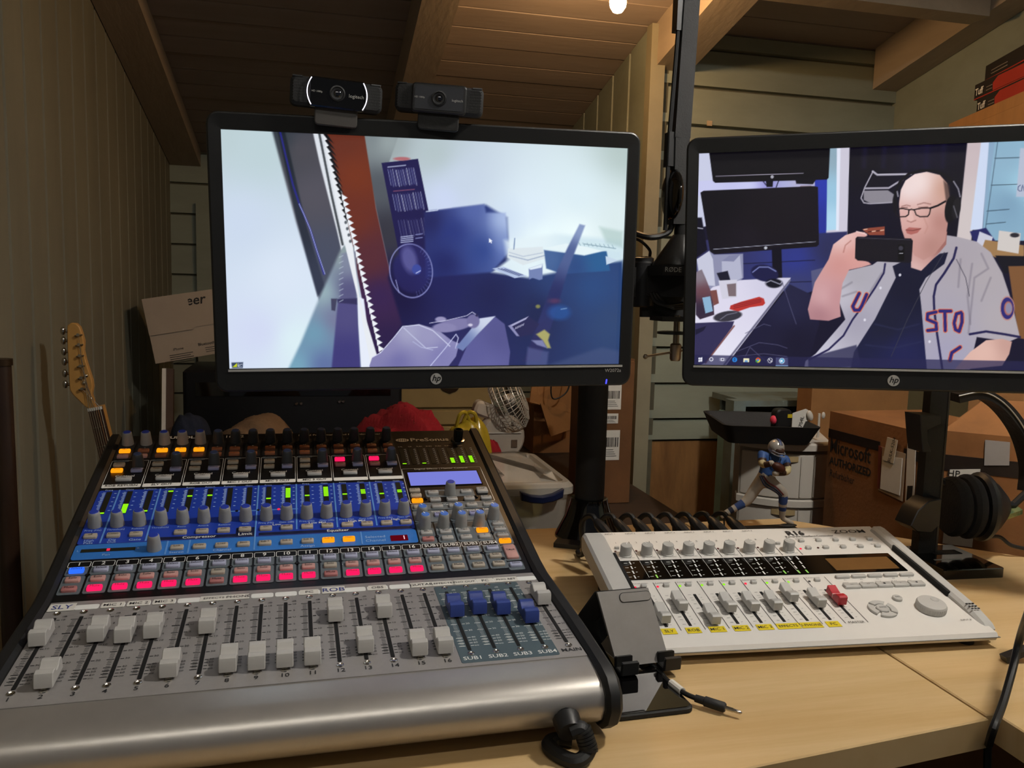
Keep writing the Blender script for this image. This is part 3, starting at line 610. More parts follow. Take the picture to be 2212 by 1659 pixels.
for fx in (-0.165, 0.165):
    obj('foot', G().lathe([(0.010, 0), (0.011, 0.001), (0.009, 0.036)], 14, T(fx, 0.19, 0)), RUBBER, rec); obj('foot', G().lathe([(0.008, 0), (0.008, 0.0045)], 14, T(fx, 0.008, 0)), RUBBER, rec)
obj('body_seam', side([(-0.0116, 0.0118), (-0.0118, 0.0124), (-0.0112, 0.0126), (0.0, 0.0124), (0.0, 0.0118)], -0.1884, 0.1884, G()), mat('seam_grey', '#6d6a66', 0.7, noise=(30, 0.1)), rec)
for s in (-1, 1):
    P = [(0.003, 0.006), (0.0, 0.016), pr(0.006, 0.002), pr(0.03, 0.006), pr(0.200, 0.008), pr(0.2085, 0.0065), pr(0.213, 0.0), pr(0.205, -0.016), (0.05, 0.010)]
    x0, x1 = (0.1790, 0.1945) if s > 0 else (-0.1945, -0.1690)
    rl = obj('side_rail', side(P, x0, x1, G(), 0.003), GRB, rec)
    obj('grip_slot', G().prism(rrect(0.1795 if s > 0 else -0.1685, 0.110, 0.0035, 0.104, 0.0015), 0.0, 0.0062), SLOT, rec, MR)
hm = mesh(G().prism(rrect(0, 0, 0.0028, 0.0014, 0.0005, 2), 0, 0.0005), SLOT, False)
for i in range(3):
    for j in range(3): link('microphone_hole', hm, rec, MR @ T(0.1815+i*0.0036, 0.024+j*0.0046, 0.0068) @ RX(0.1))
xk = lambda k: -0.153+0.025*(k-1)
def rplate(name, P, z0, z1, m): return obj(name, G().prism(P, z0, z1, ch=min(0.0003, (z1-z0)*0.45)), m, rec, MR, smooth=False)
LR = G(); LN = G()
def tr(s, x, y, size, z=0.0008, g=None, **k): text(LR if g is None else g, s, MR @ T(x, y, z), size, **k)
# knobs
kb = mesh(G().lathe([(0.0076, 0), (0.0074, 0.001), (0.0066, 0.0015), (0.0066, 0.0115), (0.0061, 0.0125)], 24), GRK)
kl_ = mesh(G().box(-0.0004, 0.0004, 0.0005, 0.0055, 0.0125, 0.0128), PRINT_W, False)
sepm = mesh(G().box(-0.0002, 0.0002, -0.0205, 0.0205, 0.0004, 0.0006), PRINT_D, False)
swm = mesh(G().prism(rrect(0, 0, 0.006, 0.003, 0.0014), 0, 0.003, ch=0.0005), GRB)
ledd = {c: mesh(G().lathe([(0.0014, 0), (0.0013, 0.0008)], 10), m) for c, m in (('off', mat('led_off_red', '#4a2020', 0.4, noise=(60, 0.1))), ('g', LEDG), ('r', LEDR), ('k', mat('led_off_grey', '#4a4a48', 0.4, noise=(60, 0.1))))}
for k in range(1, 10):
    a = (-0.3, 0.3, 1.2, -1.2, 1.2, 1.2, -1.2, 0.6, 0.6)[k-1]; q = link('level_knob', kb, rec, MR @ T(xk(k), 0.1670, 0.0002)); link('pointer', kl_, q, RZ(a))
    link('divider', sepm, rec, MR @ T(xk(k)+0.0127, 0.1760, 0)); link('clip_led', ledd['off'], rec, MR @ T(xk(k)-0.0098, 0.1745, 0.0002)) if k < 9 else None
    if k in (1, 5, 7, 9): link('slide_switch', swm, rec, MR @ T(xk(k)-0.006 if k in (1, 9) else xk(k)+0.005, 0.1815, 0.0002))
    if k < 9: tr(str(k), xk(k)-0.004, 0.1935, 0.0042); tr('INPUT %d' % k, xk(k)-0.005, 0.2155, 0.0036)
    tr('MIN', xk(k)-0.006, 0.1590, 0.0024); tr('MAX', xk(k)+0.006, 0.1590, 0.0024)
# black window with meters and display
rplate('meter_window', rrect(0.0015, 0.1325, 0.3320, 0.0405, 0.001), 0.0002, 0.0009, GLOSS)
tk = G(); gr = G()
for k in range(1, 9):
    for j in range(4):
        x = xk(k)-0.0012*j-0.0005; yy = 0.1470-j*0.0098
        (gr if (k, j) in ((2, 3), (8, 3)) else tk).box(x-0.0008, x+0.0008, yy-0.0032, yy+0.0032, 0.0009, 0.0011)
        tk.box(x-0.0075, x-0.0035, yy-0.0003, yy+0.0003, 0.0009, 0.0011); tk.box(x+0.0030, x+0.0050, yy-0.0003, yy+0.0003, 0.0009, 0.0011)
    tk.box(xk(k)+0.0115, xk(k)+0.0118, 0.1155, 0.1505, 0.0009, 0.0011)
for j in range(4):
    x = xk(9)+0.0015-0.0012*j; yy = 0.1470-j*0.0098; (gr if j == 3 else tk).box(x-0.0008, x+0.0008, yy-0.0032, yy+0.0032, 0.0009, 0.0011); x -= 0.010; (gr if j == 3 else tk).box(x-0.0008, x+0.0008, yy-0.0032, yy+0.0032, 0.0009, 0.0011)
obj('meter_marks', tk, PRINT_W, rec, MR, smooth=False)['kind'] = 'stuff'; obj('green_meter_marks', gr, emis('led_green_soft', '#a8e86a', 0.8), rec, MR, smooth=False)['kind'] = 'stuff'
rplate('display_screen', rrect(0.1205, 0.1305, 0.0790, 0.0265, 0.001), 0.0009, 0.0013, mat('lcd_amber_grey', '#6b4c2a', 0.25, noise=(8, 0.15)))
# small keys
def key(name, x, y, w, h, d=0.0028, m=GRB): return link(name, shared(('k', w, h, d), lambda: mesh(G().prism(rrect(0, 0, w, h, 0.0008, 2), 0, d, ch=0.0005), m, True, 50)), rec, MR @ T(x, y, 0.0003))
for i in range(5):
    key('button', 0.0740+i*0.0226, 0.1870, 0.0068, 0.0048); key('button', 0.0740+i*0.0226, 0.1695, 0.0068, 0.0048)
    tr(('PAN/EQ', 'TRACK', 'EFFECT', 'USB', 'TEMPO')[i], 0.0740+i*0.0226, 0.1925, 0.0026); tr(('1-8', '9-16', 'SWAP', 'INVERT', 'BOUNCE')[i], 0.0740+i*0.0226, 0.1750, 0.0026)
    key('soft_key', 0.0800+i*0.0197, 0.1030, 0.0168, 0.0046); tr('F%d' % (i+1), 0.0800+i*0.0197, 0.0970, 0.0030)
    key('transport_key', 0.0800+i*0.0196, 0.0840, 0.0180, 0.0085); tr(('REW', 'FF', 'STOP', 'PLAY', 'REC')[i], 0.0775+i*0.0196, 0.0915, 0.0032); tr(('<<', '>>', '■', '>', '●')[i], 0.0800+i*0.0196, 0.0840, 0.0034, 0.0034)
link('clip_led', ledd['r'], rec, MR @ T(0.0640, 0.1690, 0.0002)); link('clip_led', ledd['off'], rec, MR @ T(0.0870, 0.1700, 0.0002))
rl_ = ['r', 'r', 'g', 'g', 'g', 'r', 'g', 'g', 'k']
for k in range(1, 10):
    key('record_key', xk(k), 0.0988, 0.0062, 0.0048); link('track_led', ledd[rl_[k-1]], rec, MR @ T(xk(k)-0.0098, 0.0975, 0.0002)); tr('PLAY/MUTE/REC', xk(k)-0.002, 0.1043, 0.0024)
    rplate('fader_slot', rrect(xk(k), 0.0530, 0.0032, 0.0560, 0.0006), 0.0002, 0.0005, SLOT)
    obj('divider', G().box(-0.0002, 0.0002, -0.044, 0.044, 0.0004, 0.0006), PRINT_D, rec, MR @ T(xk(k)+0.0127, 0.0620, 0), smooth=False)
    for i, y in enumerate((0.080, 0.074, 0.070, 0.063, 0.055, 0.047, 0.041, 0.036, 0.028)):
        LR.add([(xk(k)-0.0075, y-0.0002, 0.0004), (xk(k)-0.0040, y-0.0002, 0.0004), (xk(k)-0.0040, y+0.0002, 0.0004), (xk(k)-0.0075, y+0.0002, 0.0004)], [(0, 1, 2, 3)], MR); LR.add([(xk(k)+0.0042, y-0.0002, 0.0004), (xk(k)+0.0062, y-0.0002, 0.0004), (xk(k)+0.0062, y+0.0002, 0.0004), (xk(k)+0.0042, y+0.0002, 0.0004)], [(0, 1, 2, 3)], MR)
def rcap(m):
    P = [(-0.0125, 0.0), (-0.0125, 0.0085), (-0.0105, 0.0098), (-0.0040, 0.0085), (0.0, 0.0055), (0.0040, 0.0062), (0.0125, 0.0085), (0.0135, 0.0)]
    g = G(); side([(a, b+0.002) for a, b in P], -0.0050, 0.0050, g, 0.0006); return mesh(g, m, True, 30)
RC, RR = rcap(GRB), rcap(REDC)
cl = mesh(G().box(-0.0051, 0.0051, -0.0004, 0.0004, 0.0035, 0.0079), PRINT_W, False)
for k, y in zip(range(1, 10), (0.040, 0.0600, 0.0345, 0.0540, 0.0540, 0.0540, 0.0680, 0.0560, 0.0590)):
    f = link('fader', RC if k < 9 else RR, rec, MR @ T(xk(k), y, 0.0008))
    if k == 9: link('fader_line', cl, f)
for k, s in zip(range(1, 9), ('SLY', 'ROB', 'MIC 1', 'MIC 2', 'MIC 3', 'EFFECTS', 'I-PHONE', 'PC')):
    w = {'EFFECTS': 0.0250, 'I-PHONE': 0.0230, 'ROB': 0.0150, 'PC': 0.0145, 'SLY': 0.0150}.get(s, 0.0170); x = xk(k)+(0.0 if s != 'PC' else -0.001)
    rplate('name_label', rrect(x, 0.0175, w, 0.0095), 0.0003, 0.0005, YTAPE); tr(s, x, 0.0172, 0.0062 if len(s) < 6 else 0.0056, 0.0007, bold=0.004)
tr('MASTER', 0.047, 0.0185, 0.0050); tr('INPUT 8', 0.168, 0.0140, 0.0034); tr('R16', 0.0760, 0.2065, 0.0145, bold=0.03); tr('Recorder:Interface:Controller', 0.0910, 0.1985, 0.0052, bold=0.012); tr('ZOOM', 0.1490, 0.2075, 0.0115, bold=0.004, sx=1.25)
# cursor ring, exit key, jog wheel
for i in range(4):
    P = []
    for a in range(7): t = R(i*90+7+a*76/6-45); P.append((0.0148*math.cos(t), 0.0148*math.sin(t)))
    for a in range(6, -1, -1): t = R(i*90+7+a*76/6-45); P.append((0.0082*math.cos(t), 0.0082*math.sin(t)))
    obj('cursor_key', G().prism(P, 0.0003, 0.0026, ch=0.0004), GRB, rec, MR @ T(0.0885, 0.0385, 0))
obj('enter_key', G().lathe([(0.0068, 0), (0.0068, 0.0022), (0.0060, 0.0030)], 20), GRB, rec, MR @ T(0.0885, 0.0385, 0.0003)); tr('ENTER', 0.0885, 0.0385, 0.0028, 0.0036)
obj('exit_key', G().lathe([(0.0052, 0), (0.0052, 0.0022), (0.0045, 0.0028)], 18), GRB, rec, MR @ T(0.1175, 0.0570, 0.0003)); tr('EXIT', 0.1175, 0.0570, 0.0028, 0.0034)
jg = G(); jg.lathe([(0.0150, 0), (0.0150, 0.0060), (0.0140, 0.0078), (0.0120, 0.0082), (0.004, 0.0080), (0.0005, 0.0079)], 36)
for i in range(36): a = 2*PI*i/36; jg.box(0.0148, 0.0153, -0.0004, 0.0004, 0.0005, 0.0060, RZ(a))
jw = obj('jog_wheel', jg, GRB, rec, MR @ T(0.1430, 0.0365, 0.0003)); obj('finger_dimple', G().lathe([(0.0045, 0), (0.0040, 0.0004), (0.0030, 0.0001), (0.0002, -0.0001)], 18, T(0.0065, 0.0050, 0.0081)), GRK, jw)
obj('lettering', LR, PRINT_D, rec, smooth=False)['kind'] = 'stuff'
# input cables along its back
plugm = mesh(G().lathe([(0.0050, -0.002), (0.0056, 0.0), (0.0056, 0.006)], 12), emis('x', '#9fb010', 0.0) if False else mat('plug_ring_lime', '#a8c020', 0.5, noise=(40, 0.1)))
for k in range(8):
    b = RM @ Vector((xk(k+1)+0.0, pr(0.221)[0]+0.0095, 0.052)); t = thing('audio_plug', 'black cable plug on the back of the recorder, %s from the left' % ('first', 'second', 'third', 'fourth', 'fifth', 'sixth', 'seventh', 'eighth')[k], 'plug', T(*b), 'input cables on the back of the recorder')
    d = Vector((-0.006, 0.026, 0.010)); e = Vector((0, 0, 0))
    g = G(); g.tube([e, e+d*0.1], 0.0062, 12); obj('lime_ring', g, MATS['plug_ring_lime'], t)
    g = G(); g.tube([e+d*0.1, e+d*0.5, e+d, e+d*1.25], [0.0068, 0.0074, 0.0064, 0.0040], 10); obj('shell', g, BLACK, t)
    q = e+d*1.2; g = G(); g.tube(spline([q, q+Vector((-0.003, 0.008, 0.005)), q+Vector((-0.008, 0.018, 0.001)), q+Vector((-0.011, 0.025, -0.012)), Vector((-0.012, 0.062, -0.036)), Vector((-0.010, 0.085, -0.0478)), Vector((-0.008, 0.098+0.003*(k % 3), -0.0478))], 6), 0.0034, 8); obj('cable', g, RUBBER, t)

# ------------------------------------------------------------------ screen pictures, painted point by point
def srgb2lin(a): a = a/255.0; return np.where(a <= 0.04045, a/12.92, ((a+0.055)/1.055)**2.4)
def hx(c): 
    if isinstance(c, str): c = c.lstrip('#'); return np.array([int(c[i:i+2], 16) for i in (0, 2, 4)], float)
    return np.array(c, float)
class Canvas:
    def __init__(s, X, Y): s.X = X; s.Y = Y; s.C = np.zeros((len(X), 3))
    def col(s, c, m):
        if isinstance(c, (list, tuple)) and c and isinstance(c[0], (list, tuple)):     # gradient stops ((x,y),hex) blended by inverse distance
            w = 0; a = 0
            for (p, h) in c:
                k = 1.0/((s.X[m]-p[0])**2+(s.Y[m]-p[1])**2+300.0)**1.15; a = a+k[:, None]*hx(h); w = w+k
            return a/w[:, None]
        return hx(c)
    def put(s, m, al, c):
        a = al[:, None]; s.C[m] = s.C[m]*(1-a)+s.col(c, m)*a
    def near(s, P, pad):
        P = np.array(P, float); return np.nonzero((s.X > P[:, 0].min()-pad) & (s.X < P[:, 0].max()+pad) & (s.Y > P[:, 1].min()-pad) & (s.Y < P[:, 1].max()+pad))[0]
    def poly(s, P, c, soft=1.0, al=1.0):
        m = s.near(P, soft*2)
        if not len(m): return
        x, y = s.X[m], s.Y[m]; ins = np.zeros(len(m), bool); d = np.full(len(m), 1e9); n = len(P)
        for i in range(n):
            (x0, y0), (x1, y1) = P[i], P[(i+1) % n]
            with np.errstate(divide='ignore', invalid='ignore'):
                cr = ((y0 > y) != (y1 > y)) & (x < (x1-x0)*(y-y0)/((y1-y0) or 1e-9)+x0)
            ins ^= cr; L = (x1-x0)**2+(y1-y0)**2 or 1e-9
            t = np.clip(((x-x0)*(x1-x0)+(y-y0)*(y1-y0))/L, 0, 1); d = np.minimum(d, np.hypot(x-x0-t*(x1-x0), y-y0-t*(y1-y0)))
        sd = np.where(ins, d, -d); a = np.clip(0.5+sd/(2*soft), 0, 1); s.put(m, a*a*(3-2*a)*al, c)
    def line(s, P, w, c, soft=0.8, al=1.0):
        m = s.near(P, w+soft*2)
        if not len(m): return
        x, y = s.X[m], s.Y[m]; d = np.full(len(m), 1e9)
        for i in range(len(P)-1):
            (x0, y0), (x1, y1) = P[i], P[i+1]; L = (x1-x0)**2+(y1-y0)**2 or 1e-9
            t = np.clip(((x-x0)*(x1-x0)+(y-y0)*(y1-y0))/L, 0, 1); d = np.minimum(d, np.hypot(x-x0-t*(x1-x0), y-y0-t*(y1-y0)))
        a = np.clip(0.5+(w/2-d)/(2*soft), 0, 1); s.put(m, a*al, c)
    def ell(s, cx, cy, rx, ry, c, soft=1.0, al=1.0, rot=0.0, ring=0.0):
        m = s.near([(cx-max(rx, ry), cy-max(rx, ry)), (cx+max(rx, ry), cy+max(rx, ry))], soft*2+ring)
        if not len(m): return
        a = R(rot); X, Y = s.X[m]-cx, s.Y[m]-cy; u = X*math.cos(a)+Y*math.sin(a); v = -X*math.sin(a)+Y*math.cos(a)
        q = (np.hypot(u/rx, v/ry)-1)*min(rx, ry); d = ring/2-np.abs(q) if ring else -q
        s.put(m, np.clip(0.5+d/(2*soft), 0, 1)*al, c)
def px_of(P):
    Q = P-CAM; z = Q @ FW; return CX+FPX*(Q @ RT)/z, CY-FPX*(Q @ UP)/z
SW, SH = 0.4428, 0.2491
def screen_mesh(M, paint, nu=600, nv=338):
    u = np.linspace(-SW/2, SW/2, nu+1); v = np.linspace(-SH/2, SH/2, nv+1); U, V = np.meshgrid(u, v); L = np.stack([U.ravel(), np.zeros(U.size), V.ravel()], 1)
    Mn = np.array(M); Wd = L @ Mn[:3, :3].T+Mn[:3, 3]; X, Y = px_of(Wd)
    cv = Canvas(X, Y); paint(cv); C = srgb2lin(np.clip(cv.C, 0, 255))
    me = bpy.data.meshes.new('screen'); n = L.shape[0]; me.vertices.add(n); me.vertices.foreach_set('co', L.astype(np.float32).ravel())
    i, j = np.meshgrid(np.arange(nu), np.arange(nv)); b = (j*(nu+1)+i).ravel(); F = np.stack([b, b+1, b+nu+2, b+nu+1], 1).astype(np.int32)
    me.loops.add(F.size); me.loops.foreach_set('vertex_index', F.ravel()); me.polygons.add(len(F)); me.polygons.foreach_set('loop_start', np.arange(0, F.size, 4, dtype=np.int32))
    me.update(calc_edges=True)
    at = me.color_attributes.new('picture', 'FLOAT_COLOR', 'POINT'); at.data.foreach_set('color', np.concatenate([C, np.ones((n, 1))], 1).astype(np.float32).ravel())
    me.materials.append(SCRM); return me
SCRM = bpy.data.materials.new('screen_picture'); SCRM.use_nodes = True; SCRM.cycles.emission_sampling = 'NONE'; nt = SCRM.node_tree; b_ = nt.nodes['Principled BSDF']
ca = nt.nodes.new('ShaderNodeVertexColor'); ca.layer_name = 'picture'; b_.inputs['Base Color'].default_value = (0.01, 0.01, 0.01, 1); b_.inputs['Roughness'].default_value = 0.35; b_.inputs['Specular IOR Level'].default_value = 0.2
nt.links.new(ca.outputs['Color'], b_.inputs['Emission Color']); b_.inputs['Emission Strength'].default_value = 1.0

def paint1(c):
    c.poly([(460, 260), (1400, 260), (1400, 820), (460, 820)], [((840, 310), '#9aa6a8'), ((940, 330), '#b4c4c8'), ((1000, 390), '#c8d6e8'), ((960, 430), '#ccd8f4'), ((1150, 460), '#dcecfa'), ((1250, 420), '#dceef6'), ((1345, 330), '#b6c8c6'), ((1340, 480), '#dcecee'), ((1180, 510), '#ecfcff'), ((1240, 510), '#f0feff')], 1)
    c.poly([(460, 260), (600, 270), (640, 420), (700, 640), (640, 820), (460, 820)], [((480, 290), '#bccfd4'), ((570, 320), '#bed2d8'), ((520, 480), '#ccdaee'), ((620, 600), '#dae6f6'), ((560, 720), '#d2daf4'), ((640, 740), '#dcf0f6')], 4)
    c.poly([(584, 268), (690, 268), (742, 540), (715, 610), (690, 650), (640, 480)], [((610, 300), '#343c46'), ((650, 320), '#4c4a52'), ((680, 420), '#53515c'), ((690, 560), '#484e62')], 4)
    c.poly([(596, 268), (612, 268), (660, 480), (702, 620), (686, 640), (640, 470)], [((610, 310), '#1e252e'), ((660, 480), '#2a303e'), ((690, 600), '#343a4e')], 3)
    c.line([(604, 280), (618, 340), (633, 400), (648, 445), (656, 462), (670, 495), (684, 540), (700, 592)], 3.0, '#28289a', 1.8); c.line([(646, 440), (656, 462), (670, 495), (684, 540), (702, 592)], 1.4, '#aab4e8', 0.7)
    c.poly([(781, 280), (862, 290), (840, 352), (870, 560), (960, 800), (868, 700), (845, 600), (812, 450)], [((800, 300), '#7c868a'), ((840, 305), '#98a4a6'), ((820, 400), '#50565e'), ((835, 500), '#34343f'), ((850, 600), '#1c183e'), ((880, 700), '#1a1644')], 2)
    c.poly([(696, 262), (784, 270), (812, 450), (845, 600), (872, 705), (815, 800), (790, 690), (740, 420)], [((740, 300), '#642c1e'), ((770, 380), '#74321c'), ((760, 470), '#6a2e22'), ((800, 560), '#562a34'), ((820, 640), '#362150'), ((840, 740), '#2a1c48')], 1.5)
    c.poly([(838, 600), (850, 560), (880, 540), (918, 458), (1050, 443), (1096, 470), (1100, 560), (1062, 588), (1140, 600), (1345, 562), (1360, 820), (800, 820), (868, 700)], [((870, 640), '#17123e'), ((960, 600), '#1f2058'), ((1010, 500), '#283c84'), ((1060, 640), '#1d2150'), ((1160, 680), '#1f2750'), ((1280, 620), '#2a4a80'), ((1320, 700), '#2f4672'), ((1000, 760), '#2c2a60'), ((1200, 600), '#2a4074')], 5)
    c.poly([(824, 352), (903, 343), (950, 575), (868, 580)], '#1e1a4c', 1)
    for (a, b, n) in (((838, 366), (898, 362), 24), ((848, 420), (914, 414), 24), ((860, 476), (922, 470), 20)):
        for i in range(n):
            x = a[0]+(b[0]-a[0])*i/n; y = a[1]+(b[1]-a[1])*i/n; L = 34+((i*7) % 5); v = ((i*53) % 9)
            c.line([(x, y+((i*3) % 6)), (x+8*L/40, y+L)], 1.5, ('#8088b4', '#3a3a70', '#c0c6e0', '#565a90', '#2a2a60', '#9aa0c4', '#484880', '#6a70a0', '#30306a')[v], 0.7, 0.85 if a[1] < 450 else 0.45)
    c.line([(838, 361), (876, 357)], 2.5, '#9aa0c0', 0.8); c.line([(850, 413), (895, 409)], 2, '#a05a70', 0.8, 0.7); c.ell(868, 343, 18, 4, '#b06a70', 1)
    for i in range(4): c.line([(866, 512+i*4), (892, 509+i*4)], 2, '#a8aed4', 0.7); 
    for i in range(2): c.line([(898, 507+i*8), (912, 505+i*8)], 2, '#7a80b4', 0.7)
    c.poly([(916, 458), (1046, 441), (1050, 459), (1092, 460), (1100, 545), (1062, 588), (920, 600)], [((930, 480), '#1f2258'), ((980, 500), '#26347a'), ((1020, 455), '#5466a8'), ((1086, 470), '#9cb0de'), ((1094, 530), '#6c82c0'), ((1040, 540), '#2c4288'), ((960, 570), '#1e2460')], 4)
    c.ell(1095, 480, 26, 40, '#c4d6f2', 22, 0.45)
    c.line([(921, 457), (945, 454), (946, 451), (975, 447)], 2, '#cdd8f0', 1)
    c.poly([(1090, 520), (1200, 505), (1345, 520), (1345, 562), (1180, 575), (1096, 560)], [((1120, 530), '#e4f2f8'), ((1300, 545), '#c8e0ec')], 8, 0.8)
    c.poly([(1098, 537), (1172, 533), (1178, 558), (1130, 573), (1096, 556)], '#dce6ec', 2); c.line([(1100, 552), (1140, 562), (1176, 552)], 2, '#9aaac4', 1); c.line([(1100, 545), (1130, 554), (1172, 546)], 1.6, '#b0bed2', 1)
    c.poly([(1175, 540), (1262, 552), (1310, 541), (1318, 585), (1215, 592), (1180, 580)], [((1190, 560), '#4a689c'), ((1290, 565), '#2a5f94'), ((1240, 575), '#2c4880')], 2); c.poly([(1176, 536), (1222, 526), (1310, 540), (1262, 551)], '#e6f4f8', 1.5)
    c.poly([(1240, 525), (1290, 520), (1345, 535), (1345, 545), (1300, 542)], '#d0e6ee', 2); c.line([(1262, 527), (1330, 537)], 1.5, '#7a98a8', 0.8)
    for i in range(9): c.line([(1250+i*9, 524+i*0.6), (1254+i*9, 530+i*0.8)], 1.2, '#86a4b4', 0.6)
    c.poly([(1295, 490), (1345, 500), (1345, 535), (1310, 525)], '#a8c4c0', 6, 0.6)
    c.poly([(1308, 553), (1335, 562), (1310, 572)], '#c6d8ea', 1)
    c.poly([(1252, 484), (1264, 487), (1228, 580), (1196, 690), (1165, 780), (1132, 780), (1175, 660), (1205, 580), (1226, 535)], [((1255, 500), '#8ea0c8'), ((1235, 545), '#4c5e92'), ((1200, 640), '#252c60'), ((1150, 760), '#2c2c5c')], 2.5)
    c.poly([(1063, 580), (1088, 576), (1138, 596), (1112, 601)], '#b4c4e4', 1)
    for i in range(3): c.line([(1076+i*7, 580+i*0.2), (1122+i*4, 596-i)], 1.2, '#3a4478', 0.6)
    c.poly([(1142, 580), (1172, 570), (1172, 603), (1165, 605), (1150, 600), (1143, 604)], '#7484b4', 1.5); c.poly([(1142, 580), (1172, 570), (1170, 578), (1146, 583)], '#e0ecf8', 1)
    c.line([(1110, 538), (1112, 515)], 2, '#6a82ac', 1)
    c.ell(888, 585, 46, 58, '#8c90c8', 0.9, 0.9, -8, 2.2); c.ell(890, 580, 40, 52, '#2e2c70', 3, 0.45); c.ell(884, 560, 16, 30, '#6a6aa8', 5, 0.7, -15); c.ell(900, 582, 10, 11, '#3c4a9c', 1.2); c.line([(899, 590), (908, 585)], 2, '#b8c0ec', 0.8); c.line([(855, 605), (862, 632)], 1.5, '#a0a4d8', 0.8)
    for i in range(16): a = R(-60+i*9); c.line([(890+44*math.cos(a), 585+56*math.sin(a)), (890+36*math.cos(a), 585+46*math.sin(a))], 0.8, '#7a80bc', 0.6, 0.6)
    c.poly([(740, 530), (768, 532), (772, 640), (780, 820), (612, 820), (650, 740), (688, 648)], [((740, 545), '#8e9ea2'), ((700, 630), '#9cb6bc'), ((680, 720), '#6f9cb4'), ((725, 690), '#76789a'), ((640, 790), '#78a8be'), ((700, 790), '#5e6ea2'), ((750, 620), '#5c5c82')], 5)
    c.poly([(738, 548), (768, 540), (770, 650), (734, 648)], [((750, 570), '#8088a0'), ((755, 630), '#54527e')], 4, 0.9); c.poly([(730, 650), (772, 656), (780, 820), (714, 820)], [((750, 680), '#504c80'), ((745, 770), '#3e3a78')], 3)
    c.poly([(715, 645), (728, 645), (724, 672), (716, 670)], '#42425e', 1.5); c.poly([(728, 646), (772, 644), (772, 658), (730, 654)], '#35325c', 2)
    for i in range(9): c.line([(733, 556+i*12), (741, 552+i*12)], 1.5, '#b8c4d4', 0.8, 0.8)
    c.poly([(772, 640), (786, 646), (808, 820), (782, 820), (774, 700)], '#e6ecfa', 1.5)
    c.poly([(672, 268), (692, 268), (746, 526), (737, 540), (728, 500), (690, 350)], '#dde2ea', 2); c.line([(687, 275), (716, 420), (740, 528)], 5, '#454a50', 1.2)
    c.poly([(692, 268), (700, 268), (762, 530), (776, 640), (818, 780), (800, 785), (772, 640), (744, 525)], '#e8ecf2', 1.2)
    for i in range(36):
        y = 290+i*13.6
        x = 697+(y-285)*0.245 if y < 530 else 757+(y-530)*0.24
        if y < 470: c.poly([(x, y), (x+6, y-3), (x+15+8*max(0, (470-y)/180), y+20), (x+8, y+10)], '#101016', 0.9)
        elif y < 530: c.ell(x+2, y, 3, 3.5, '#5a6068', 1)
        if y > 420: c.poly([(x+6, y-7), (x+19, y+1), (x+8, y+8)], '#eef2f8', 0.7)
    c.poly([(798, 790), (804, 772), (822, 762), (850, 730), (868, 706), (905, 700), (945, 712), (975, 735), (992, 742), (985, 770), (962, 800), (800, 800)], [((840, 750), '#8c88b4'), ((880, 720), '#a8a8c8'), ((930, 730), '#9c9ac0'), ((860, 780), '#6c6aa4'), ((950, 765), '#7c7ab0')], 1.2)
    c.line([(804, 772), (822, 762), (850, 730), (870, 705), (905, 702), (935, 714), (958, 735), (972, 748)], 1.6, '#d8dcf4', 0.7); c.line([(872, 708), (890, 725), (920, 752), (945, 750)], 1.6, '#c8cce8', 0.7); c.line([(892, 738), (910, 750), (935, 756)], 1.4, '#b8bce0', 0.7); c.line([(930, 790), (962, 752), (985, 722), (990, 730), (984, 752)], 1.8, '#c4c8ec', 0.8)
    c.poly([(985, 800), (1010, 745), (1034, 688), (1068, 683), (1090, 700), (1102, 760), (1098, 800)], [((1020, 760), '#5c5c98'), ((1080, 730), '#54548c'), ((1050, 790), '#62629c')], 1.5); c.poly([(1036, 688), (1070, 683), (1032, 722), (1000, 758), (985, 750)], [((1050, 690), '#d0d8ec'), ((1000, 740), '#6c7cb0')], 1.5)
    c.ell(982, 702, 42, 13, '#7e7aa8', 1.5, 1, -10); c.ell(1022, 694, 14, 15, '#74709e', 1.5); c.ell(960, 708, 26, 10, '#8884b0', 1.5); c.ell(952, 690, 12, 6, '#9894bc', 1.2); c.line([(928, 698), (965, 692), (1008, 682), (1020, 674), (1032, 682)], 1.4, '#cccce8', 0.7); c.ell(1016, 702, 5, 3, '#d0cce4', 1); c.ell(1030, 681, 3, 3, '#2a2850', 1)
    c.poly([(1098, 704), (1142, 683), (1165, 700), (1150, 722), (1122, 728)], '#2a2a54', 1.5); c.poly([(1098, 704), (1142, 683), (1136, 690), (1104, 706)], '#a8a8cc', 1); c.poly([(1098, 704), (1104, 702), (1122, 726), (1116, 726)], '#8c8cb8', 1)
    for i in range(6): c.line([(1113+i*3.4, 711-i*1.6), (1114.4+i*3.4, 707-i*1.6)], 1.5, '#b4b4d0', 0.5)
    c.poly([(1158, 722), (1176, 712), (1188, 722), (1184, 735), (1190, 752), (1182, 752), (1172, 735)], '#a8a468', 2.5); c.poly([(1148, 735), (1172, 735), (1182, 752), (1160, 745)], '#7c80ac', 2); c.ell(1208, 675, 24, 16, '#2a58a0', 5, 0.7); c.ell(1198, 650, 12, 5, '#6a3a5c', 3, 0.6); c.ell(1162, 662, 5, 4, '#8a8a50', 1.5, 0.9); c.line([(1212, 668), (1224, 666)], 2, '#7898c4', 1)
    c.poly([(1180, 790), (1300, 750), (1345, 760), (1345, 800), (1180, 810)], '#4c5880', 6, 0.5); c.poly([(1140, 750), (1185, 760), (1180, 800), (1135, 800)], '#5c6496', 4, 0.6)
    c.poly([(1056, 514), (1056, 525), (1059, 522.5), (1061, 526), (1062.6, 525), (1061, 521.6), (1064.5, 521.5)], '#f0f4ff', 0.5)
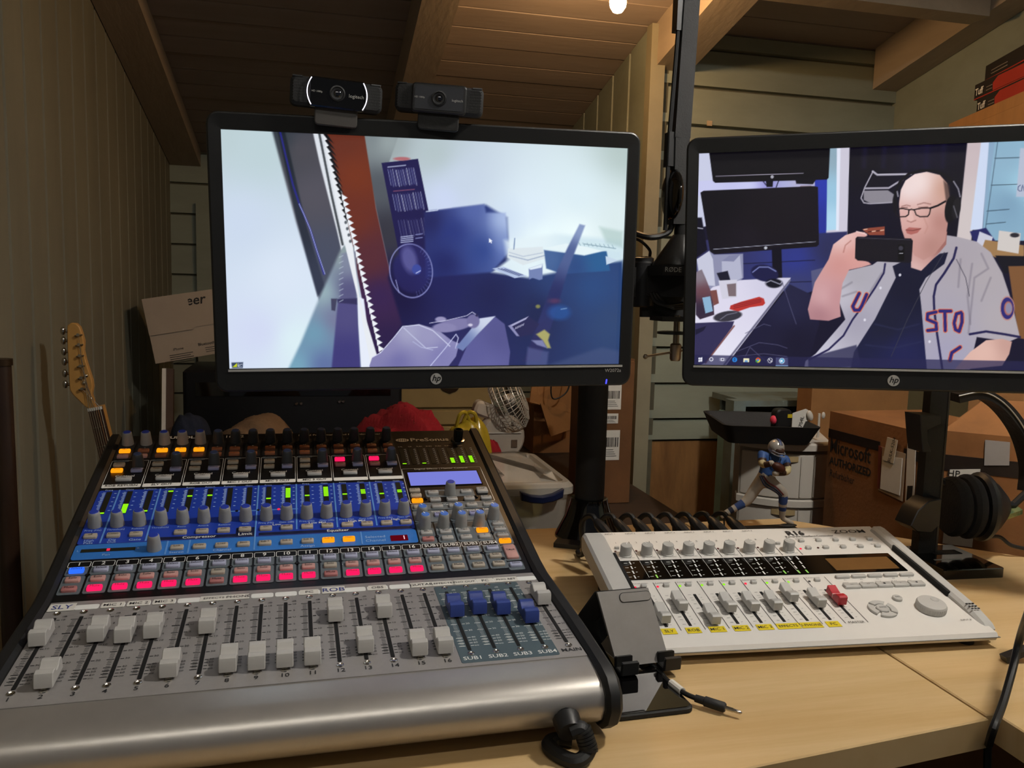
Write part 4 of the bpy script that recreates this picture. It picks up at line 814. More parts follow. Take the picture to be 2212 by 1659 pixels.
    c.poly([(500, 783), (525, 782.5), (525, 794.5), (501, 795)], '#35425e', 0.5); c.poly([(502, 793), (512, 784), (511.5, 793)], '#c6d020', 0.5)
    c.line([(514, 793), (514, 786), (517, 786.5), (517, 789.5), (514, 790), (517.4, 793)], 1, '#dfe6f2', 0.4); c.line([(523, 787), (520.5, 786.2), (519.3, 789), (520.5, 792.4), (523, 792)], 1, '#dfe6f2', 0.4)

def paint2(c):
    c.poly([(1480, 290), (2500, 260), (2500, 860), (1480, 830)], '#14122a', 1)
    c.poly([(1480, 320), (1545, 320), (1560, 480), (1480, 500)], '#c8cce4', 1.5)
    c.poly([(1490, 392), (1800, 376), (1800, 410), (1490, 424)], [((1530, 408), '#c8caee'), ((1620, 402), '#cdd0f4'), ((1660, 398), '#8c88d0'), ((1700, 396), '#aab0dc'), ((1720, 395), '#b8b4d0')], 2)
    c.poly([(1760, 384), (1790, 383), (1792, 512), (1762, 520)], [((1775, 400), '#2a38a8'), ((1780, 480), '#263294')], 1); c.poly([(1788, 300), (1822, 300), (1816, 500), (1785, 504)], [((1805, 340), '#8ea8b8'), ((1800, 420), '#98c4de'), ((1800, 480), '#b0d8f0')], 1.2)
    c.poly([(1812, 300), (1838, 300), (1834, 470), (1830, 520), (1817, 560), (1812, 506), (1785, 506), (1785, 498), (1808, 496)], '#ccc8d8', 1.2); c.poly([(1808, 300), (1816, 300), (1812, 498), (1806, 498)], '#e2e6f6', 1)
    c.poly([(1500, 520), (1830, 500), (1830, 600), (1700, 650), (1500, 640)], [((1540, 560), '#30305c'), ((1720, 560), '#2c3688'), ((1790, 540), '#2a2c54'), ((1720, 620), '#383c6a')], 2)
    c.line([(1600, 570), (1760, 562)], 1.6, '#14142e', 0.8); c.line([(1690, 610), (1760, 608)], 1.6, '#14142e', 0.8); c.poly([(1752, 585), (1790, 575), (1790, 640), (1756, 640)], '#54567c', 1.5)
    c.poly([(1528, 300), (1794, 300), (1790, 384), (1786, 388), (1545, 395), (1540, 391)], '#09070f', 1); c.line([(1546, 381), (1735, 374)], 1.4, '#9c96a8', 0.6); c.ell(1668, 382, 3.5, 3.5, '#a8a8b4', 0.6); c.poly([(1654, 388), (1670, 388), (1669, 404), (1656, 404)], '#0a0814', 0.8); c.line([(1682, 390), (1677, 404)], 2, '#14122c', 0.7); c.line([(1648, 391), (1655, 400)], 2, '#14122c', 0.7); c.poly([(1717, 384), (1764, 386), (1756, 398), (1720, 397)], '#0c0a14', 1.2); c.line([(1730, 402.5), (1752, 402)], 3, '#8a7c88', 0.6)
    c.poly([(1513, 416), (1520, 412), (1758, 402), (1767, 404), (1769, 528), (1764, 533), (1545, 549), (1534, 545)], [((1560, 440), '#0a0812'), ((1640, 480), '#110d16'), ((1620, 510), '#17121e')], 1); c.line([(1541, 538.5), (1762, 522)], 1.3, '#9a9cae', 0.5); c.ell(1654, 535.5, 3.6, 3.2, '#b8bcc8', 0.6)
    c.poly([(1667, 535), (1688, 534), (1690, 610), (1700, 680), (1690, 790), (1664, 790), (1672, 680)], '#0c0a1a', 1.2)
    c.poly([(1500, 470), (1516, 470), (1528, 540), (1500, 560)], '#0c0a1c', 2); c.line([(1505, 492), (1518, 494)], 2.2, '#a0a0b0', 0.7)
    c.poly([(1505, 562), (1532, 542), (1542, 550), (1605, 548), (1606, 600), (1560, 640), (1510, 620)], '#8c8eac', 1.2); c.poly([(1505, 560), (1532, 542), (1540, 560), (1545, 618), (1515, 615)], '#c6c8dc', 1); c.poly([(1559, 564), (1598, 549), (1603, 600), (1582, 612), (1560, 602)], '#b2b4cc', 1); c.poly([(1559, 564), (1575, 552), (1600, 549), (1585, 565)], '#8082a4', 0.8)
    c.poly([(1496, 660), (1540, 620), (1600, 605), (1690, 600), (1708, 600), (1704, 612), (1560, 800), (1490, 800)], [((1560, 660), '#dcd8ec'), ((1680, 605), '#cfcce2'), ((1540, 760), '#e4e2f2')], 1.2); c.line([(1706, 606), (1558, 796)], 4, '#6c6a84', 1)
    c.poly([(1706, 614), (1760, 640), (1770, 700), (1740, 800), (1562, 800)], [((1700, 660), '#232342'), ((1650, 740), '#1c1a36'), ((1720, 740), '#16142c')], 1.2)
    for P in ([(1590, 760), (1640, 740), (1680, 745), (1700, 752)], [(1585, 770), (1650, 764), (1700, 770)], [(1690, 610), (1706, 660), (1720, 700)], [(1610, 720), (1650, 700), (1665, 704)], [(1600, 790), (1620, 750), (1660, 786)]): c.line(P, 1.4, '#5a5878', 0.7, 0.8)
    c.ell(1652, 590, 30, 18, '#1b1b44', 1.2, 1, 12); c.line([(1626, 588), (1640, 577), (1660, 577), (1676, 586)], 2.5, '#7a82b8', 1); c.ell(1672, 612, 18, 10, '#12121f', 1.5); c.line([(1652, 612), (1665, 606), (1685, 614), (1690, 608)], 2, '#9c9cb0', 0.8)
    c.poly([(1548, 590), (1572, 585), (1578, 606), (1556, 608)], '#1a1a2c', 1.2); c.poly([(1552, 606), (1592, 604), (1592, 642), (1560, 646)], '#d0cede', 1); c.poly([(1570, 614), (1590, 612), (1590, 640), (1574, 640)], '#7a6a70', 1)
    c.poly([(1503, 588), (1516, 582), (1524, 600), (1540, 640), (1543, 680), (1512, 690), (1503, 680)], [((1512, 600), '#8a8490'), ((1518, 630), '#6a3c44'), ((1515, 665), '#282038')], 1); c.poly([(1517, 643), (1534, 640), (1540, 672), (1524, 677)], '#8ab0d0', 0.8); c.poly([(1534, 628), (1548, 626), (1553, 655), (1542, 660)], '#7a4a48', 1)
    c.poly([(1576, 668), (1578, 660), (1600, 652), (1640, 641), (1650, 645), (1653, 655), (1648, 660), (1620, 664), (1594, 673)], '#b83430', 1); 
    for i in range(3): c.line([(1585, 664-i*4+2), (1644, 650-i*3+2)], 1.4, '#7a2028', 0.6)
    c.ell(1572, 683, 31, 11, '#35333f', 1, 1, -8); c.line([(1556, 690), (1570, 680), (1592, 675)], 2, '#706e80', 0.8)
    c.poly([(1498, 698), (1586, 694), (1582, 706), (1526, 782), (1498, 796)], '#322e54', 1); c.line([(1586, 704), (1524, 784)], 3, '#7a4a48', 1); c.poly([(1502, 712), (1526, 704), (1520, 714), (1502, 724)], '#1c1a34', 0.8)
    c.poly([(1836, 290), (2095, 285), (2088, 400), (2070, 500), (2060, 545), (1830, 520)], [((1880, 350), '#0b0816'), ((1990, 340), '#100d26'), ((1880, 470), '#0c0a20'), ((2060, 380), '#0a0818')], 1)
    for x in (1870, 1912, 1958, 2004, 2040): c.line([(x, 300), (x-4, 360)], 8, '#18153a', 5, 0.6)
    c.poly([(1866, 412), (1918, 411), (1934, 422), (1932, 437), (1880, 439), (1866, 432)], '#89858f', 1); c.line([(1886, 370), (1868, 405), (1860, 428), (1866, 438), (1880, 440), (1932, 437)], 2.6, '#a8a4b0', 0.7); c.line([(1885, 370), (1895, 377.5), (1968, 376)], 4, '#b2aebc', 0.7); c.line([(1870, 407), (1920, 406), (1936, 396), (1950, 388)], 4, '#a4a0ae', 0.8)
    c.poly([(2092, 285), (2126, 285), (2108, 430), (2098, 520), (2066, 520), (2078, 420)], [((2110, 320), '#c8b8bc'), ((2090, 480), '#cfc4c4')], 1.5); c.poly([(2122, 285), (2140, 285), (2122, 496), (2096, 497)], '#ccd8f0', 1.5); c.poly([(2138, 285), (2158, 285), (2132, 490), (2122, 500)], '#8aa8c4', 1.2)
    c.poly([(2152, 285), (2500, 280), (2500, 520), (2120, 520)], [((2170, 340), '#8cb0c8'), ((2180, 440), '#7c9fba'), ((2212, 400), '#a0cce0')], 1.2)
    for P in ([(2149, 342), (2212, 340)], [(2141, 400), (2200, 398)], [(2132, 456), (2180, 452)], [(2130, 484), (2172, 480)]): c.line(P, 1.6, '#33485a', 0.7)
    c.line([(2156, 300), (2128, 500)], 1.6, '#4a6076', 0.8); c.poly([(2204, 320), (2500, 320), (2500, 430), (2195, 425)], '#b4bcd0', 2)
    c.line([(2204, 400), (2200, 403), (2199, 410), (2203, 413)], 1.6, '#3c4a78', 0.5); c.line([(2206, 413), (2209, 400), (2213, 413)], 1.6, '#3c4a78', 0.5)
    c.poly([(2095, 500), (2130, 492), (2150, 520), (2110, 540)], '#23245e', 1.5); c.poly([(2116, 500), (2145, 512), (2136, 540), (2108, 530)], '#c8c8d8', 1); c.poly([(2128, 518), (2212, 530), (2212, 560), (2150, 556), (2120, 540)], '#9c7850', 1.2); c.poly([(2158, 498), (2205, 504), (2200, 548), (2154, 540)], '#cfc8c4', 1); c.ell(2192, 508, 10, 5, '#2a2830', 1); c.poly([(2150, 552), (2500, 560), (2500, 600), (2170, 590)], '#10101c', 1.5); c.poly([(2178, 575), (2500, 570), (2500, 790), (2200, 730)], '#7c5434', 1.5)
    # sitter: jersey, shirt, head, hand, phone
    c.poly([(1790, 608), (1830, 585), (1885, 572), (1930, 540), (1990, 560), (2045, 508), (2070, 512), (2110, 522), (2140, 545), (2165, 590), (2185, 650), (2203, 728), (2180, 738), (2110, 728), (2100, 770), (2090, 830), (1730, 830), (1740, 780), (1762, 764), (1826, 690), (1812, 650)], [((1850, 600), '#aaa6b0'), ((1820, 640), '#c0bcc8'), ((1850, 690), '#a29eb0'), ((2070, 560), '#a9a1aa'), ((2130, 600), '#aea6ac'), ((2050, 680), '#a8a2b0'), ((2160, 690), '#b0a8ae'), ((2050, 760), '#a4a0b8'), ((1770, 770), '#c6c4d4')], 1.2)
    for P in ([(2100, 570), (2090, 640), (2096, 700)], [(2140, 600), (2120, 650)], [(2075, 560), (2070, 620)], [(1840, 610), (1815, 625)], [(1850, 630), (1820, 640)], [(2120, 548), (2135, 580), (2105, 600), (2092, 720)], [(1905, 590), (1880, 630)]): c.line(P, 3, '#6c6674', 2.2, 0.55)
    c.poly([(1928, 575), (1960, 560), (1990, 578), (2030, 548), (2048, 545), (2040, 570), (2000, 600), (1986, 625), (1990, 660), (2005, 830), (1830, 830), (1845, 760), (1890, 690), (1935, 600)], [((1960, 620), '#14152c'), ((1920, 700), '#191b32'), ((1950, 760), '#1e2150')], 1.2); c.poly([(1746, 772), (1850, 745), (1860, 790), (1746, 800)], '#2a2a4c', 2, 0.8)
    for P in ([(1890, 700), (1940, 712), (1985, 700)], [(1870, 745), (1930, 752), (1990, 738)]): c.line(P, 2.5, '#2c3052', 2, 0.7)
    c.poly([(1968, 535), (2046, 500), (2044, 528), (2030, 545), (1990, 585), (1968, 578)], [((1990, 560), '#c4928c'), ((2030, 530), '#98625c'), ((1980, 575), '#e0beba')], 1.2)
    c.poly([(1944, 468), (1942, 440), (1946, 410), (1956, 390), (1976, 376), (2002, 371), (2030, 378), (2046, 396), (2052, 430), (2048, 478), (2042, 520), (2020, 548), (1995, 562), (1976, 552), (1958, 526), (1948, 496)], [((1965, 410), '#f0dede'), ((1985, 395), '#f4e2e0'), ((2040, 410), '#c89a88'), ((1955, 470), '#d8aaa4'), ((1985, 480), '#dcaca4'), ((2030, 480), '#b27e76'), ((2010, 530), '#b08078'), ((1970, 520), '#c8948e')], 1.1)
    c.poly([(2038, 390), (2050, 400), (2054, 440), (2050, 462), (2044, 440)], '#4a3836', 2.5, 0.8)
    c.line([(1948, 446), (1958, 443), (1966, 445)], 2, '#8a5c56', 1.2, 0.8); c.line([(1982, 442), (1996, 438), (2010, 441)], 2, '#8a5c56', 1.2, 0.8); c.line([(1946, 449), (1960, 448)], 1.6, '#6a4440', 0.8); c.line([(1984, 448), (2004, 447)], 1.6, '#6a4440', 0.8)
    c.poly([(1962, 458), (1970, 456), (1974, 474), (1966, 480), (1960, 474)], '#e4bcb4', 1.5, 0.7); c.line([(1960, 477), (1968, 480), (1978, 476)], 2, '#9a665e', 1.2, 0.8)
    c.poly([(1956, 496), (1964, 491), (1976, 492), (1990, 493), (1982, 503), (1968, 507), (1959, 504)], '#b06660', 1.1); c.line([(1957, 497), (1972, 498), (1989, 494)], 1.4, '#6e3430', 0.7); c.line([(1996, 470), (2004, 490), (1998, 504)], 2, '#b88478', 2, 0.6)
    for P in ([(1934, 453), (1936, 464), (1942, 468.5), (1956, 468), (1962, 464), (1964, 453), (1950, 450.5), (1934, 452)], [(1975, 453), (1979, 464), (1987, 468), (2004, 467.5), (2008, 462), (2010, 449.5), (1990, 450), (1974, 453)]): c.line(P, 2.6, '#1c1418', 0.6)
    c.line([(1963, 454), (1969, 452), (1975, 454)], 2.6, '#1c1418', 0.6); c.line([(2009, 450), (2026, 444), (2042, 435)], 4, '#17131a', 0.7)
    c.line([(1933, 440), (1934, 415), (1944, 392), (1962, 376), (1990, 368), (2020, 369), (2044, 380), (2060, 394)], 5, '#0c0a10', 0.8); c.line([(2060, 392), (2070, 408), (2074, 425)], 3, '#85828e', 0.8); c.ell(2054, 452, 13, 30, '#0d0b12', 1, 1, 8); c.ell(2066, 450, 9, 24, '#1a181e', 1, 1, 10); c.line([(2060, 445), (2068, 470)], 2, '#6c6a74', 1); c.ell(1933, 440, 5, 20, '#100e16', 1); c.line([(1938, 414), (1940, 424)], 3, '#8a8894', 0.8)
    c.poly([(1750, 690), (1745, 668), (1760, 610), (1790, 560), (1800, 528), (1826, 508), (1852, 500), (1868, 502), (1874, 509), (1858, 516), (1850, 530), (1848, 558), (1876, 566), (1882, 571), (1862, 577), (1834, 583), (1820, 612), (1814, 655), (1816, 684), (1790, 693)], [((1820, 520), '#e8c6c2'), ((1840, 550), '#d89a92'), ((1815, 570), '#cc8f8a'), ((1780, 640), '#d4a8ac'), ((1770, 680), '#a87880'), ((1805, 640), '#c08c90')], 1.1)
    c.line([(1838, 520), (1826, 530), (1822, 545)], 2, '#a86860', 1.2, 0.8); c.line([(1850, 500), (1872, 506)], 2, '#f0d4d0', 1)
    c.poly([(1862, 495), (1880, 492), (1911, 489), (1911, 508), (1878, 508)], '#8a4434', 1); 
    for i in range(5): c.line([(1866+i*9, 496+((i*5) % 6)), (1873+i*9, 495+((i*5) % 6))], 2, ('#e0b8a0', '#3a1414')[i % 2], 0.7)
    c.poly([(1848, 515), (1852, 511), (1968, 515), (1972, 520), (1969, 564), (1965, 568), (1853, 563), (1847, 558)], '#15121c', 1); c.poly([(1940, 528), (1954, 528), (1953, 564), (1940, 564)], '#08070c', 0.8); c.ell(1946, 536, 5, 5, '#3a3844', 0.8); c.line([(1943, 547), (1950, 547)], 1.5, '#a8a8b0', 0.6); c.line([(1855, 514), (1966, 518)], 1.4, '#3c3a48', 0.6)
    c.poly([(2060, 800), (2096, 760), (2130, 735), (2165, 732), (2186, 738), (2180, 765), (2165, 790), (2060, 800)], [((2130, 760), '#e0b8ac'), ((2175, 745), '#c49a90')], 1.2)
    N = '#23204c'
    c.line([(2066, 535), (2060, 558), (2040, 590), (2022, 615), (2017, 640), (2018, 668), (2024, 720), (2036, 800)], 5, N, 0.9); c.line([(1912, 570), (1909, 590), (1890, 622), (1868, 655), (1842, 690), (1822, 725), (1790, 755), (1748, 777)], 4, N, 0.9); c.line([(2095, 722), (2130, 716), (2170, 722), (2203, 728)], 5, N, 0.9); c.line([(2094, 640), (2086, 600), (2066, 560)], 1.2, '#2a2838', 0.7)
    c.line([(2040, 545), (2000, 610), (1960, 690), (1925, 770)], 1.3, '#3a3a44', 0.6)
    U = [[(1856, 634), (1842, 662), (1846, 670), (1856, 670), (1862, 660), (1872, 636)]]
    Ls = [[(2022, 674), (2004, 678), (2003, 690), (2022, 698), (2023, 712), (2004, 714)], [(2030, 672), (2054, 672)], [(2041, 674), (2042, 714)], [(2076, 675), (2066, 678), (2061, 698), (2064, 712), (2072, 716), (2078, 696), (2078, 678)], [(2074, 750), (2056, 762), (2052, 778)]]
    for P in U+Ls: c.line(P, 10, '#d8663c', 0.7)
    for P in U+Ls: c.line(P, 6.6, '#2c2670', 0.6)
    c.ell(2176, 666, 15, 25, '#2e2a72', 1, 1, 0); c.ell(2178, 666, 9, 15, '#b06a5c', 1); c.ell(2179, 666, 7, 12, '#8a86a0', 1); c.ell(2176, 666, 15, 25, '#c08a80', 0.7, 1, 0, 1.6)
    for x, y in ((1944, 594), (1902, 622), (1868, 691), (2008, 738)): c.ell(x, y, 2.6, 3, '#dcdae6', 0.7)
    c.poly([(1480, 766), (2500, 786), (2500, 860), (1480, 830)], '#25244c', 1, 0.72)
    c.poly([(1676, 772), (1702, 772.5), (1702, 791), (1676, 790.5)], '#44466e', 0.5); c.line([(1676, 790), (1702, 790.5)], 1.6, '#8ab4e0', 0.4)
    for a, b in ((1508.5, 772.6), (1513, 772.2), (1508.5, 777.4), (1513, 777.2)): c.poly([(a, b), (a+3.8, b-0.4), (a+3.8, b+4), (a, b+3.8)], '#e8e8f4', 0.35)
    c.ell(1536.5, 776, 3.6, 3.6, '#e8e8f4', 0.4, 1, 0, 1.5); c.poly([(1557, 773), (1564, 773), (1564, 780), (1557, 780)], '#d8d8e8', 0.4); c.poly([(1559, 775), (1562.4, 775), (1562.4, 778), (1559, 778)], '#25244c', 0.4); c.line([(1555, 774), (1555, 779)], 1, '#d8d8e8', 0.4); c.line([(1566, 774), (1566, 779)], 1, '#d8d8e8', 0.4)
    c.ell(1587, 777, 4, 4, '#2a88e0', 0.4, 1, 0, 2.4); c.line([(1583, 777), (1590, 777)], 1.6, '#2a88e0', 0.4); c.poly([(1606, 774), (1618, 774), (1618, 782), (1606, 782)], '#e8e4c0', 0.5); c.poly([(1609, 778), (1615, 778), (1615, 782), (1609, 782)], '#6a9ad0', 0.4)
    c.ell(1637.5, 778, 5.4, 5.4, '#c8c040', 0.5); c.poly([(1632, 776), (1637, 772), (1643, 775), (1638, 778)], '#c84030', 0.6); c.poly([(1632, 777), (1637, 779), (1636, 783.4), (1633, 782)], '#3a9a4a', 0.6); c.ell(1637.5, 778, 2.4, 2.4, '#4a80d8', 0.4); c.ell(1663.5, 778.5, 5, 5, '#d0d0dc', 0.4, 1, 0, 1.2); c.ell(1662, 777, 1.6, 1.6, '#d0d0dc', 0.4); c.ell(1665.5, 780, 1.6, 1.6, '#d0d0dc', 0.4); c.ell(1689, 779.5, 6, 6, '#e4e8f2', 0.5); c.ell(1689, 779.5, 5, 5, '#3a98c8', 0.4); c.poly([(1685.6, 777.5), (1690.6, 777.5), (1690.6, 781.6), (1685.6, 781.6)], '#f0f4fa', 0.4)

# ------------------------------------------------------------------ monitors
BEZ = mat('monitor_bezel', '#131312', 0.38, noise=(80, 0.12)); BEZB = mat('monitor_back', '#121212', 0.6, noise=(30, 0.1)); SILV2 = mat('silver_print', '#b8b6b0', 0.35, 0.4, noise=(60, 0.06))
HPB, HPW = 0.2357, 0.0
def monitor(label, M, paint, led, model):
    t = thing('computer_monitor', label, 'monitor', M)
    x0, x1, zt, zb_ = -HPB, HPB, 0.1425, -0.1500
    g = G(); O_ = rrect(0, (zt+zb_)/2, x1-x0, zt-zb_, 0.013, 5); In = rrect(0, 0, SW, SH, 0.0, 5); MM = Matrix(((1,0,0,0),(0,0,-1,0),(0,1,0,0),(0,0,0,1)))
    n = len(O_); ring_ = []
    def lay(P, z): return [(a, b, z) for a, b in P]
    # bezel as a frame: outer wall, front ring, inner chamfer
    inn = []
    for a, b in O_: inn.append((max(-SW/2, min(SW/2, a)), max(-SH/2, min(SH/2, b))))
    e1 = inset(O_, 0.0022)
    L = [lay(O_, -0.020), lay(O_, 0.003), lay(inset(O_, 0.0007), 0.0042), lay(e1, 0.0048), lay(inn, 0.0032), lay(inn, -0.0012)]
    v = sum(L, []); f = []
    for k in range(len(L)-1):
        for i in range(n): f.append((k*n+i, k*n+(i+1) % n, (k+1)*n+(i+1) % n, (k+1)*n+i))
    g.add(v, f, MM); obj('bezel', g, BEZ, t, ang=25)
    g = G(); g.prism(inset(O_, 0.002), -0.045, -0.019, MM, chb=0.02); obj('rear_shell', g, BEZB, t)
    link('screen', screen_mesh(M, paint), t)
    obj('screen_rim', G().box(-SW/2-0.001, SW/2+0.003, -0.0052, -0.0030, -SH/2-0.0030, -SH/2-0.0008), SILV2, t)
    lg = obj('maker_logo', G().lathe([(0.0064, 0), (0.0064, 0.0006)], 28, T(0.002, -0.0044, -0.1385) @ FRONT), SILV2, t)
    g = G(); text(g, 'hp', T(0.002, -0.00525, -0.1378) @ FRONT, 0.0098, bold=0.012, shear=0.3); obj('logo_letters', g, BEZ, lg, smooth=False)
    g = G(); text(g, 'W2072a', T(SW/2-0.0085, -0.0051, -SH/2-0.0072) @ FRONT, 0.0058); obj('model_lettering', g, SILV2, t, smooth=False)
    if led: obj('power_led', G().prism(rrect(0, 0, 0.0016, 0.0058, 0.0007), 0, 0.0008, T(0.2052, -0.0044, -0.1450) @ FRONT @ RZ(-0.15)), emis('led_blue', '#3a3cff', 3.0), t)
    obj('mount_plate', G().box(-0.05, 0.05, 0.0445, 0.052, -0.05, 0.05), BLACKM, t)
    return t
M1 = T(0.1312, 0.9322, 1.1247) @ RZ(R(-0.752)) @ RX(0.0519) @ RY(-0.0179)
M2 = T(0.6429, 0.8276, 1.1352) @ RZ(R(-26.782)) @ RX(0.0072) @ RY(-0.0269)
mon1 = monitor('black monitor showing a bright room with a shelf and a fan, two webcams on top', M1, paint1, True, True)
mon2 = monitor('black monitor at right showing a seated person in a grey jersey', M2, paint2, False, True)

# ------------------------------------------------------------------ webcams
def webcam(label, x, z, lit, yaw, tilt):
    t = thing('webcam', label, 'webcam', M1 @ T(x, -0.012, z) @ RZ(yaw) @ RY(tilt), 'webcams on top of the left monitor')
    g = G(); P = rrect(0, 0, 0.094, 0.029, 0.006, 4)
    FM = T(0, 0, 0) @ FRONT
    g.prism(P, -0.018, 0.002, FM, ch=0.003, chb=0.004); obj('body', g, BLACKM, t)
    g = G(); g.prism(rrect(0, 0, 0.058, 0.030, 0.004, 4), 0.0, 0.0060, FM, ch=0.0015); fc = obj('face_plate', g, GLOSS if lit else BLACK, t)
    if not lit: obj('front_window', G().prism(rrect(0, 0, 0.051, 0.0235, 0.002), 0.0060, 0.0066, FM), mat('webcam_window', '#3a3b3e', 0.12, coat=0.3, noise=(10, 0.08)), fc)
    g = G(); g.lathe([(0.0082, 0.0060), (0.0080, 0.0078), (0.0066, 0.0082), (0.0058, 0.0070), (0.0040, 0.0068)], 26, FM, cap0=False); rn = obj('lens_ring', g, BLACK, t)
    obj('lens', G().lathe([(0.0040, 0.0068), (0.0030, 0.0076), (0.0008, 0.0080)], 20, FM), mat('lens_glass', '#0b0d14', 0.03, coat=1.0, noise=(20, 0.1)), t)
    g = G(); text(g, 'logitech', FM @ T(0.0195, -0.001, 0.0068), 0.0050 if lit else 0.0038); text(g, 'HD 1080p', FM @ T(-0.0205, 0.000, 0.0068), 0.0026); obj('lettering', g, SILV2, t, smooth=False)['kind'] = 'stuff'
    if lit:
        for s in (-1, 1):
            g = G(); pts = [(s*(0.0275+0.0030*math.cos(a)), -0.0062, 0.0140*math.sin(a)) for a in [R(-80+i*16) for i in range(11)]]; pts = [(s*(0.0262+0.0042*(1-(i/5-1)**2)), -0.0064, -0.0135+0.0027*i) for i in range(11)]
            g.tube(pts, 0.0006, 6); obj('light_strip', g, emis('strip_white', '#f4f0ff', 1.6), t)
    hg = G()
    for s in (-1, 1):
        for i in range(7):
            for j in range(8): hg.lathe([(0.0005, 0), (0.0005, 0.0003)], 6, FM @ T(s*(0.0335+i*0.0018), -0.010+j*0.0029, 0.0019))
    obj('speaker_holes', hg, SLOT, t, smooth=False)['kind'] = 'stuff'
    for s in (-1, 1): obj('side_trim', G().box(s*0.040-0.005, s*0.040+0.005, -0.001, 0.010, 0.0135, 0.0148), CHROME if s > 0 else BLACK, t)
    g = G(); g.prism(rrect(0, -0.022, 0.044, 0.020, 0.004), -0.004, 0.0005, FM, ch=0.001); obj('clip_front', g, mat('webcam_clip', '#3a3734', 0.5, noise=(30, 0.1)) if lit else BLACKM, t)
    obj('clip_arm', G().box(-0.020, 0.020, 0.002, 0.048, -0.0205, -0.0150), BLACKM, t)
webcam('black webcam with two glowing white side strips clipped to the left monitor', -0.1040, 0.1635, True, R(4), R(3))
webcam('black webcam with a grey window and unlit strips clipped to the left monitor', 0.0030, 0.1645, False, R(-10), R(3))

# ------------------------------------------------------------------ monitor post with arms
px0 = aY(1272, 1100, 1.11).x
post = thing('monitor_post', 'thick black post with flared foot carrying the two monitors', 'monitor stand', T(px0, 1.11, DZ))
g = G(); g.lathe([(0.046, 0), (0.0475, 0.003), (0.046, 0.006), (0.034, 0.030), (0.0285, 0.046), (0.0270, 0.052), (0.0265, 0.056), (0.0215, 0.057)], 32); obj('flared_foot', g, GLOSS, post)
obj('column', G().lathe([(0.0212, 0.05), (0.0212, 0.52), (0.0195, 0.525)], 28), BLACKM, post)
for s, (x, y) in enumerate(((-0.048, -0.048), (0.040, -0.052))): obj('clamp_tab', G().box(-0.018, 0.018, -0.012, 0.012, 0.0, 0.006, T(x*0.9, y*0.9, 0.0) @ RZ(0.7 if s else -0.5)), BLACK, post)
J = aY(1387, 610, 1.085)-Vector((px0, 1.11, DZ))
mp1 = (M1 @ Vector((0, 0.055, 0)))-Vector((px0, 1.11, DZ)); mp2 = (M2 @ Vector((0, 0.055, 0)))-Vector((px0, 1.11, DZ))
g = G(); g.bar((0, 0, mp1.z), (mp1.x, mp1.y-0.004, mp1.z), 0.03, 0.045); obj('arm', g, BLACKM, post)
g = G(); g.bar((0, 0, J.z), (J.x, J.y, J.z), 0.03, 0.04); obj('arm', g, BLACKM, post)
g = G(); g.bar((J.x, J.y, J.z), (mp2.x, mp2.y-0.003, J.z-0.004), 0.026, 0.036); obj('arm', g, BLACKM, post)
jo = obj('arm_joint', G().lathe([(0.0150, -0.034), (0.0170, -0.032), (0.0172, 0.026), (0.0150, 0.0285), (0.0148, 0.033), (0.012, 0.0345)], 24, T(J.x, J.y, J.z)), BLACK, post)
obj('joint_cap', G().lathe([(0.0135, 0.0332), (0.0120, 0.0352)], 24, T(J.x, J.y, J.z)), CHROME, jo)
g = G(); g.tube(spline([Vector(J)+Vector((-0.03, 0.02, 0.06)), Vector(J)+Vector((-0.012, -0.005, 0.058)), Vector(J)+Vector((0.004, -0.010, 0.045)), Vector(J)+Vector((0.008, -0.004, 0.036))], 6), 0.0022, 6); obj('power_lead', g, RUBBER, post)

# ------------------------------------------------------------------ microphone boom arm clamped between the monitors
yb = 1.05
B = aY(1468, 575, yb)
boom = thing('microphone_boom_arm', 'black boom arm clamped upright between the two monitors', 'boom arm', T(*B))
obj('base_cone', G().lathe([(0.0365, 0.0), (0.0365, 0.002), (0.0120, 0.0395), (0.0105, 0.0415)], 30), mat('satin_black', '#1b1a19', 0.28, noise=(40, 0.1)), boom)
g = G(); g.box(-0.0385, 0.034, -0.034, 0.034, -0.0135, -0.0004); bn = obj('clamp_block', g, BLACK, boom, smooth=False)
g = G(); text(g, 'RØDE', T(-0.0245, -0.0345, -0.0062) @ FRONT, 0.0088, bold=0.012); obj('maker_lettering', g, SILV2, bn, smooth=False)
obj('clamp_jaw', G().box(-0.040, 0.034, 0.028, 0.036, -0.070, -0.013), BLACKM, boom, smooth=False)
obj('clamp_foot', G().box(-0.028, 0.030, -0.016, 0.028, -0.074, -0.068), BLACKM, boom, smooth=False)
obj('clamp_screw', G().lathe([(0.0042, -0.128), (0.0042, -0.066)], 14), mat('dull_steel', '#9a8d7c', 0.35, 0.9, noise=(60, 0.1)), boom)
obj('screw_head', G().lathe([(0.006, -0.128), (0.0075, -0.125), (0.0075, -0.106), (0.0055, -0.104)], 14), MATS['dull_steel'], boom)
obj('pressure_plate', G().lathe([(0.0205, -0.0915), (0.0205, -0.0885), (0.015, -0.0875)], 20, T(-0.006, 0, 0)), BLACK, boom)
g = G(); g.tube([(-0.045, -0.004, -0.122), (0.02, 0.004, -0.113)], 0.0016, 8); g.ball((-0.045, -0.004, -0.122), 0.0035, 8, 6); obj('tommy_bar', g, MATS['dull_steel'], boom)
top_ = aY(1493, -60, yb)-B; mid_ = aY(1468, 300, yb)-B; lo_ = aY(1463, 490, yb)-B
obj('swivel', G().lathe([(0.0095, 0.041), (0.0095, 0.062), (0.007, 0.064)], 16), BLACK, boom)
g = G(); g.bar((lo_.x, 0, 0.055), tuple(mid_), 0.020, 0.020, (0, 1, 0)); obj('lower_beam', g, BLACKM, boom)
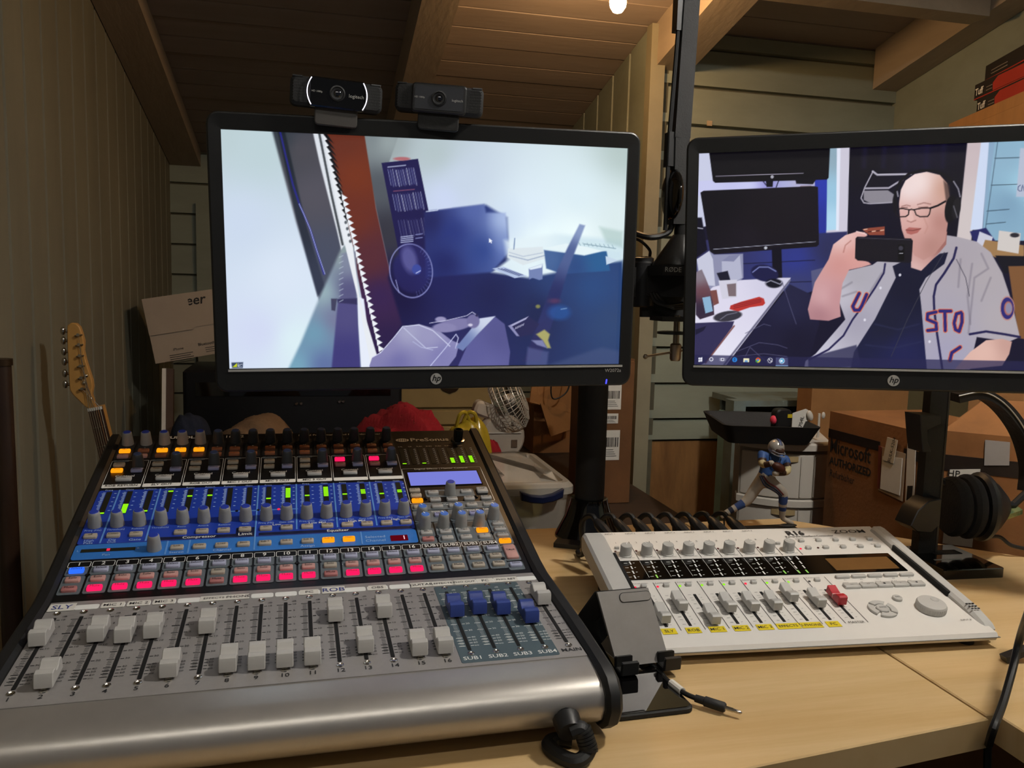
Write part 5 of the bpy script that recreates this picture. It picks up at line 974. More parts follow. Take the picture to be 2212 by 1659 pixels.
g = G(); g.bar(tuple(mid_), tuple(top_), 0.0215, 0.020, (0, 1, 0)); obj('upper_beam', g, BLACKM, boom)
kd = aY(1452, 420, yb)-B
g = G(); g.lathe([(0.016, -0.014), (0.018, -0.010), (0.018, 0.010), (0.016, 0.014)], 20, T(*top_) @ RX(PI/2)); obj('elbow_joint', g, BLACK, boom)
g = G(); g.bar(tuple(top_), tuple(top_+Vector((0.24, 0.10, 0.055))), 0.018, 0.018, (0, 1, 0.2)); obj('forearm', g, BLACKM, boom)
obj('tension_knob', G().ball((kd.x, 0, kd.z), (0.0095, 0.030, 0.034), 24, 14), GLOSS, boom)
g = G(); g.tube([mid_+Vector((-0.016, -0.004, -0.12)), mid_+Vector((-0.0165, -0.004, 0.0)), mid_*0.5+top_*0.5+Vector((-0.0145, -0.004, 0)), top_+Vector((-0.0135, -0.004, -0.01))], 0.0032, 8); obj('mic_cable', g, RUBBER, boom)
for q in (mid_+Vector((-0.012, 0, -0.015)), mid_*0.35+top_*0.65+Vector((-0.012, 0, 0.02))): obj('cable_clip', G().box(q.x-0.006, q.x+0.004, q.y-0.008, q.y+0.008, q.z-0.022, q.z+0.022), BLACK, boom)
g = G(); g.tube(spline([aY(1375, 505, yb+0.02)-B, aY(1400, 512, yb)-B, aY(1425, 510, yb)-B, aY(1447, 498, yb)-B, aY(1452, 470, yb)-B], 6), 0.0042, 8); obj('mic_cable', g, RUBBER, boom)
for k in range(3): g = G(); g.tube(spline([aY(1405+6*k, 632, yb)-B, aY(1415+10*k, 650+3*k, yb)-B, aY(1440+6*k, 660+3*k, yb-0.006)-B, aY(1475, 655+5*k, yb)-B], 6), 0.0026, 6); obj('mic_cable', g, RUBBER, boom)

# ------------------------------------------------------------------ upright stand with cradle hooks
st = thing('column_stand', 'black upright stand with cradle hooks on a glossy flat base', 'stand', T(0.8180, 0.9080, DZ))
g = G(); g.prism(rrect(0, 0, 0.088, 0.100, 0.004), 0, 0.0125, ch=0.001); bs = obj('base', g, GLOSS, st, RZ(R(-3)))
obj('base_recess', G().box(-0.012, 0.030, 0.010, 0.026, 0.0125, 0.0130), SLOT, bs)
obj('base_stripe', G().box(-0.028, 0.012, -0.012, -0.009, 0.0125, 0.0129), SILV2, bs)
cxm = aY(2006, 1040, 0.935).x-0.8180; zt_ = aY(2018, 830, 0.935).z-DZ
obj('column', G().box(cxm-0.0150, cxm+0.0140, 0.018, 0.032, 0.012, zt_), BLACKM, st, RZ(0.0), smooth=False)
obj('column_edge', G().box(cxm+0.0115, cxm+0.0142, 0.0172, 0.0182, 0.012, zt_), mat('edge_grey', '#2c2824', 0.4, noise=(40, 0.1)), st, smooth=False)
def ppoly(P, yv, o): return [((lambda q: (q.x-o[0], q.z-o[2]))(aY(a, b, yv))) for a, b in P]
so = (0.8180, 0.9080, DZ); XZ = Matrix(((1,0,0,0),(0,0,1,0),(0,1,0,0),(0,0,0,1)))
def xz(P, y0, y1, ch=0.0): g = G(); g.prism(P, y0, y1, XZ, ch=ch, chb=ch); return g
obj('upper_hook', xz(ppoly([(1968, 892), (2012, 893), (2012, 912), (1985, 925), (1985, 950), (1992, 972), (1975, 972), (1972, 945)], 0.925, so), 0.000, 0.030, 0.001), BLACK, st)
obj('lower_hook', xz(ppoly([(2012, 1070), (2008, 1125), (1990, 1143), (1960, 1140), (1946, 1128), (1962, 1095), (1985, 1075)], 0.925, so), -0.002, 0.030, 0.001), BLACK, st)

# ------------------------------------------------------------------ headphones
hp = thing('headphones', 'large black headphones hanging behind the right end of the recorder', 'headphones', T(*aY(2114, 1094, 0.93)))
HO = hp.matrix_world.translation
A = (Vector((1.0, -0.15, 0.22))).normalized(); HM = M_basis((0, 0, 0), Vector((0, 1, 0)).cross(A).normalized() if False else A.cross(Vector((0, 0, 1))).normalized(), Vector((0, 0, 1)))
# HM z axis = A-like direction
zx = HM.to_3x3() @ Vector((0, 0, 1)); HMf = HM if zx.dot(A) > 0 else HM @ RY(PI)
VEL = mat('velour_black', '#100f0f', 0.95, bump=(300, 0.4)); 
def pad(z, r, t): g = G(); g.lathe([(r*0.55, z), (r*0.9, z+t*0.08), (r, z+t*0.35), (r, z+t*0.65), (r*0.92, z+t*0.95), (r*0.6, z+t)], 28, HMf @ S3(0.86, 1, 1)); return g
obj('ear_pad', pad(-0.047, 0.041, 0.020), VEL, hp); obj('ear_pad', pad(-0.026, 0.044, 0.018), VEL, hp)
obj('ear_cup', pad(-0.006, 0.047, 0.016), BLACK, hp)
g = G(); g.lathe([(0.040, 0.008), (0.034, 0.020), (0.020, 0.034), (0.018, 0.036)], 26, HMf @ S3(0.86, 1, 1)); cu_ = obj('cup_cap', g, BLACK, hp)
q = A*0.034+Vector((0.004, -0.004, -0.014)); g = G(); g.bar(q+Vector((-0.014, -0.004, -0.004)), q+Vector((0.014, -0.006, 0.005)), 0.014, 0.0075, (0, -0.3, 1)); obj('brand_plate', g, mat('plate_gold_green', '#8a8a58', 0.3, 0.5, noise=(60, 0.5, '#2f5a48')), hp)
arc = spline([aY(2060, 858, 0.945)-HO, aY(2110, 850, 0.94)-HO, aY(2150, 868, 0.935)-HO, aY(2185, 905, 0.93)-HO, aY(2210, 950, 0.925)-HO, aY(2225, 1010, 0.92)-HO, aY(2222, 1060, 0.915)-HO], 6)
g = G()
for i in range(len(arc)-1): g.bar(arc[i], arc[i+1]+(arc[i+1]-arc[i])*0.15, 0.012, 0.026, (0, 1, 0.01))
obj('headband', g, mat('leather_black', '#171514', 0.45, bump=(120, 0.4)), hp)
g = G(); g.tube([a+Vector((-0.0045, -0.014, 0.0035)) for a in arc], 0.0009, 5); obj('headband_stitching', g, SILV2, hp)
g = G(); g.tube([arc[-1], Vector((0.045, -0.012, 0.004)), A*0.026], 0.005, 8); obj('yoke', g, BLACK, hp)
g = G(); g.tube(spline([Vector((0.010, -0.01, -0.040)), aY(2160, 1160, 0.93)-HO, aY(2185, 1178, 0.925)-HO, aY(2225, 1187, 0.92)-HO, aY(2300, 1200, 0.9)-HO], 6), 0.0026, 8); obj('cable', g, RUBBER, hp)
g = G(); g.tube(spline([aY(2036, 1035, 0.95)-HO, aY(2045, 1046, 0.945)-HO, aY(2065, 1042, 0.945)-HO], 5), 0.004, 8); obj('hanger_strap', g, BLACK, hp)

# ------------------------------------------------------------------ phone stand, phone, jack cable
ph = thing('smartphone', 'glossy black phone lying flat under the phone stand', 'phone', T(0.2725, 0.6820, DZ) @ RZ(R(2)))
g = G(); g.prism(rrect(0, 0, 0.0725, 0.150, 0.007, 4), 0, 0.0050, ch=0.0010, chb=0.0010); obj('case', g, BLACKM, ph)
obj('glass', G().prism(rrect(0, 0, 0.069, 0.146, 0.006, 4), 0.0050, 0.0054, ch=0.0003), mat('phone_glass', '#060505', 0.03, coat=1.0, noise=(20, 0.1)), ph)
ps = thing('phone_stand', 'dark grey folded metal phone stand with rubber hooks', 'phone stand', T(0.30, 0.72, DZ+0.0056))
PO = Vector((0.30, 0.72, DZ+0.0056))
GUN = mat('gunmetal', '#8e8a86', 0.45, 0.15, noise=(50, 0.08)); 
bl = aZ(1334, 1441, DZ+0.010)-PO; br = aZ(1446, 1428, DZ+0.010)-PO; tl = aY(1290, 1279, 0.711)-PO; t_r = tl+(br-bl)*1.0
nrm = (br-bl).cross(tl-bl).normalized()
def slab(P, d, g): n = len(P); Q = [p+d for p in P]; return g.add([tuple(p) for p in P+Q], [tuple(range(n)), tuple(range(2*n-1, n-1, -1))]+[(i, n+i, n+(i+1) % n, (i+1) % n) for i in range(n)])
obj('front_plate', slab([bl, br, t_r, tl], -nrm*0.003, G()), GUN, ps, smooth=False)
rb = Vector((br.x-0.046, 0.022, 0.0005)); rl2 = Vector((bl.x-0.046, 0.012, 0.0005))
obj('rear_leg', slab([tl-nrm*0.003, t_r-nrm*0.003, rb, rl2], Vector((0, 0.003, 0.0)), G()), mat('gunmetal_dark', '#1c1b1a', 0.6, 0.3, noise=(40, 0.1)), ps, smooth=False)
ex_ = (br-bl).normalized(); ey_ = (tl-bl).normalized(); PM = M_basis(bl+nrm*0.0003, ex_, ey_)
W_ = (br-bl).length; H_ = (tl-bl).length
ol2 = G(); Aq = rrect(W_*0.53, H_*0.885, W_*0.62, H_*0.135, H_*0.06, 5); Bq = inset(Aq, 0.0005); n_ = len(Aq); ol2.add([(a, b, 0) for a, b in Aq]+[(a, b, 0) for a, b in Bq], [(i, (i+1) % n_, n_+(i+1) % n_, n_+i) for i in range(n_)]); obj('cable_slot_rim', ol2, MATS['gunmetal_dark'], ps, PM, smooth=False)
obj('slot_pad', G().prism(inset(Aq, 0.0006), 0, 0.0006), GUN, ps, PM, smooth=False)
for u in (0.12, 0.93):
    c0 = bl+ex_*(W_*u); g = G()
    pr2 = [(-0.0035, -0.0042), (0.010, -0.0042), (0.0140, -0.002), (0.0150, 0.0095), (0.0115, 0.0100), (0.0105, 0.0005), (0.0008, 0.0005), (0.0008, 0.010), (-0.0035, 0.009)]
    fwd = Vector((0.05, -1, 0)).normalized(); HMx = Matrix([[ex_[i], fwd[i], (0, 0, 1)[i], c0[i]] for i in range(3)]+[[0, 0, 0, 1]])
    v0 = g; side(pr2, -0.0085, 0.0085, g, 0.001); obj('hook', g, RUBBER, ps, HMx)
jk = thing('jack_cable', 'short black audio cable with a jack plug beside the phone stand', 'cable', T(0, 0, 0))
g = G(); cp = spline([Vector((0.3005, 0.690, DZ+0.010)), aZ(1422, 1445, DZ+0.004), aZ(1437, 1465, DZ+0.005), aZ(1452, 1477, DZ+0.007), aZ(1478, 1497, DZ+0.007), aZ(1502, 1508, DZ+0.0065)], 6); g.tube(cp, 0.0022, 8); obj('cable', g, RUBBER, jk)
a1, b1 = aZ(1450, 1475, DZ+0.0068), aZ(1474, 1494, DZ+0.0068); g = G(); g.tube([a1, b1], 0.0035, 10); obj('white_tag', g, PAPER, jk)
p0, p3 = aZ(1502, 1508, DZ+0.0068), aZ(1567, 1529, DZ+0.0058); dd = p3-p0; g = G(); g.tube([p0, p0+dd*0.3, p0+dd*0.32, p0+dd*0.95, p3], [0.0032, 0.0034, 0.0043, 0.0043, 0.0034], 12); obj('plug_shell', g, BLACKM, jk)
g = G(); u = dd.normalized(); g.tube([p3, p3+u*0.0065, p3+u*0.0067, p3+u*0.0125, p3+u*0.014], [0.0019, 0.0019, 0.0016, 0.0016, 0.0005], 10); obj('plug_tip', g, CHROME, jk)

# ------------------------------------------------------------------ small tripod and hanging cable at far right
tp = thing('mini_tripod', 'small black tripod standing at the right edge of the desk', 'tripod', T(*aZ(2262, 1428, DZ)))
g = G(); g.tube([(0, 0, 0.018), (0, 0, 0.16)], 0.006, 12); obj('centre_post', g, BLACK, tp)
for i, (dx, dy) in enumerate(((-0.046, 0.006), (0.035, -0.035), (0.025, 0.042))): g = G(); g.bar((0, 0, 0.020), (dx, dy, 0.0035), 0.010, 0.006); obj('leg', g, BLACK, tp)
obj('hub', G().lathe([(0.010, 0.010), (0.012, 0.014), (0.012, 0.030), (0.008, 0.034)], 16), BLACK, tp)
hc = thing('hanging_cable', 'black cable hanging over the inner corner of the two desks', 'cable', T(0, 0, 0))
g = G(); g.tube(spline([Vector(aZ(2262, 1428, DZ))+Vector((-0.001, 0.0, 0.165)), aZ(2236, 1280, DZ+0.12), aZ(2205, 1372, DZ+0.055), aZ(2186, 1450, DZ+0.028), aZ(2166, 1520, DZ+0.014), aZ(2146, 1573, DZ+0.008), aZ(2136, 1608, DZ-0.020), aZ(2133, 1635, DZ-0.06), Vector((0.545, 0.52, 0.45)), Vector((0.50, 0.50, 0.02))], 8), 0.0034, 8); obj('cable', g, RUBBER, hc)

# ------------------------------------------------------------------ clutter in the alcove
ZB_ = 0.62
bench = thing('storage_bench', 'low dark bench holding the clutter behind the desk', 'bench', T(0.28, 2.0, 0))
obj('bench_top', G().box(-0.46, 0.485, -0.72, 0.90, ZB_-0.03, ZB_), mat('dark_wood', '#3a2a1c', 0.7, noise=(6, 0.3), stretch=(1, 6, 1)), bench, smooth=False)
for x in (-0.43, 0.455):
    for y in (-0.69, 0.87): obj('leg', G().box(x-0.025, x+0.025, y-0.025, y+0.025, 0, ZB_-0.0302), MATS['dark_wood'], bench, smooth=False)
def boxof(name, label, cat, c, w, d, h, yaw, m, zb=ZB_+0.0005, flaps=0, group=None):
    """closed carton: body, seam tape and two lid flaps"""
    t = thing(name, label, cat, T(c[0], c[1], zb) @ RZ(yaw), group)
    g = G(); g.prism(rrect(0, 0, w, d), 0, h, ch=0.002, chb=0.001); obj('carton', g, m, t, smooth=False)
    if flaps:
        for s in (-1, 1): obj('lid_flap', G().box(-w/2, w/2, -0.0015, d/2-0.0015, 0, 0.004, T(0, 0, h) @ (RZ(PI) if s < 0 else I4)), m, t, smooth=False)
    return t
def label_on(t, name, x, z, w, h, yfront, lines=(), bars=True, m=PAPER):
    p = obj(name, G().prism(rrect(0, 0, w, h), 0, 0.0006, T(x, yfront, z) @ FRONT), m, t, smooth=False)
    g = G()
    for s, dx, dz, sz in lines: text(g, s, T(x+dx, yfront-0.0009, z+dz) @ FRONT, sz)
    if bars:
        k = -w*0.36
        while k < w*0.36:
            b = random.choice((0.0008, 0.0014, 0.002)); g.box(x+k, x+k+b, yfront-0.0009, yfront-0.0007, z-h*0.06, z+h*0.26); k += b+random.choice((0.001, 0.0016))
        for q in range(4): g.box(x-w*0.36, x+w*(0.1+0.07*q), yfront-0.0009, yfront-0.0007, z-h*(0.16+0.07*q), z-h*(0.145+0.07*q))
    if g.v: obj('label_print', g, INK, p, smooth=False)['kind'] = 'stuff'
    return p

# dark cabinet (old television) behind the left monitor
q0, q1 = aY(395, 900, 2.15), aY(868, 900, 2.15); zt = aY(500, 800, 2.15).z
tv = thing('television', 'dark television standing behind the left monitor', 'television', T((q0.x+q1.x)/2, 2.27, ZB_+0.0005)); hw = (q1.x-q0.x)/2; hh = zt-ZB_
g = G(); g.prism(rrect(0, 0, 2*hw, 0.24, 0.01), 0.02, hh, ch=0.006); obj('cabinet', g, mat('television_black', '#101216', 0.4, noise=(20, 0.15)), tv)
obj('glass_screen', G().box(-hw+0.03, hw-0.03, -0.1225, -0.1195, 0.19, hh-0.03), GLOSS, tv)
for px in (640, 650.5, 733, 741.5): q = aY(px, 873-(px-640)*0.05, 2.146); obj('control_knob', G().lathe([(0.0045, 0), (0.0045, 0.003), (0.003, 0.005)], 12, T(q.x-(q0.x+q1.x)/2, -0.1195, q.z-ZB_) @ FRONT), CHROME, tv)
for x in (-hw+0.05, hw-0.05): obj('foot', G().box(x-0.02, x+0.02, -0.09, 0.09, 0, 0.0205), BLACKM, tv)
# speaker carton tilted at far left
P = aY(385, 708, 2.2)
wb = thing('speaker_carton', 'tilted white speaker carton leaning on the left wall', 'box', T(P.x+0.062, P.y, P.z+0.012) @ RY(R(-10)) @ RZ(R(8)))
WC = mat('white_card', '#a09282', 0.75, noise=(6, 0.1)); hx_, hz_ = 0.130, 0.079
g = G(); g.box(-hx_, hx_, 0, 0.16, -hz_, hz_); obj('carton', g, WC, wb, smooth=False)
obj('lid_panel', G().box(-hx_-0.001, hx_+0.001, -0.002, 0.0, -0.005, hz_+0.0015), WC, wb, smooth=False); obj('side_tab', G().box(-hx_-0.0005, -0.028, -0.0035, -0.002, -0.010, hz_-0.002), WC, wb, smooth=False)
g = G(); text(g, 'eer', T(-0.012, -0.0026, 0.060) @ FRONT, 0.034, bold=0.015, shear=0.2); text(g, 'Bluetooth', T(-0.005, -0.0006, -0.050) @ FRONT, 0.010, bold=0.01)
for i in range(5): g.box(-0.095, -0.04-0.006*(i % 2), -0.0006, -0.0003, -0.066-0.005*i, -0.0645-0.005*i)
for i in range(3): g.box(-0.010, 0.06, -0.0006, -0.0003, -0.061-0.005*i, -0.0598-0.005*i)
text(g, 'iPhone', T(-0.072, -0.0006, -0.052) @ FRONT, 0.009); obj('carton_print', g, INK, wb, smooth=False)['kind'] = 'stuff'
# post and framed panels under the carton
pr_ = thing('leaning_panel', 'narrow brown edged panel leaning under the white carton', 'panel', T(0, 0, 0))
a0, a1 = aY(368, 800, 2.12), aY(372, 960, 2.10); g = G(); g.bar((a0.x, a0.y, P.z-0.095), (a1.x, a1.y-0.05, ZB_), 0.016, 0.02); obj('brown_edge', g, mat('brown_frame', '#4a3320', 0.6, noise=(10, 0.3)), pr_)
a0 = aY(356, 800, 2.12); g = G(); g.bar((a0.x, a0.y, P.z-0.095), (a0.x+0.004, a1.y-0.05, ZB_), 0.010, 0.02); obj('white_edge', g, PAPER, pr_)
bj = thing('folded_jeans', 'dark blue folded cloth beside the television', 'clothes', T(*aY(412, 905, 2.0)))
BOT = ZB_+0.001
def mound(name, label, cat, C0, rx, ry, h, m, seed, nfold=5, amp=0.02, parent=None, base=BOT, pw=0.3):
    rnd = random.Random(seed); ph_ = [(rnd.uniform(2, 7), rnd.uniform(2, 7), rnd.uniform(0, 6.3), rnd.uniform(0.4, 1)) for _ in range(nfold)]
    def f(u, v):
        a = u*2-1; b = v*2-1; r2 = min(1.0, (a*a+b*b)); e = max(0.0, 1-r2)**pw
        z = h*e*(0.93+0.07*math.cos(2.2*a+seed)); k = sum(w*(1-2*abs(math.sin(fx*a*1.3+fy*b*1.3+p0))**0.8) for fx, fy, p0, w in ph_)/nfold*1.6
        s = math.sqrt(max(a*a+b*b, 1e-9)); mx = max(abs(a), abs(b)); sq = mx/s if s > 1 else 1.0
        return (rx*a*(1/max(s, 1)), ry*b*(1/max(s, 1)), z+amp*k*min(1, e*2)+0.0005)
    g = G(); g.sheet(f, 44, 36)
    n = 45*37; g.v += [(x, y, 0.0) for x, y, z in g.v[:n]]; 
    g.f += [tuple(n+i for i in q[::-1]) for q in g.f[:44*36]]; g.mi += [0]*(44*36)
    bd = list(range(44))+[44+45*j for j in range(36)]+[36*45+44-i for i in range(44)]+[45*(36-j) for j in range(36)]
    for i in range(len(bd)): p, q = bd[i], bd[(i+1) % len(bd)]; g.f.append((q, p, n+p, n+q)); g.mi.append(0)
    if parent is not None: return obj(name, g, m, parent, ang=80)
    o = obj(name, g, m, None, T(C0[0], C0[1], base), ang=80); return tag(o, label, cat)
CL = lambda n, c: mat(n, c, 0.95, noise=(14, 0.2), bump=(220, 0.5))
bj.location.z = BOT
mound('cloth_pile', None, None, (0, 0), 0.05, 0.07, aY(412, 868, 2.0).z-BOT, CL('denim_navy', '#1d2436'), 3, 5, 0.005, parent=bj)
c = aY(548, 915, 1.80); mound('tan_blanket', 'tan blanket heaped behind the mixing console', 'blanket', (c.x, 1.80), 0.105, 0.10, aY(548, 884, 1.8).z-BOT, CL('tan_cloth', '#7a6148'), 5, amp=0.012)
c = aY(858, 915, 1.86); mound('red_blanket', 'crumpled dark red blanket behind the console', 'blanket', (c.x, 1.86), 0.130, 0.16, aY(868, 868, 1.80).z-BOT, CL('red_cloth', '#8c141f'), 11, 5, 0.05)
c = aY(1066, 950, 1.79); mound('red_cloth', 'small scrap of red cloth beside the yellow bag', 'cloth', (c.x, 1.79), 0.028, 0.022, aY(1066, 938, 1.79).z-BOT, CL('red_cloth', '#8c141f'), 2, 4, 0.01)
c = aY(1010, 940, 1.70); t = thing('plastic_bag', 'knotted yellow plastic bag behind the console', 'bag', T(c.x-0.004, 1.695, BOT))
YB_ = mat('yellow_film', '#b39a28', 0.25, noise=(10, 0.2, '#8a7420'), bump=(18, 0.9), spec=0.7)
mound('bag_body', None, None, (0, 0), 0.062, 0.036, (aY(1010, 903, 1.66).z-BOT)*1.10, YB_, 4, 7, 0.012, parent=t)
g = G(); h0 = aY(1010, 905, 1.66).z-BOT-0.004
for s in (-1, 1): g.tube(spline([(s*0.022, 0, h0-0.02), (s*0.016, -0.012, h0+0.010), (s*0.002, -0.006, h0+0.012), (-s*0.008, 0.0, h0-0.012)], 5), [0.004]*15+[0.003], 7)
obj('bag_handles', g, YB_, t)
# dresser
d0, d1 = aY(830, 880, 2.55), aY(1066, 880, 2.55); dzt = aY(940, 790, 2.55).z
dr = thing('dresser', 'cream dresser with a dark drop handle at the back of the alcove', 'dresser', T((d0.x+d1.x)/2, 2.67, ZB_+0.0005)); hw = (d1.x-d0.x)/2; hh = dzt-ZB_
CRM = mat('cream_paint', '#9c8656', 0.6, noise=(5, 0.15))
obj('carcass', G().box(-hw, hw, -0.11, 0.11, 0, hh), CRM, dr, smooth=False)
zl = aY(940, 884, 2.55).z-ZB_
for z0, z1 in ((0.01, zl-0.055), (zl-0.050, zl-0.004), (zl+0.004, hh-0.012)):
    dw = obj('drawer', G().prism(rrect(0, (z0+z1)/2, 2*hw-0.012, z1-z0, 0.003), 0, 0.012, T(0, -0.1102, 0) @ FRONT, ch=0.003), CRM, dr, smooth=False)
hq = aY(985, 852, 2.43); hxx = hq.x-(d0.x+d1.x)/2; hzz = hq.z-ZB_
g = G(); g.prism([(-0.028, 0.004), (0.028, 0.004), (0.020, -0.004), (0.006, -0.009), (0.0, -0.012), (-0.006, -0.009), (-0.020, -0.004)], 0, 0.006, T(hxx, -0.1225, hzz) @ FRONT); obj('drawer_handle', g, mat('dark_brass', '#3c2c1c', 0.4, 0.7, noise=(40, 0.2)), dr)
# desk fan
fc = aY(1093, 880, 1.90); fan = thing('desk_fan', 'small white desk fan with wire cage tipped over beside the yellow bag', 'fan', T(fc.x, 1.90, BOT))
fzc = fc.z-BOT
FB = mat('fan_white', '#b0a494', 0.5, noise=(8, 0.08))
bc = aY(1088, 938, 1.86)-Vector((fc.x, 1.90, BOT)); g = G(); g.lathe([(0.058, 0), (0.058, 0.010), (0.054, 0.022), (0.050, 0.026), (0.001, 0.027)], 30, T(bc.x, 0.0, bc.z-0.012) @ FRONT); bs2 = obj('base_dish', g, FB, fan)
obj('base_lip', G().box(-0.045, 0.045, -0.030, -0.0265, 0.012, 0.0145, T(bc.x, 0, bc.z-0.012)), WHITEP, bs2)
obj('rating_label', G().box(0.022, 0.036, -0.0285, -0.0272, -0.022, -0.004, T(bc.x, 0, bc.z-0.012)), mat('label_brown', '#5a4636', 0.6, noise=(40, 0.2)), bs2)
obj('support_stub', G().box(bc.x-0.02, bc.x+0.02, -0.004, 0.03, 0.0, bc.z-0.06), FB, fan)
mq = aY(1052, 888, 1.88)-Vector((fc.x, 1.90, BOT)); g = G(); g.prism(rrect(0, 0, 0.058, 0.036, 0.012, 4), -0.02, 0.02, T(mq.x, 0, mq.z) @ RY(R(20)) @ FRONT, ch=0.006, chb=0.006); obj('motor_housing', g, FB, fan)
cg = G(); cc = aY(1102, 868, 1.88)-Vector((fc.x, 1.90, BOT)); CM = T(cc.x, 0, cc.z) @ RY(R(62)) @ RX(R(18))
for r_, z_ in ((0.075, 0.0), (0.073, 0.012), (0.073, -0.012), (0.060, 0.026), (0.040, 0.034), (0.060, -0.026), (0.018, 0.036)): cg.tube([CM @ Vector((r_*math.cos(2*PI*i/32), r_*math.sin(2*PI*i/32), z_)) for i in range(33)], 0.0012, 5, cap=False)
for i in range(44): a = 2*PI*i/44; cg.tube([CM @ Vector((r_*math.cos(a), r_*math.sin(a), z_)) for r_, z_ in ((0.018, 0.036), (0.040, 0.034), (0.060, 0.026), (0.073, 0.012), (0.075, 0), (0.073, -0.012), (0.060, -0.026), (0.02, -0.032))], 0.0008, 4, cap=False)
obj('wire_cage', cg, mat('fan_wire', '#b8b0a2', 0.35, 0.2, noise=(20, 0.1)), fan)['kind'] = 'stuff'
for i in range(3): g = G(); a = 2*PI*i/3; g.sheet(lambda u, v, a=a: CM @ Vector(((0.012+0.05*u)*math.cos(a+(v-0.5)*1.3), (0.012+0.05*u)*math.sin(a+(v-0.5)*1.3), (v-0.5)*0.02)), 6, 6); obj('fan_blade', g, mat('fan_blade_smoke', '#3a3836', 0.3, noise=(20, 0.1)), fan)
obj('hub', G().lathe([(0.014, -0.012), (0.016, 0.0), (0.012, 0.016)], 18, CM), WHITEP, fan)
# cardboard box with open flaps behind the post
b0, b1 = aY(1152, 950, 2.3), aY(1262, 950, 2.3); bt = aY(1200, 875, 2.3).z
ob = thing('open_carton', 'brown carton with raised flaps behind the black post', 'box', T((b0.x+b1.x)/2, 2.38, ZB_+0.0005)); hw = (b1.x-b0.x)/2; hh = bt-ZB_
obj('carton', G().box(-hw, hw, -0.08, 0.08, 0, hh), CARD, ob, smooth=False)
def quad4(P, th, m, name, par, off): 
    Q = [p-off for p in P]; n = (Q[1]-Q[0]).cross(Q[2]-Q[0]).normalized(); return obj(name, slab(Q, n*th, G()), m, par, smooth=False)
OF = Vector(((b0.x+b1.x)/2, 2.38, ZB_+0.0005))
quad4([aY(1143, 868, 2.22), aY(1238, 893, 2.26), aY(1245, 800, 2.26), aY(1152, 800, 2.24)], 0.004, CARD2, 'raised_flap', ob, OF); quad4([aY(1168, 872, 2.2), aY(1240, 895, 2.24), aY(1240, 925, 2.24), aY(1190, 943, 2.2)], 0.004, CARD2, 'hanging_flap', ob, OF)
g = G(); g.tube(spline([aY(1195, 800, 2.18)-OF, aY(1190, 845, 2.18)-OF, aY(1198, 862, 2.18)-OF, aY(1225, 845, 2.18)-OF, aY(1236, 800, 2.18)-OF], 8), 0.0022, 6)
o = tag(obj('thin_cable', g, RUBBER, None, T(*OF)), 'thin black cable looped over the carton flaps', 'cable')
# tall carton with three labels at the partition
b0, b1 = aY(1272, 960, 1.72), aY(1364, 960, 1.72); bt = aY(1320, 780, 1.72).z
tb = boxof('tall_carton', 'tall narrow carton with three barcode labels beside the partition', 'box', ((b0.x+b1.x)/2, 1.79), b1.x-b0.x, 0.14, bt-ZB_, 0.0, mat('cardboard_shaded', '#6b4727', 0.85, noise=(9, 0.22), bump=(160, 0.2)), flaps=1)  # darker cardboard copy; the weaker light on this carton is in its colour
xc = (b0.x+b1.x)/2
for (xa, ya, xb, yb2) in ((1310, 832, 1341, 885), (1308, 894, 1335, 915), (1306, 930, 1337, 994)):
    a, b = aY(xa, ya, 1.719), aY(xb, yb2, 1.719); label_on(tb, 'shipping_label', (a.x+b.x)/2-xc, (a.z+b.z)/2-ZB_, b.x-a.x, a.z-b.z, -0.0703)
# clear plastic tub with blue handle
zf = aY(1160, 1042, 1.36).z; 
tx0, tx1 = aY(1042, 1040, 1.36).x, aY(1238, 1036, 1.36).x
tub = thing('plastic_tub', 'clear plastic storage tub with a dark blue handle behind the desk', 'storage box', T((tx0+tx1)/2, 1.50, ZB_+0.0005)); hw = (tx1-tx0)/2+0.004; hd = 0.135; hh = zf-ZB_-0.012
CLR = mat('clear_plastic', '#c9c2b4', 0.22, alpha=0.42, noise=(6, 0.08), spec=0.6); CLR2 = mat('clear_plastic_lid', '#cfc8ba', 0.2, alpha=0.5, noise=(6, 0.08), spec=0.7)
g = G(); A_, B_ = rrect(0, 0, 2*hw-0.03, 2*hd-0.03, 0.02, 4), rrect(0, 0, 2*hw-0.006, 2*hd-0.006, 0.02, 4); n = len(A_)
g.add([(a, b, 0.0) for a, b in A_]+[(a, b, hh) for a, b in B_], [(i, (i+1) % n, n+(i+1) % n, n+i) for i in range(n)]+[tuple(range(n-1, -1, -1))]); obj('tub_body', g, CLR, tub)
g = G(); rimP = rrect(0, 0, 2*hw, 2*hd, 0.022, 4); L = [(rimP, hh-0.014), (inset(rimP, -0.004), hh-0.012), (inset(rimP, -0.004), hh), (inset(rimP, 0.004), hh+0.008), (inset(rimP, 0.014), hh+0.008), (inset(rimP, 0.018), hh+0.002), (inset(rimP, 0.05), hh+0.018)]
v = sum([[(a, b, z) for a, b in p_] for p_, z in L], []); g.add(v, [(k*n+i, k*n+(i+1) % n, (k+1)*n+(i+1) % n, (k+1)*n+i) for k in range(len(L)-1) for i in range(n)]+[tuple((len(L)-1)*n+i for i in range(n))]); obj('tub_lid', g, CLR2, tub)
qa, qb = aY(1125, 1070, 1.352), aY(1218, 1064, 1.352); hx0 = (qa.x+qb.x)/2-(tx0+tx1)/2; hz0 = (qa.z+qb.z)/2-ZB_-0.004; w2 = (qb.x-qa.x)/2
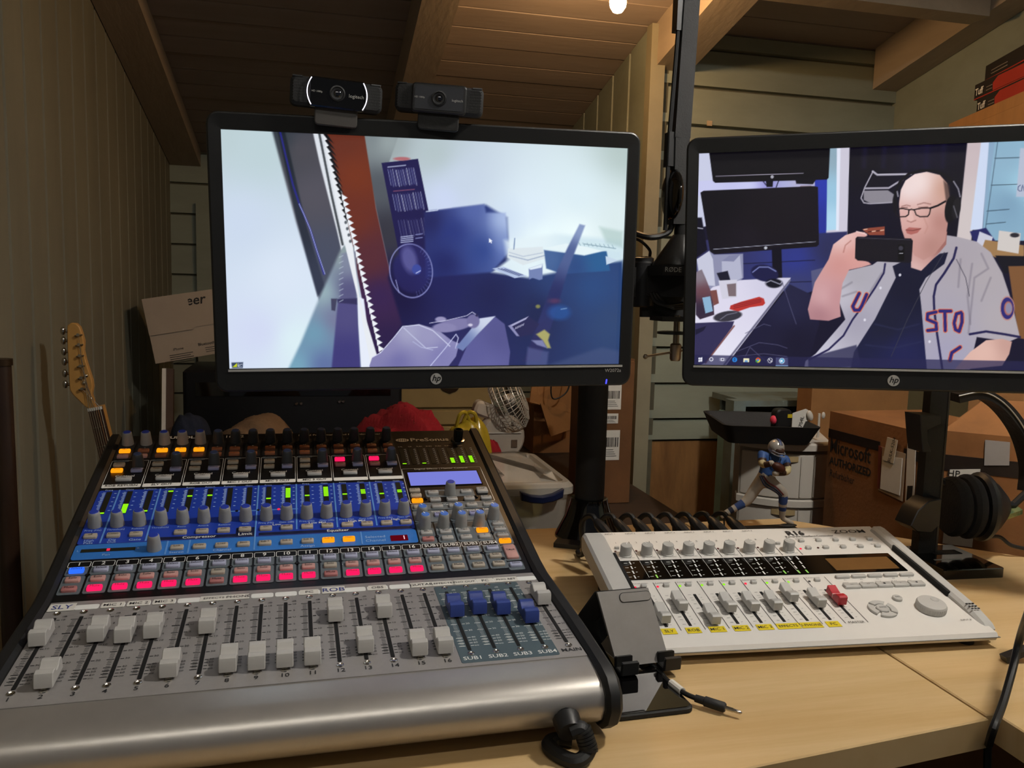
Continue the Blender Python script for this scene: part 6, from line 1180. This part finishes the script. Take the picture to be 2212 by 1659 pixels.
P = [(-w2, 0.008), (-w2*0.5, 0.001), (0, -0.001), (w2*0.5, 0.002), (w2, 0.011), (w2*0.96, -0.004), (w2*0.5, -0.011), (0, -0.014), (-w2*0.5, -0.012), (-w2*0.96, -0.007)]
obj('handle', G().prism(P, 0, 0.012, T(hx0, -hd-0.004, hz0) @ FRONT, ch=0.002), mat('handle_navy', '#141c3c', 0.3, noise=(20, 0.1)), tub)
g = G(); g.ball((0.02, 0.02, hh*0.45), (hw*0.6, hd*0.55, hh*0.35), 14, 8); obj('contents', g, mat('tub_contents', '#8a7a3c', 0.9, noise=(9, 0.6, '#5f5848')), tub)

# ------------------------------------------------------------------ right corner: cabinet, drawers, tray, figurine, cartons
c0, c1 = aY(1584, 900, 1.74), aY(1800, 900, 1.74); ct = aY(1600, 866, 1.74).z
CABM = mat('cabinet_bluegrey', '#6c7a78', 0.6, noise=(7, 0.25, '#5e5a44')); CABL = mat('cabinet_pale_edge', '#7fa09e', 0.6, noise=(9, 0.2))
cb = thing('wooden_cabinet', 'worn blue grey wooden cabinet frame behind the white drawers', 'cabinet', T((c0.x+c1.x)/2, 1.83, 0)); hw = (c1.x-c0.x)/2
sw = aY(1620, 900, 1.74).x-c0.x
obj('side_post', G().box(-hw, -hw+sw*0.72, -0.09, -0.05, 0, ct), CABM, cb, smooth=False); obj('post_edge', G().box(-hw+sw*0.72, -hw+sw, -0.085, 0.04, 0, ct-0.04), CABL, cb, smooth=False)
obj('top_rail', G().box(-hw+sw*0.72, hw, -0.088, 0.08, ct-0.014, ct), CABM, cb, smooth=False); obj('side_post', G().box(hw-0.03, hw, -0.088, 0.08, 0, ct-0.0142), CABM, cb, smooth=False); obj('back_panel', G().box(-hw+sw, hw-0.03, 0.05, 0.06, 0.02, ct-0.015), CABM, cb, smooth=False); obj('shelf_board', G().box(-hw+sw, hw-0.03, -0.08, 0.05, ct-0.34, ct-0.32), CABM, cb, smooth=False)
u0, u1 = aY(1622, 1000, 1.42), aY(1800, 1000, 1.42); ut = aY(1700, 952, 1.42).z
un = thing('drawer_unit', 'white plastic drawer tower with bowed fronts under the black tray', 'drawer unit', T((u0.x+u1.x)/2, 1.46, 0) @ RZ(R(-24))); hw = (u1.x-u0.x)/2*0.98
def bow(w, d, b, n=12): return [(-w, d), (-w, 0)]+[(w*(2*i/n-1), -b*(1-(2*i/n-1)**2)) for i in range(1, n)]+[(w, 0), (w, d)]
obj('frame', G().prism(bow(hw-0.004, 0.13, 0.010), 0, ut-0.004, T(0, -0.04, 0)), mat('drawer_frame_grey', '#8d867a', 0.6, noise=(8, 0.1)), un)  # tower frame in a darker grey than the drawer fronts
obj('top_panel', G().prism(bow(hw, 0.14, 0.030), ut-0.014, ut, T(0, -0.045, 0), ch=0.003), WHITEP, un)
zz = ut-0.022; k = 0
while zz > 0.03:
    z1, z0 = zz, max(0.004, zz-0.086)
    d_ = obj('drawer', G().prism(bow(hw-0.008, 0.03, 0.026), z0, z1, T(0, -0.042, 0), ch=0.002, chb=0.002), WHITEP, un); obj('grip_slot', G().prism(bow(0.022, 0.012, 0.006), z1-0.014, z1-0.004, T(0, -0.067, 0)), mat('grip_tan', '#b09a70', 0.6, noise=(20, 0.1)), d_)
    for xx in (hw*0.33, hw*0.62): obj('front_rib', G().box(xx-0.0015, xx+0.0015, -0.042-0.026*(1-(xx/hw)**2)-0.002, -0.05, z0+0.004, z1-0.004), WHITEP, d_)
    zz = z0-0.002; 
    if zz > 0.05: obj('rim', G().prism(bow(hw-0.001, 0.03, 0.030), zz-0.014, zz, T(0, -0.043, 0), ch=0.002), WHITEP, un)
    zz -= 0.016; k += 1
# tray
t0, t1 = aY(1588, 905, 1.40), aY(1800, 935, 1.36)
tray = thing('black_tray', 'black tray of odds and ends on top of the white drawers', 'tray', T((t0.x+t1.x)/2-0.006, 1.462, ut+0.0008) @ RZ(R(-14))); hw = (t1.x-t0.x)/2
g = G(); A_, B_ = rrect(0, 0, 2*hw-0.03, 0.16, 0.015, 4), rrect(0, 0, 2*hw, 0.20, 0.018, 4); n = len(A_); hT = 0.036
g.add([(a, b, 0) for a, b in A_]+[(a, b, hT) for a, b in B_]+[(a, b, hT) for a, b in inset(B_, 0.005)]+[(a, b, 0.004) for a, b in inset(A_, 0.004)], [(k*n+i, k*n+(i+1) % n, (k+1)*n+(i+1) % n, (k+1)*n+i) for k in range(3) for i in range(n)]+[tuple(range(n-1, -1, -1)), tuple(3*n+i for i in range(n))]); obj('tray_shell', g, BLACKM, tray)
TZ = ut+0.0008+0.0045
def small(name, label, cat, px, py, yv): q = aY(px, py, yv); return thing(name, label, cat, T(q.x, yv, TZ)), q
s1_, q = small('marker_pen', 'black and yellow tape dispenser with a pink end lying in the tray', 'dispenser', 1688, 895, 1.47)
hq_ = max(0.03, q.z-TZ+0.012); g = G(); g.prism(rrect(0, 0, 0.034, hq_, 0.010, 4), -0.012, 0.012, T(0, 0, hq_/2) @ FRONT, ch=0.003, chb=0.003); obj('shell', g, BLACK, s1_); g = G(); g.box(0.006, 0.016, -0.0135, -0.012, hq_*0.66, hq_*0.80); obj('yellow_band', g, mat('band_yellow', '#c6b020', 0.5, noise=(20, 0.1)), s1_); g = G(); g.ball((-0.018, -0.002, hq_*0.55), (0.006, 0.009, 0.009), 12, 8); obj('pink_end', g, mat('neon_pink', '#e0405a', 0.5, noise=(20, 0.1)), s1_)
s1_.name = 'tape_dispenser'
s2_, q = small('paper_tag', 'cream paper tag with numbers propped in the tray', 'tag', 1729, 905, 1.425)
hq_ = max(0.04, q.z-TZ+0.020); g = G(); g.prism([(-0.018, 0), (0.016, 0), (0.018, hq_*0.93), (0.010, hq_), (-0.018, hq_*0.85)], 0, 0.0008, FRONT); obj('card', g, PAPER, s2_, smooth=False); g = G(); text(g, '704L', T(0.002, -0.0014, hq_*0.55) @ FRONT @ RZ(R(80)), 0.011); obj('print', g, INK, s2_, smooth=False)
s3_, q = small('white_clip', 'white plastic clip sticking out of the tray', 'clip', 1770, 893, 1.42)
hq_ = max(0.03, q.z-TZ); g = G(); g.ball((-0.004, 0, hq_), (0.006, 0.004, 0.011), 12, 8, RY(R(-20))); g.ball((0.009, 0, hq_-0.004), (0.004, 0.003, 0.007), 10, 6); obj('petals', g, WHITEP, s3_); g = G(); g.tube([(0, 0, 0), (0, 0, hq_)], 0.0025, 6); obj('stalk', g, WHITEP, s3_)

# figurine
FY = 1.095
def fp(u, v, dy=0.0): q = aY(1540+u/5.184, 840+v/5.184, FY+dy); return Vector((q.x, q.y, q.z))
fg = thing('football_figurine', 'small football player figurine in blue jersey hugging a ball behind the recorder', 'figurine', T(0, 0, 0))
US = 0.000124
J_ = {'pel': (fp(560, 985), 80, 'p'), 'wai': (fp(600, 920), 84, 'j'), 'che': (fp(660, 820), 100, 'j'), 'nec': (fp(690, 745), 55, 's'),
      'shl': (fp(548, 745), 68, 'j'), 'ell': (fp(555, 862, -0.012), 46, 'c'), 'hal': (fp(690, 822, -0.026), 34, 'w'),
      'shr': (fp(820, 775), 68, 'j'), 'elr': (fp(838, 935, -0.012), 46, 'c'), 'har': (fp(672, 945, -0.028), 36, 'w'),
      'hir': (fp(620, 1030, -0.004), 84, 'p'), 'knr': (fp(795, 1165, -0.010), 66, 'p'), 'shn': (fp(785, 1250, -0.009), 58, 'b'), 'anr': (fp(775, 1450, -0.002), 36, 'w'), 'tor': (fp(905, 1512, -0.004), 24, 'w'),
      'hil': (fp(520, 1050, 0.004), 82, 'p'), 'knl': (fp(385, 1255, 0.006), 66, 'p'), 'mil': (fp(290, 1310, 0.007), 50, 'b'), 'anl': (fp(140, 1395, 0.010), 38, 'w'), 'tol': (fp(88, 1440, 0.010), 26, 'w')}
E_ = [('pel', 'wai'), ('wai', 'che'), ('che', 'nec'), ('che', 'shl'), ('shl', 'ell'), ('ell', 'hal'), ('che', 'shr'), ('shr', 'elr'), ('elr', 'har'), ('pel', 'hir'), ('hir', 'knr'), ('knr', 'shn'), ('shn', 'anr'), ('anr', 'tor'), ('pel', 'hil'), ('hil', 'knl'), ('knl', 'mil'), ('mil', 'anl'), ('anl', 'tol')]
ks = list(J_); me = bpy.data.meshes.new('m'); me.from_pydata([tuple(J_[k][0]) for k in ks], [(ks.index(a), ks.index(b)) for a, b in E_], [])
tmp = bpy.data.objects.new('tmp', me); COL.objects.link(tmp); tmp.modifiers.new('s', 'SKIN'); sub_ = tmp.modifiers.new('u', 'SUBSURF'); sub_.levels = sub_.render_levels = 3
for i, k in enumerate(ks): sv = me.skin_vertices[0].data[i]; r_ = J_[k][1]*US; sv.radius = (r_, r_); sv.use_root = (k == 'pel')
bpy.context.view_layer.update(); dg = bpy.context.evaluated_depsgraph_get(); bm_ = bpy.data.meshes.new_from_object(tmp.evaluated_get(dg)); bpy.data.objects.remove(tmp)
FM_ = {'j': mat('jersey_blue', '#274c86', 0.6, noise=(60, 0.1)), 'p': mat('pants_silver', '#b3aa9c', 0.6, noise=(60, 0.06)), 's': mat('dark_skin', '#3c2417', 0.55, noise=(60, 0.1)), 'c': mat('pad_cream', '#c4b688', 0.6, noise=(60, 0.06)), 'w': mat('figure_white', '#bdb5a8', 0.6, noise=(60, 0.06)), 'b': mat('sock_blue', '#2c4a86', 0.6, noise=(60, 0.08)), 'k': mat('sole_dark', '#2a2622', 0.6, noise=(60, 0.1)), 'n': mat('stripe_navy', '#1f2a44', 0.6, noise=(60, 0.1))}
fk = list(FM_); [bm_.materials.append(FM_[k]) for k in fk]
segc = {('che', 'nec'): 'j', ('shl', 'ell'): lambda t: 'j' if t < 0.42 else ('s' if t < 0.62 else 'c'), ('ell', 'hal'): lambda t: 'c' if t < 0.22 else ('s' if t < 0.68 else 'w'), ('shr', 'elr'): lambda t: 'j' if t < 0.42 else ('s' if t < 0.66 else 'c'), ('elr', 'har'): lambda t: 'c' if t < 0.28 else ('s' if t < 0.75 else 'w'),
        ('pel', 'wai'): lambda t: 'p' if t < 0.35 else 'j', ('knr', 'shn'): lambda t: 'p' if t < 0.35 else 'b', ('shn', 'anr'): lambda t: 'b' if t < 0.12 else ('w' if t < 0.30 else ('b' if t < 0.52 else 'w')), ('anr', 'tor'): 'w', ('knl', 'mil'): lambda t: 'p' if t < 0.5 else 'b', ('mil', 'anl'): lambda t: 'b' if t < 0.25 else ('w' if t < 0.45 else ('n' if t < 0.72 else 'w')), ('anl', 'tol'): 'w', ('hir', 'knr'): 'p', ('hil', 'knl'): 'p'}
idx = []
for p_ in bm_.polygons:
    c_ = p_.center; best = None
    for a, b in E_:
        A0, B0 = J_[a][0], J_[b][0]; d_ = B0-A0; t_ = max(0, min(1, (c_-A0).dot(d_)/d_.length_squared)); r_ = (J_[a][1]*(1-t_)+J_[b][1]*t_)*US; ds = (c_-A0-d_*t_).length-r_
        if best is None or ds < best[0]: best = (ds, a, b, t_)
    s_ = segc.get((best[1], best[2]), J_[best[1]][2]); s_ = s_(best[3]) if callable(s_) else s_; idx.append(fk.index(s_))
bm_.polygons.foreach_set('material_index', idx); bm_.shade_smooth(); link('body', bm_, fg)
hc_ = fp(708, 655, -0.006); g = G(); g.ball((0, 0, 0), (0.0118, 0.0125, 0.0122), 20, 14); hel = obj('helmet', g, mat('helmet_silver', '#a9a39a', 0.3, 0.3, noise=(60, 0.05)), fg, T(*hc_) @ RY(R(8)))
for k, x in enumerate((-0.0022, 0.0, 0.0022)):
    g = G(); g.tube([(x, -0.0126*math.cos(a), 0.0123*math.sin(a)) for a in [R(25+i*12) for i in range(11)]], 0.0008, 5); obj('helmet_stripe', g, FM_['n'] if k != 1 else FM_['b'], hel)
obj('face_opening', G().ball((0.001, -0.0085, -0.0035), (0.0078, 0.0060, 0.0058), 14, 8), FM_['s'], hel)
g = G()
for z in (-0.0065, -0.0105): g.tube(spline([(-0.0095, -0.006, z+0.002), (-0.005, -0.0155, z), (0.001, -0.0172, z), (0.007, -0.0150, z), (0.0105, -0.006, z+0.002)], 5), 0.0007, 6)
for x in (-0.004, 0.0055): g.tube([(x, -0.0155, -0.0065), (x*0.9, -0.0150, -0.0110)], 0.0007, 6)
obj('face_mask', g, mat('mask_grey', '#8d8f94', 0.4, noise=(60, 0.05)), hel)
obj('football', G().ball((0, 0, 0), (0.0115, 0.0070, 0.0068), 16, 10, RY(R(25))), mat('ball_brown', '#4a2218', 0.5, noise=(60, 0.15)), fg, T(*fp(735, 880, -0.026)))
for du, m_ in ((-22, 'n'), (0, 'n'), (24, 'r')):
    g = G(); A0 = fp(545+du*0.9, 970+abs(du)*0.2, -0.0118); B0 = fp(600+du*0.8, 1065-du*0.8, -0.0155); C0_ = fp(700+du*0.4, 1125-du*0.9, -0.0190); D0 = fp(772+du*0.8, 1195-du*0.3, -0.0185); g.tube(spline([A0, B0, C0_, D0], 6), 0.0011, 6); obj('trouser_stripe', g, mat('stripe_red', '#6e2a2e', 0.6, noise=(60, 0.1)) if m_ == 'r' else FM_['n'], fg)
g = G(); A0 = fp(745, 1545, -0.002); g.ball(tuple(fp(840, 1528, -0.004)), (0.0150, 0.0070, 0.0024), 14, 6); obj('shoe_sole', g, FM_['k'], fg)
g = G(); q = fp(600, 1548, 0.0); g.prism(rrect(0, 0, 0.10, 0.036, 0.008), 0, 0.003); obj('plinth', g, BLACKM, fg, T(q.x, FY, DZ+0.0003)); fz = q.z
g = G(); q = fp(110, 1430, 0.010); g.tube([(q.x+0.002, q.y, q.z-0.002), (q.x+0.004, q.y, DZ+0.001)], 0.0012, 6); obj('support_peg', g, BLACK, fg)

# refurbished computer carton with lettering
def carton(name, label, A0, B0, depth, z0, z1, m, cat='box'):
    """front face from A0 to B0 on plan"""
    A0, B0 = Vector((A0[0], A0[1], 0)), Vector((B0[0], B0[1], 0)); d = (B0-A0); L = d.length; yaw = math.atan2(d.y, d.x)
    t = thing(name, label, cat, T(A0.x, A0.y, z0) @ RZ(yaw)); g = G(); g.box(0, L, 0, depth, 0, z1-z0); obj('carton', g, m, t, smooth=False)
    return t, L, z1-z0
a, b = aY(1786, 1000, 1.34), aY(1998, 1000, 1.10)
zt = (aY(1786, 888, 1.34).z)
mb, L, Hc = carton('lettered_carton', 'brown computer carton printed with black lettering behind the recorder', (a.x, a.y), (b.x, b.y), 0.20, 0.0, zt, CARD)
iM = mb.matrix_world.inverted()
def onbox(px, py): # photo point on the carton's front face, local x,z
    o_ = np.array(mb.matrix_world.translation); n_ = np.array(mb.matrix_world.to_3x3() @ Vector((0, 1, 0))); d_ = _ray(px, py); w_ = CAM+d_*((o_-CAM) @ n_)/(d_ @ n_); q_ = iM @ Vector(w_); return q_.x, q_.z
x0_, zA = onbox(1793, 972); x1_, zB = onbox(1882, 1010)
g = G()
for s, pa, pb, k in (('Microsoft', (1793, 963), (1882, 987), 1.3), ('AUTHORIZED', (1793, 997), (1882, 1020), 1.1), ('Refurbisher', (1793, 1021), (1846, 1040), 1.3)):
    xa, za = onbox(*pa); xb, zb2 = onbox(*pb); tg_ = G(); text(tg_, s, I4, 1.0, 'L', 0.03 if s[0] == 'A' else (0.012 if s[0] == 'M' else 0)); w_ = max(v[0] for v in tg_.v); sz = (xb-xa)/w_; text(g, s, T(xa, -0.0008, (za+zb2)/2) @ FRONT @ S3(1, k, 1), sz, 'L', 0.03 if s[0] == 'A' else (0.012 if s[0] == 'M' else 0))
obj('carton_print', g, INK, mb, smooth=False)['kind'] = 'stuff'
xa, za = onbox(1786, 938); xb, zb2 = onbox(1900, 975); zs = onbox(1790, 925)[1]
obj('packing_tape', G().box(0, xb, -0.0008, 0, zs-0.016, zs), mat('dark_tape', '#1c120c', 0.5, noise=(20, 0.1)), mb, smooth=False); obj('packing_tape', G().box(onbox(1952, 985)[0], L, -0.0008, 0, zs-0.016, zs), MATS['dark_tape'], mb, smooth=False)
def pocket(name, P4, m, y0): return obj(name, xz([onbox(*p) for p in P4], y0-0.001, y0), m, mb, smooth=False)
pk = pocket('document_pouch', [(1905, 965), (1958, 980), (1950, 1083), (1898, 1058)], mat('clear_pouch', '#b09c84', 0.25, noise=(10, 0.12)), -0.0004); obj('pouch_edge', xz([onbox(*p) for p in [(1900, 962), (1907, 966), (1902, 1056), (1897, 1055)]], -0.002, -0.0012), mat('pouch_rust', '#6a2c1c', 0.6, noise=(20, 0.1)), mb, smooth=False)
pocket('folded_paper', [(1909, 985), (1952, 990), (1946, 1070), (1904, 1055)], PAPER, -0.0018)
pocket('inventory_sticker', [(1921, 944), (1943, 951), (1934, 1001), (1911, 993)], mat('sticker_cream', '#c8bca4', 0.6, noise=(20, 0.06)), -0.003)
xs, zs2 = onbox(1931, 972); g = G(); text(g, 'BULK-5204', T(xs, -0.0042, zs2) @ FRONT @ RZ(R(78)), 0.0095); obj('sticker_print', g, INK, mb, smooth=False)
pocket('shipping_label', [(1962, 952), (1980, 958), (1974, 1130), (1956, 1112)], PAPER, -0.0006); g = G()
for i in range(9): xq, zq = onbox(1961+i*1.3, 1065); g.box(xq, xq+0.0012, -0.0020, -0.0017, zq-0.012, zq+0.012)
xq, zq = onbox(1968, 962); text(g, 'BO', T(xq, -0.0019, zq) @ FRONT, 0.008); obj('label_print', g, INK, mb, smooth=False)['kind'] = 'stuff'
# lid flap standing up behind
q0, q1 = aY(1752, 880, 1.625), aY(1960, 880, 1.615)
fl = carton('plain_carton', 'plain brown carton standing behind the lettered one', (q0.x, q0.y), (q1.x, q1.y), 0.06, 0.0, aY(1750, 800, 1.62).z, CARD2)[0]
# carton with white HP label at far right
q0, q1 = aY(2032, 1050, 1.02), aY(2350, 1050, 0.78)
hpb, L2, H2 = carton('open_hp_carton', 'open brown carton with a white label behind the headphones', (0.914, 1.045), (1.19, 0.795), 0.06, 0.0, aY(2130, 935, 1.02).z, CARD)
hpb.name = 'labelled_carton'
mb = hpb; iM = mb.matrix_world.inverted()
pocket('white_label', [(2052, 1014), (2118, 1013), (2100, 1182), (2036, 1173)], PAPER, -0.0006); xs, zs2 = onbox(2060, 1023); g = G(); text(g, 'HP', T(xs, -0.002, zs2) @ FRONT, 0.014, 'C'); obj('label_print', g, INK, mb, smooth=False)
z9 = onbox(2080, 1003)[1]; obj('packing_tape', G().box(0, L2, -0.0007, 0, z9-0.012, z9+0.012), MATS['dark_tape'], mb, smooth=False); pocket('grey_label', [(2128, 950), (2182, 955), (2180, 1005), (2126, 1005)], mat('label_grey', '#9a9490', 0.6, noise=(20, 0.06)), -0.0009)
g = G(); slab([Vector((0, 0, H2)), Vector((L2, 0, H2)), Vector((L2*0.95, 0.06, H2+0.05)), Vector((0.05, 0.05, H2+0.045))], Vector((0, 0.003, 0.001)), g); obj('raised_flap', g, CARD, mb, smooth=False)
g = G(); slab([Vector((0.03, 0.06, H2-0.001)), Vector((L2, 0.06, H2-0.001)), Vector((L2, 0.065, H2+0.16)), Vector((0.03, 0.065, H2+0.16))], Vector((0, 0.003, 0)), g); obj('raised_flap', g, CARD2, mb, smooth=False)

# ------------------------------------------------------------------ shelf box with three board boxes, far right top
FS = aX(2050, 268, 1.262); YAW = R(-107.1)
sh = thing('wall_shelf', 'pale wooden shelf box on the far right wall', 'shelf', T(FS.x, FS.y, FS.z) @ RZ(YAW))
PINE = mat('shelf_pine', '#a87a48', 0.6, noise=(6, 0.15), stretch=(5, 1, 1))
obj('shelf_top', G().box(0, 0.62, 0, 0.20, -0.02, 0), PINE, sh, smooth=False); obj('shelf_front', G().box(0, 0.62, 0.0, 0.018, -0.30, -0.0202), PINE, sh, smooth=False); obj('shelf_end', G().box(0, 0.018, 0.0182, 0.20, -0.30, -0.0202), PINE, sh, smooth=False); obj('shelf_base', G().box(0, 0.62, 0, 0.20, -0.32, -0.3002), PINE, sh, smooth=False)
obj('wall_bracket', G().box(0.01, 0.05, 0.19, XR/1.0-FS.x, -0.34, -0.3202), BLACKM, sh, smooth=False)
TUF = mat('carton_black_print', '#1c1512', 0.5, noise=(20, 0.15)); TUR = mat('carton_red_print', '#a02a1c', 0.5, noise=(20, 0.1))
for k in range(3):
    hB = 0.029; z_ = 0.0006+k*(hB+0.0006)
    t = thing('flat_box', ('flat black and red box with white lettering, bottom of the stack', 'flat black and red box with white lettering, middle of the stack', 'flat black box at the top of the stack')[k], 'box', T(FS.x, FS.y, FS.z) @ RZ(YAW) @ T((0.088, 0.074, 0.098)[k], 0.012+0.006*(k == 2), z_) @ RZ(R((0, 1.0, -1.5)[k])), 'flat boxes stacked on the shelf')
    g = G(); g.box(0, 0.26, 0, 0.085, 0, hB); obj('carton', g, TUF, t, smooth=False)
    if k < 2:
        g = G(); text(g, 'Tuff', T(0.004, -0.0006, hB*0.45) @ FRONT, 0.018, 'L', 0.02); obj('lettering', g, PRINT_W, t, smooth=False)
        g = G(); g.prism([(0.070, 0.003), (0.26, 0.003), (0.26, hB-0.003), (0.085, hB-0.003), (0.068, hB*0.6)], 0, 0.0005, FRONT); obj('red_panel', g, TUR, t, smooth=False)
    g = G(); g.box(0, 0.26, -0.0004, 0, 0, 0.0022); obj('red_stripe', g, TUR, t, smooth=False)
    for i in range(2): obj('print_line', G().box(0.045-0.02*(k == 2), 0.066+0.02*(k == 2), -0.0006, 0, 0.008+i*0.006, 0.0095+i*0.006), mat('print_grey', '#7a7068', 0.6, noise=(20, 0.1)), t, smooth=False)

# ------------------------------------------------------------------ guitar against the left wall
GY = 1.52
def gp(u, v): q = aY(u/2.962, 540+v/2.962, GY); return (q.x, q.z)
gt = thing('electric_guitar', 'electric guitar with maple headstock leaning on the left wall', 'guitar', T(0, GY, 0))
HS = [(437, 482), (462, 465), (492, 468), (515, 490), (530, 530), (543, 580), (540, 640), (553, 700), (575, 770), (595, 830), (600, 870), (592, 920), (612, 990), (620, 1010), (575, 1015), (545, 995), (500, 950), (470, 920), (452, 890), (445, 780), (438, 640), (435, 540)]
MPL = mat('maple_headstock', '#b98a4a', 0.35, noise=(9, 0.15)); FRT = mat('rosewood', '#3a2316', 0.5, noise=(20, 0.3))
obj('headstock', xz([gp(*p) for p in HS], -0.007, 0.007, 0.0015), MPL, gt)
n0, n1 = Vector((gp(583, 1005)[0], 0, gp(575, 1005)[1])), Vector((gp(645, 1000)[0], 0, gp(645, 1000)[1]))
dn = (Vector((gp(680, 1280)[0], 0, gp(680, 1280)[1]))-Vector((gp(612, 1000)[0], 0, gp(612, 1000)[1]))).normalized()
Ln = 0.56; cN = (n0+n1)/2; ax = Vector((-dn.z, 0, dn.x)); ax = ax if ax.x > 0 else -ax; wN = 0.0112
def nq(s, w, y0, y1, m, nm, s0=0.0): g = G(); a, b = cN+dn*s0, cN+dn*s; g.prism([((a-ax*wN).x, (a-ax*wN).z), ((a+ax*wN).x, (a+ax*wN).z), ((b+ax*w).x, (b+ax*w).z), ((b-ax*w).x, (b-ax*w).z)], y0, y1, XZ); return obj(nm, g, m, gt, smooth=False)
nq(Ln, 0.0145, -0.004, 0.014, MPL, 'neck'); nq(Ln-0.03, 0.0145, -0.0085, -0.0042, FRT, 'fretboard'); nq(0.005, wN, -0.0105, -0.0043, PRINT_W, 'nut')
s_ = 0.0; 
for i in range(12): s_ = 0.62*(1-2**(-(i+1)/12)); a = cN+dn*s_; g = G(); g.tube([a-ax*0.0112+Vector((0, -0.009, 0)), a+ax*0.0112+Vector((0, -0.009, 0))], 0.0008, 5); obj('fret', g, CHROME, gt)
bc_ = cN+dn*0.66; BP = [(-0.10, -0.20), (-0.15, -0.12), (-0.12, -0.02), (-0.14, 0.07), (-0.155, 0.14), (-0.10, 0.19), (-0.05, 0.10), (0.05, 0.10), (0.09, 0.16), (0.13, 0.12), (0.115, 0.03), (0.12, -0.05), (0.15, -0.13), (0.10, -0.21), (0.0, -0.225)]
obj('body', xz([((bc_+ax*a*0.55-dn*b*0.9).x, (bc_+ax*a*0.55-dn*b*0.9).z) for a, b in BP], 0.0, 0.030, 0.004), mat('guitar_sunburst', '#5a2a14', 0.2, noise=(4, 0.5), coat=0.5), gt)
for i, v in enumerate((518, 580, 650, 715, 790, 860)):
    kx, kz = gp(405+3*i, v); hx2, hz2 = gp(440+2*i, v+10); g = G(); g.tube([(hx2+0.004, 0.006, hz2), (kx, 0.003, kz)], 0.0024, 8); g.ball((kx-0.001, 0.001, kz), (0.0042, 0.0032, 0.0068), 12, 8); obj('tuning_key', g, CHROME, gt)
    sx_, sz_ = gp(512+5*i, v+26); g = G(); g.tube([(sx_, -0.006, sz_), (sx_, -0.014, sz_+0.001)], 0.0027, 8); g.tube([(sx_-0.006, -0.0095, sz_-0.001), (sx_+0.006, -0.0095, sz_+0.001)], 0.0011, 5); obj('tuning_post', g, CHROME, gt)
    e_ = cN+ax*(0.0034*(i-2.5))+Vector((0, -0.0115, 0)); g = G(); g.tube([(sx_, -0.010, sz_), tuple(e_), tuple(cN+dn*0.6+ax*(0.0042*(i-2.5))+Vector((0, -0.0125, 0)))], 0.0005, 4); obj('string', g, CHROME, gt)
for u, v in ((556, 802), (548, 848)): x_, z_ = gp(u, v); obj('string_tree', G().ball((x_, -0.0075, z_), (0.004, 0.003, 0.0035), 10, 6), CHROME, gt)
# dark pole at the left edge of the picture
pa, pb2 = aY(6, 880, 0.98), aY(28, 1372, 0.98)
pl = thing('wooden_pole', 'dark brown pole leaning at the far left edge', 'pole', T(0, 0, 0))
dp = (pb2-pa).normalized(); lo = pb2+dp*((pb2.z-0.002)/-dp.z); g = G(); g.tube([pa-dp*0.05, lo], [0.010, 0.013], 12); obj('shaft', g, mat('dark_stain', '#2b1c12', 0.35, noise=(14, 0.3)), pl)
g = G(); g.tube([pa-dp*0.052, pa-dp*0.045], 0.0115, 12); obj('tip_cap', g, mat('dark_brass', '#3c2c1c', 0.4, 0.7, noise=(40, 0.2)), pl)
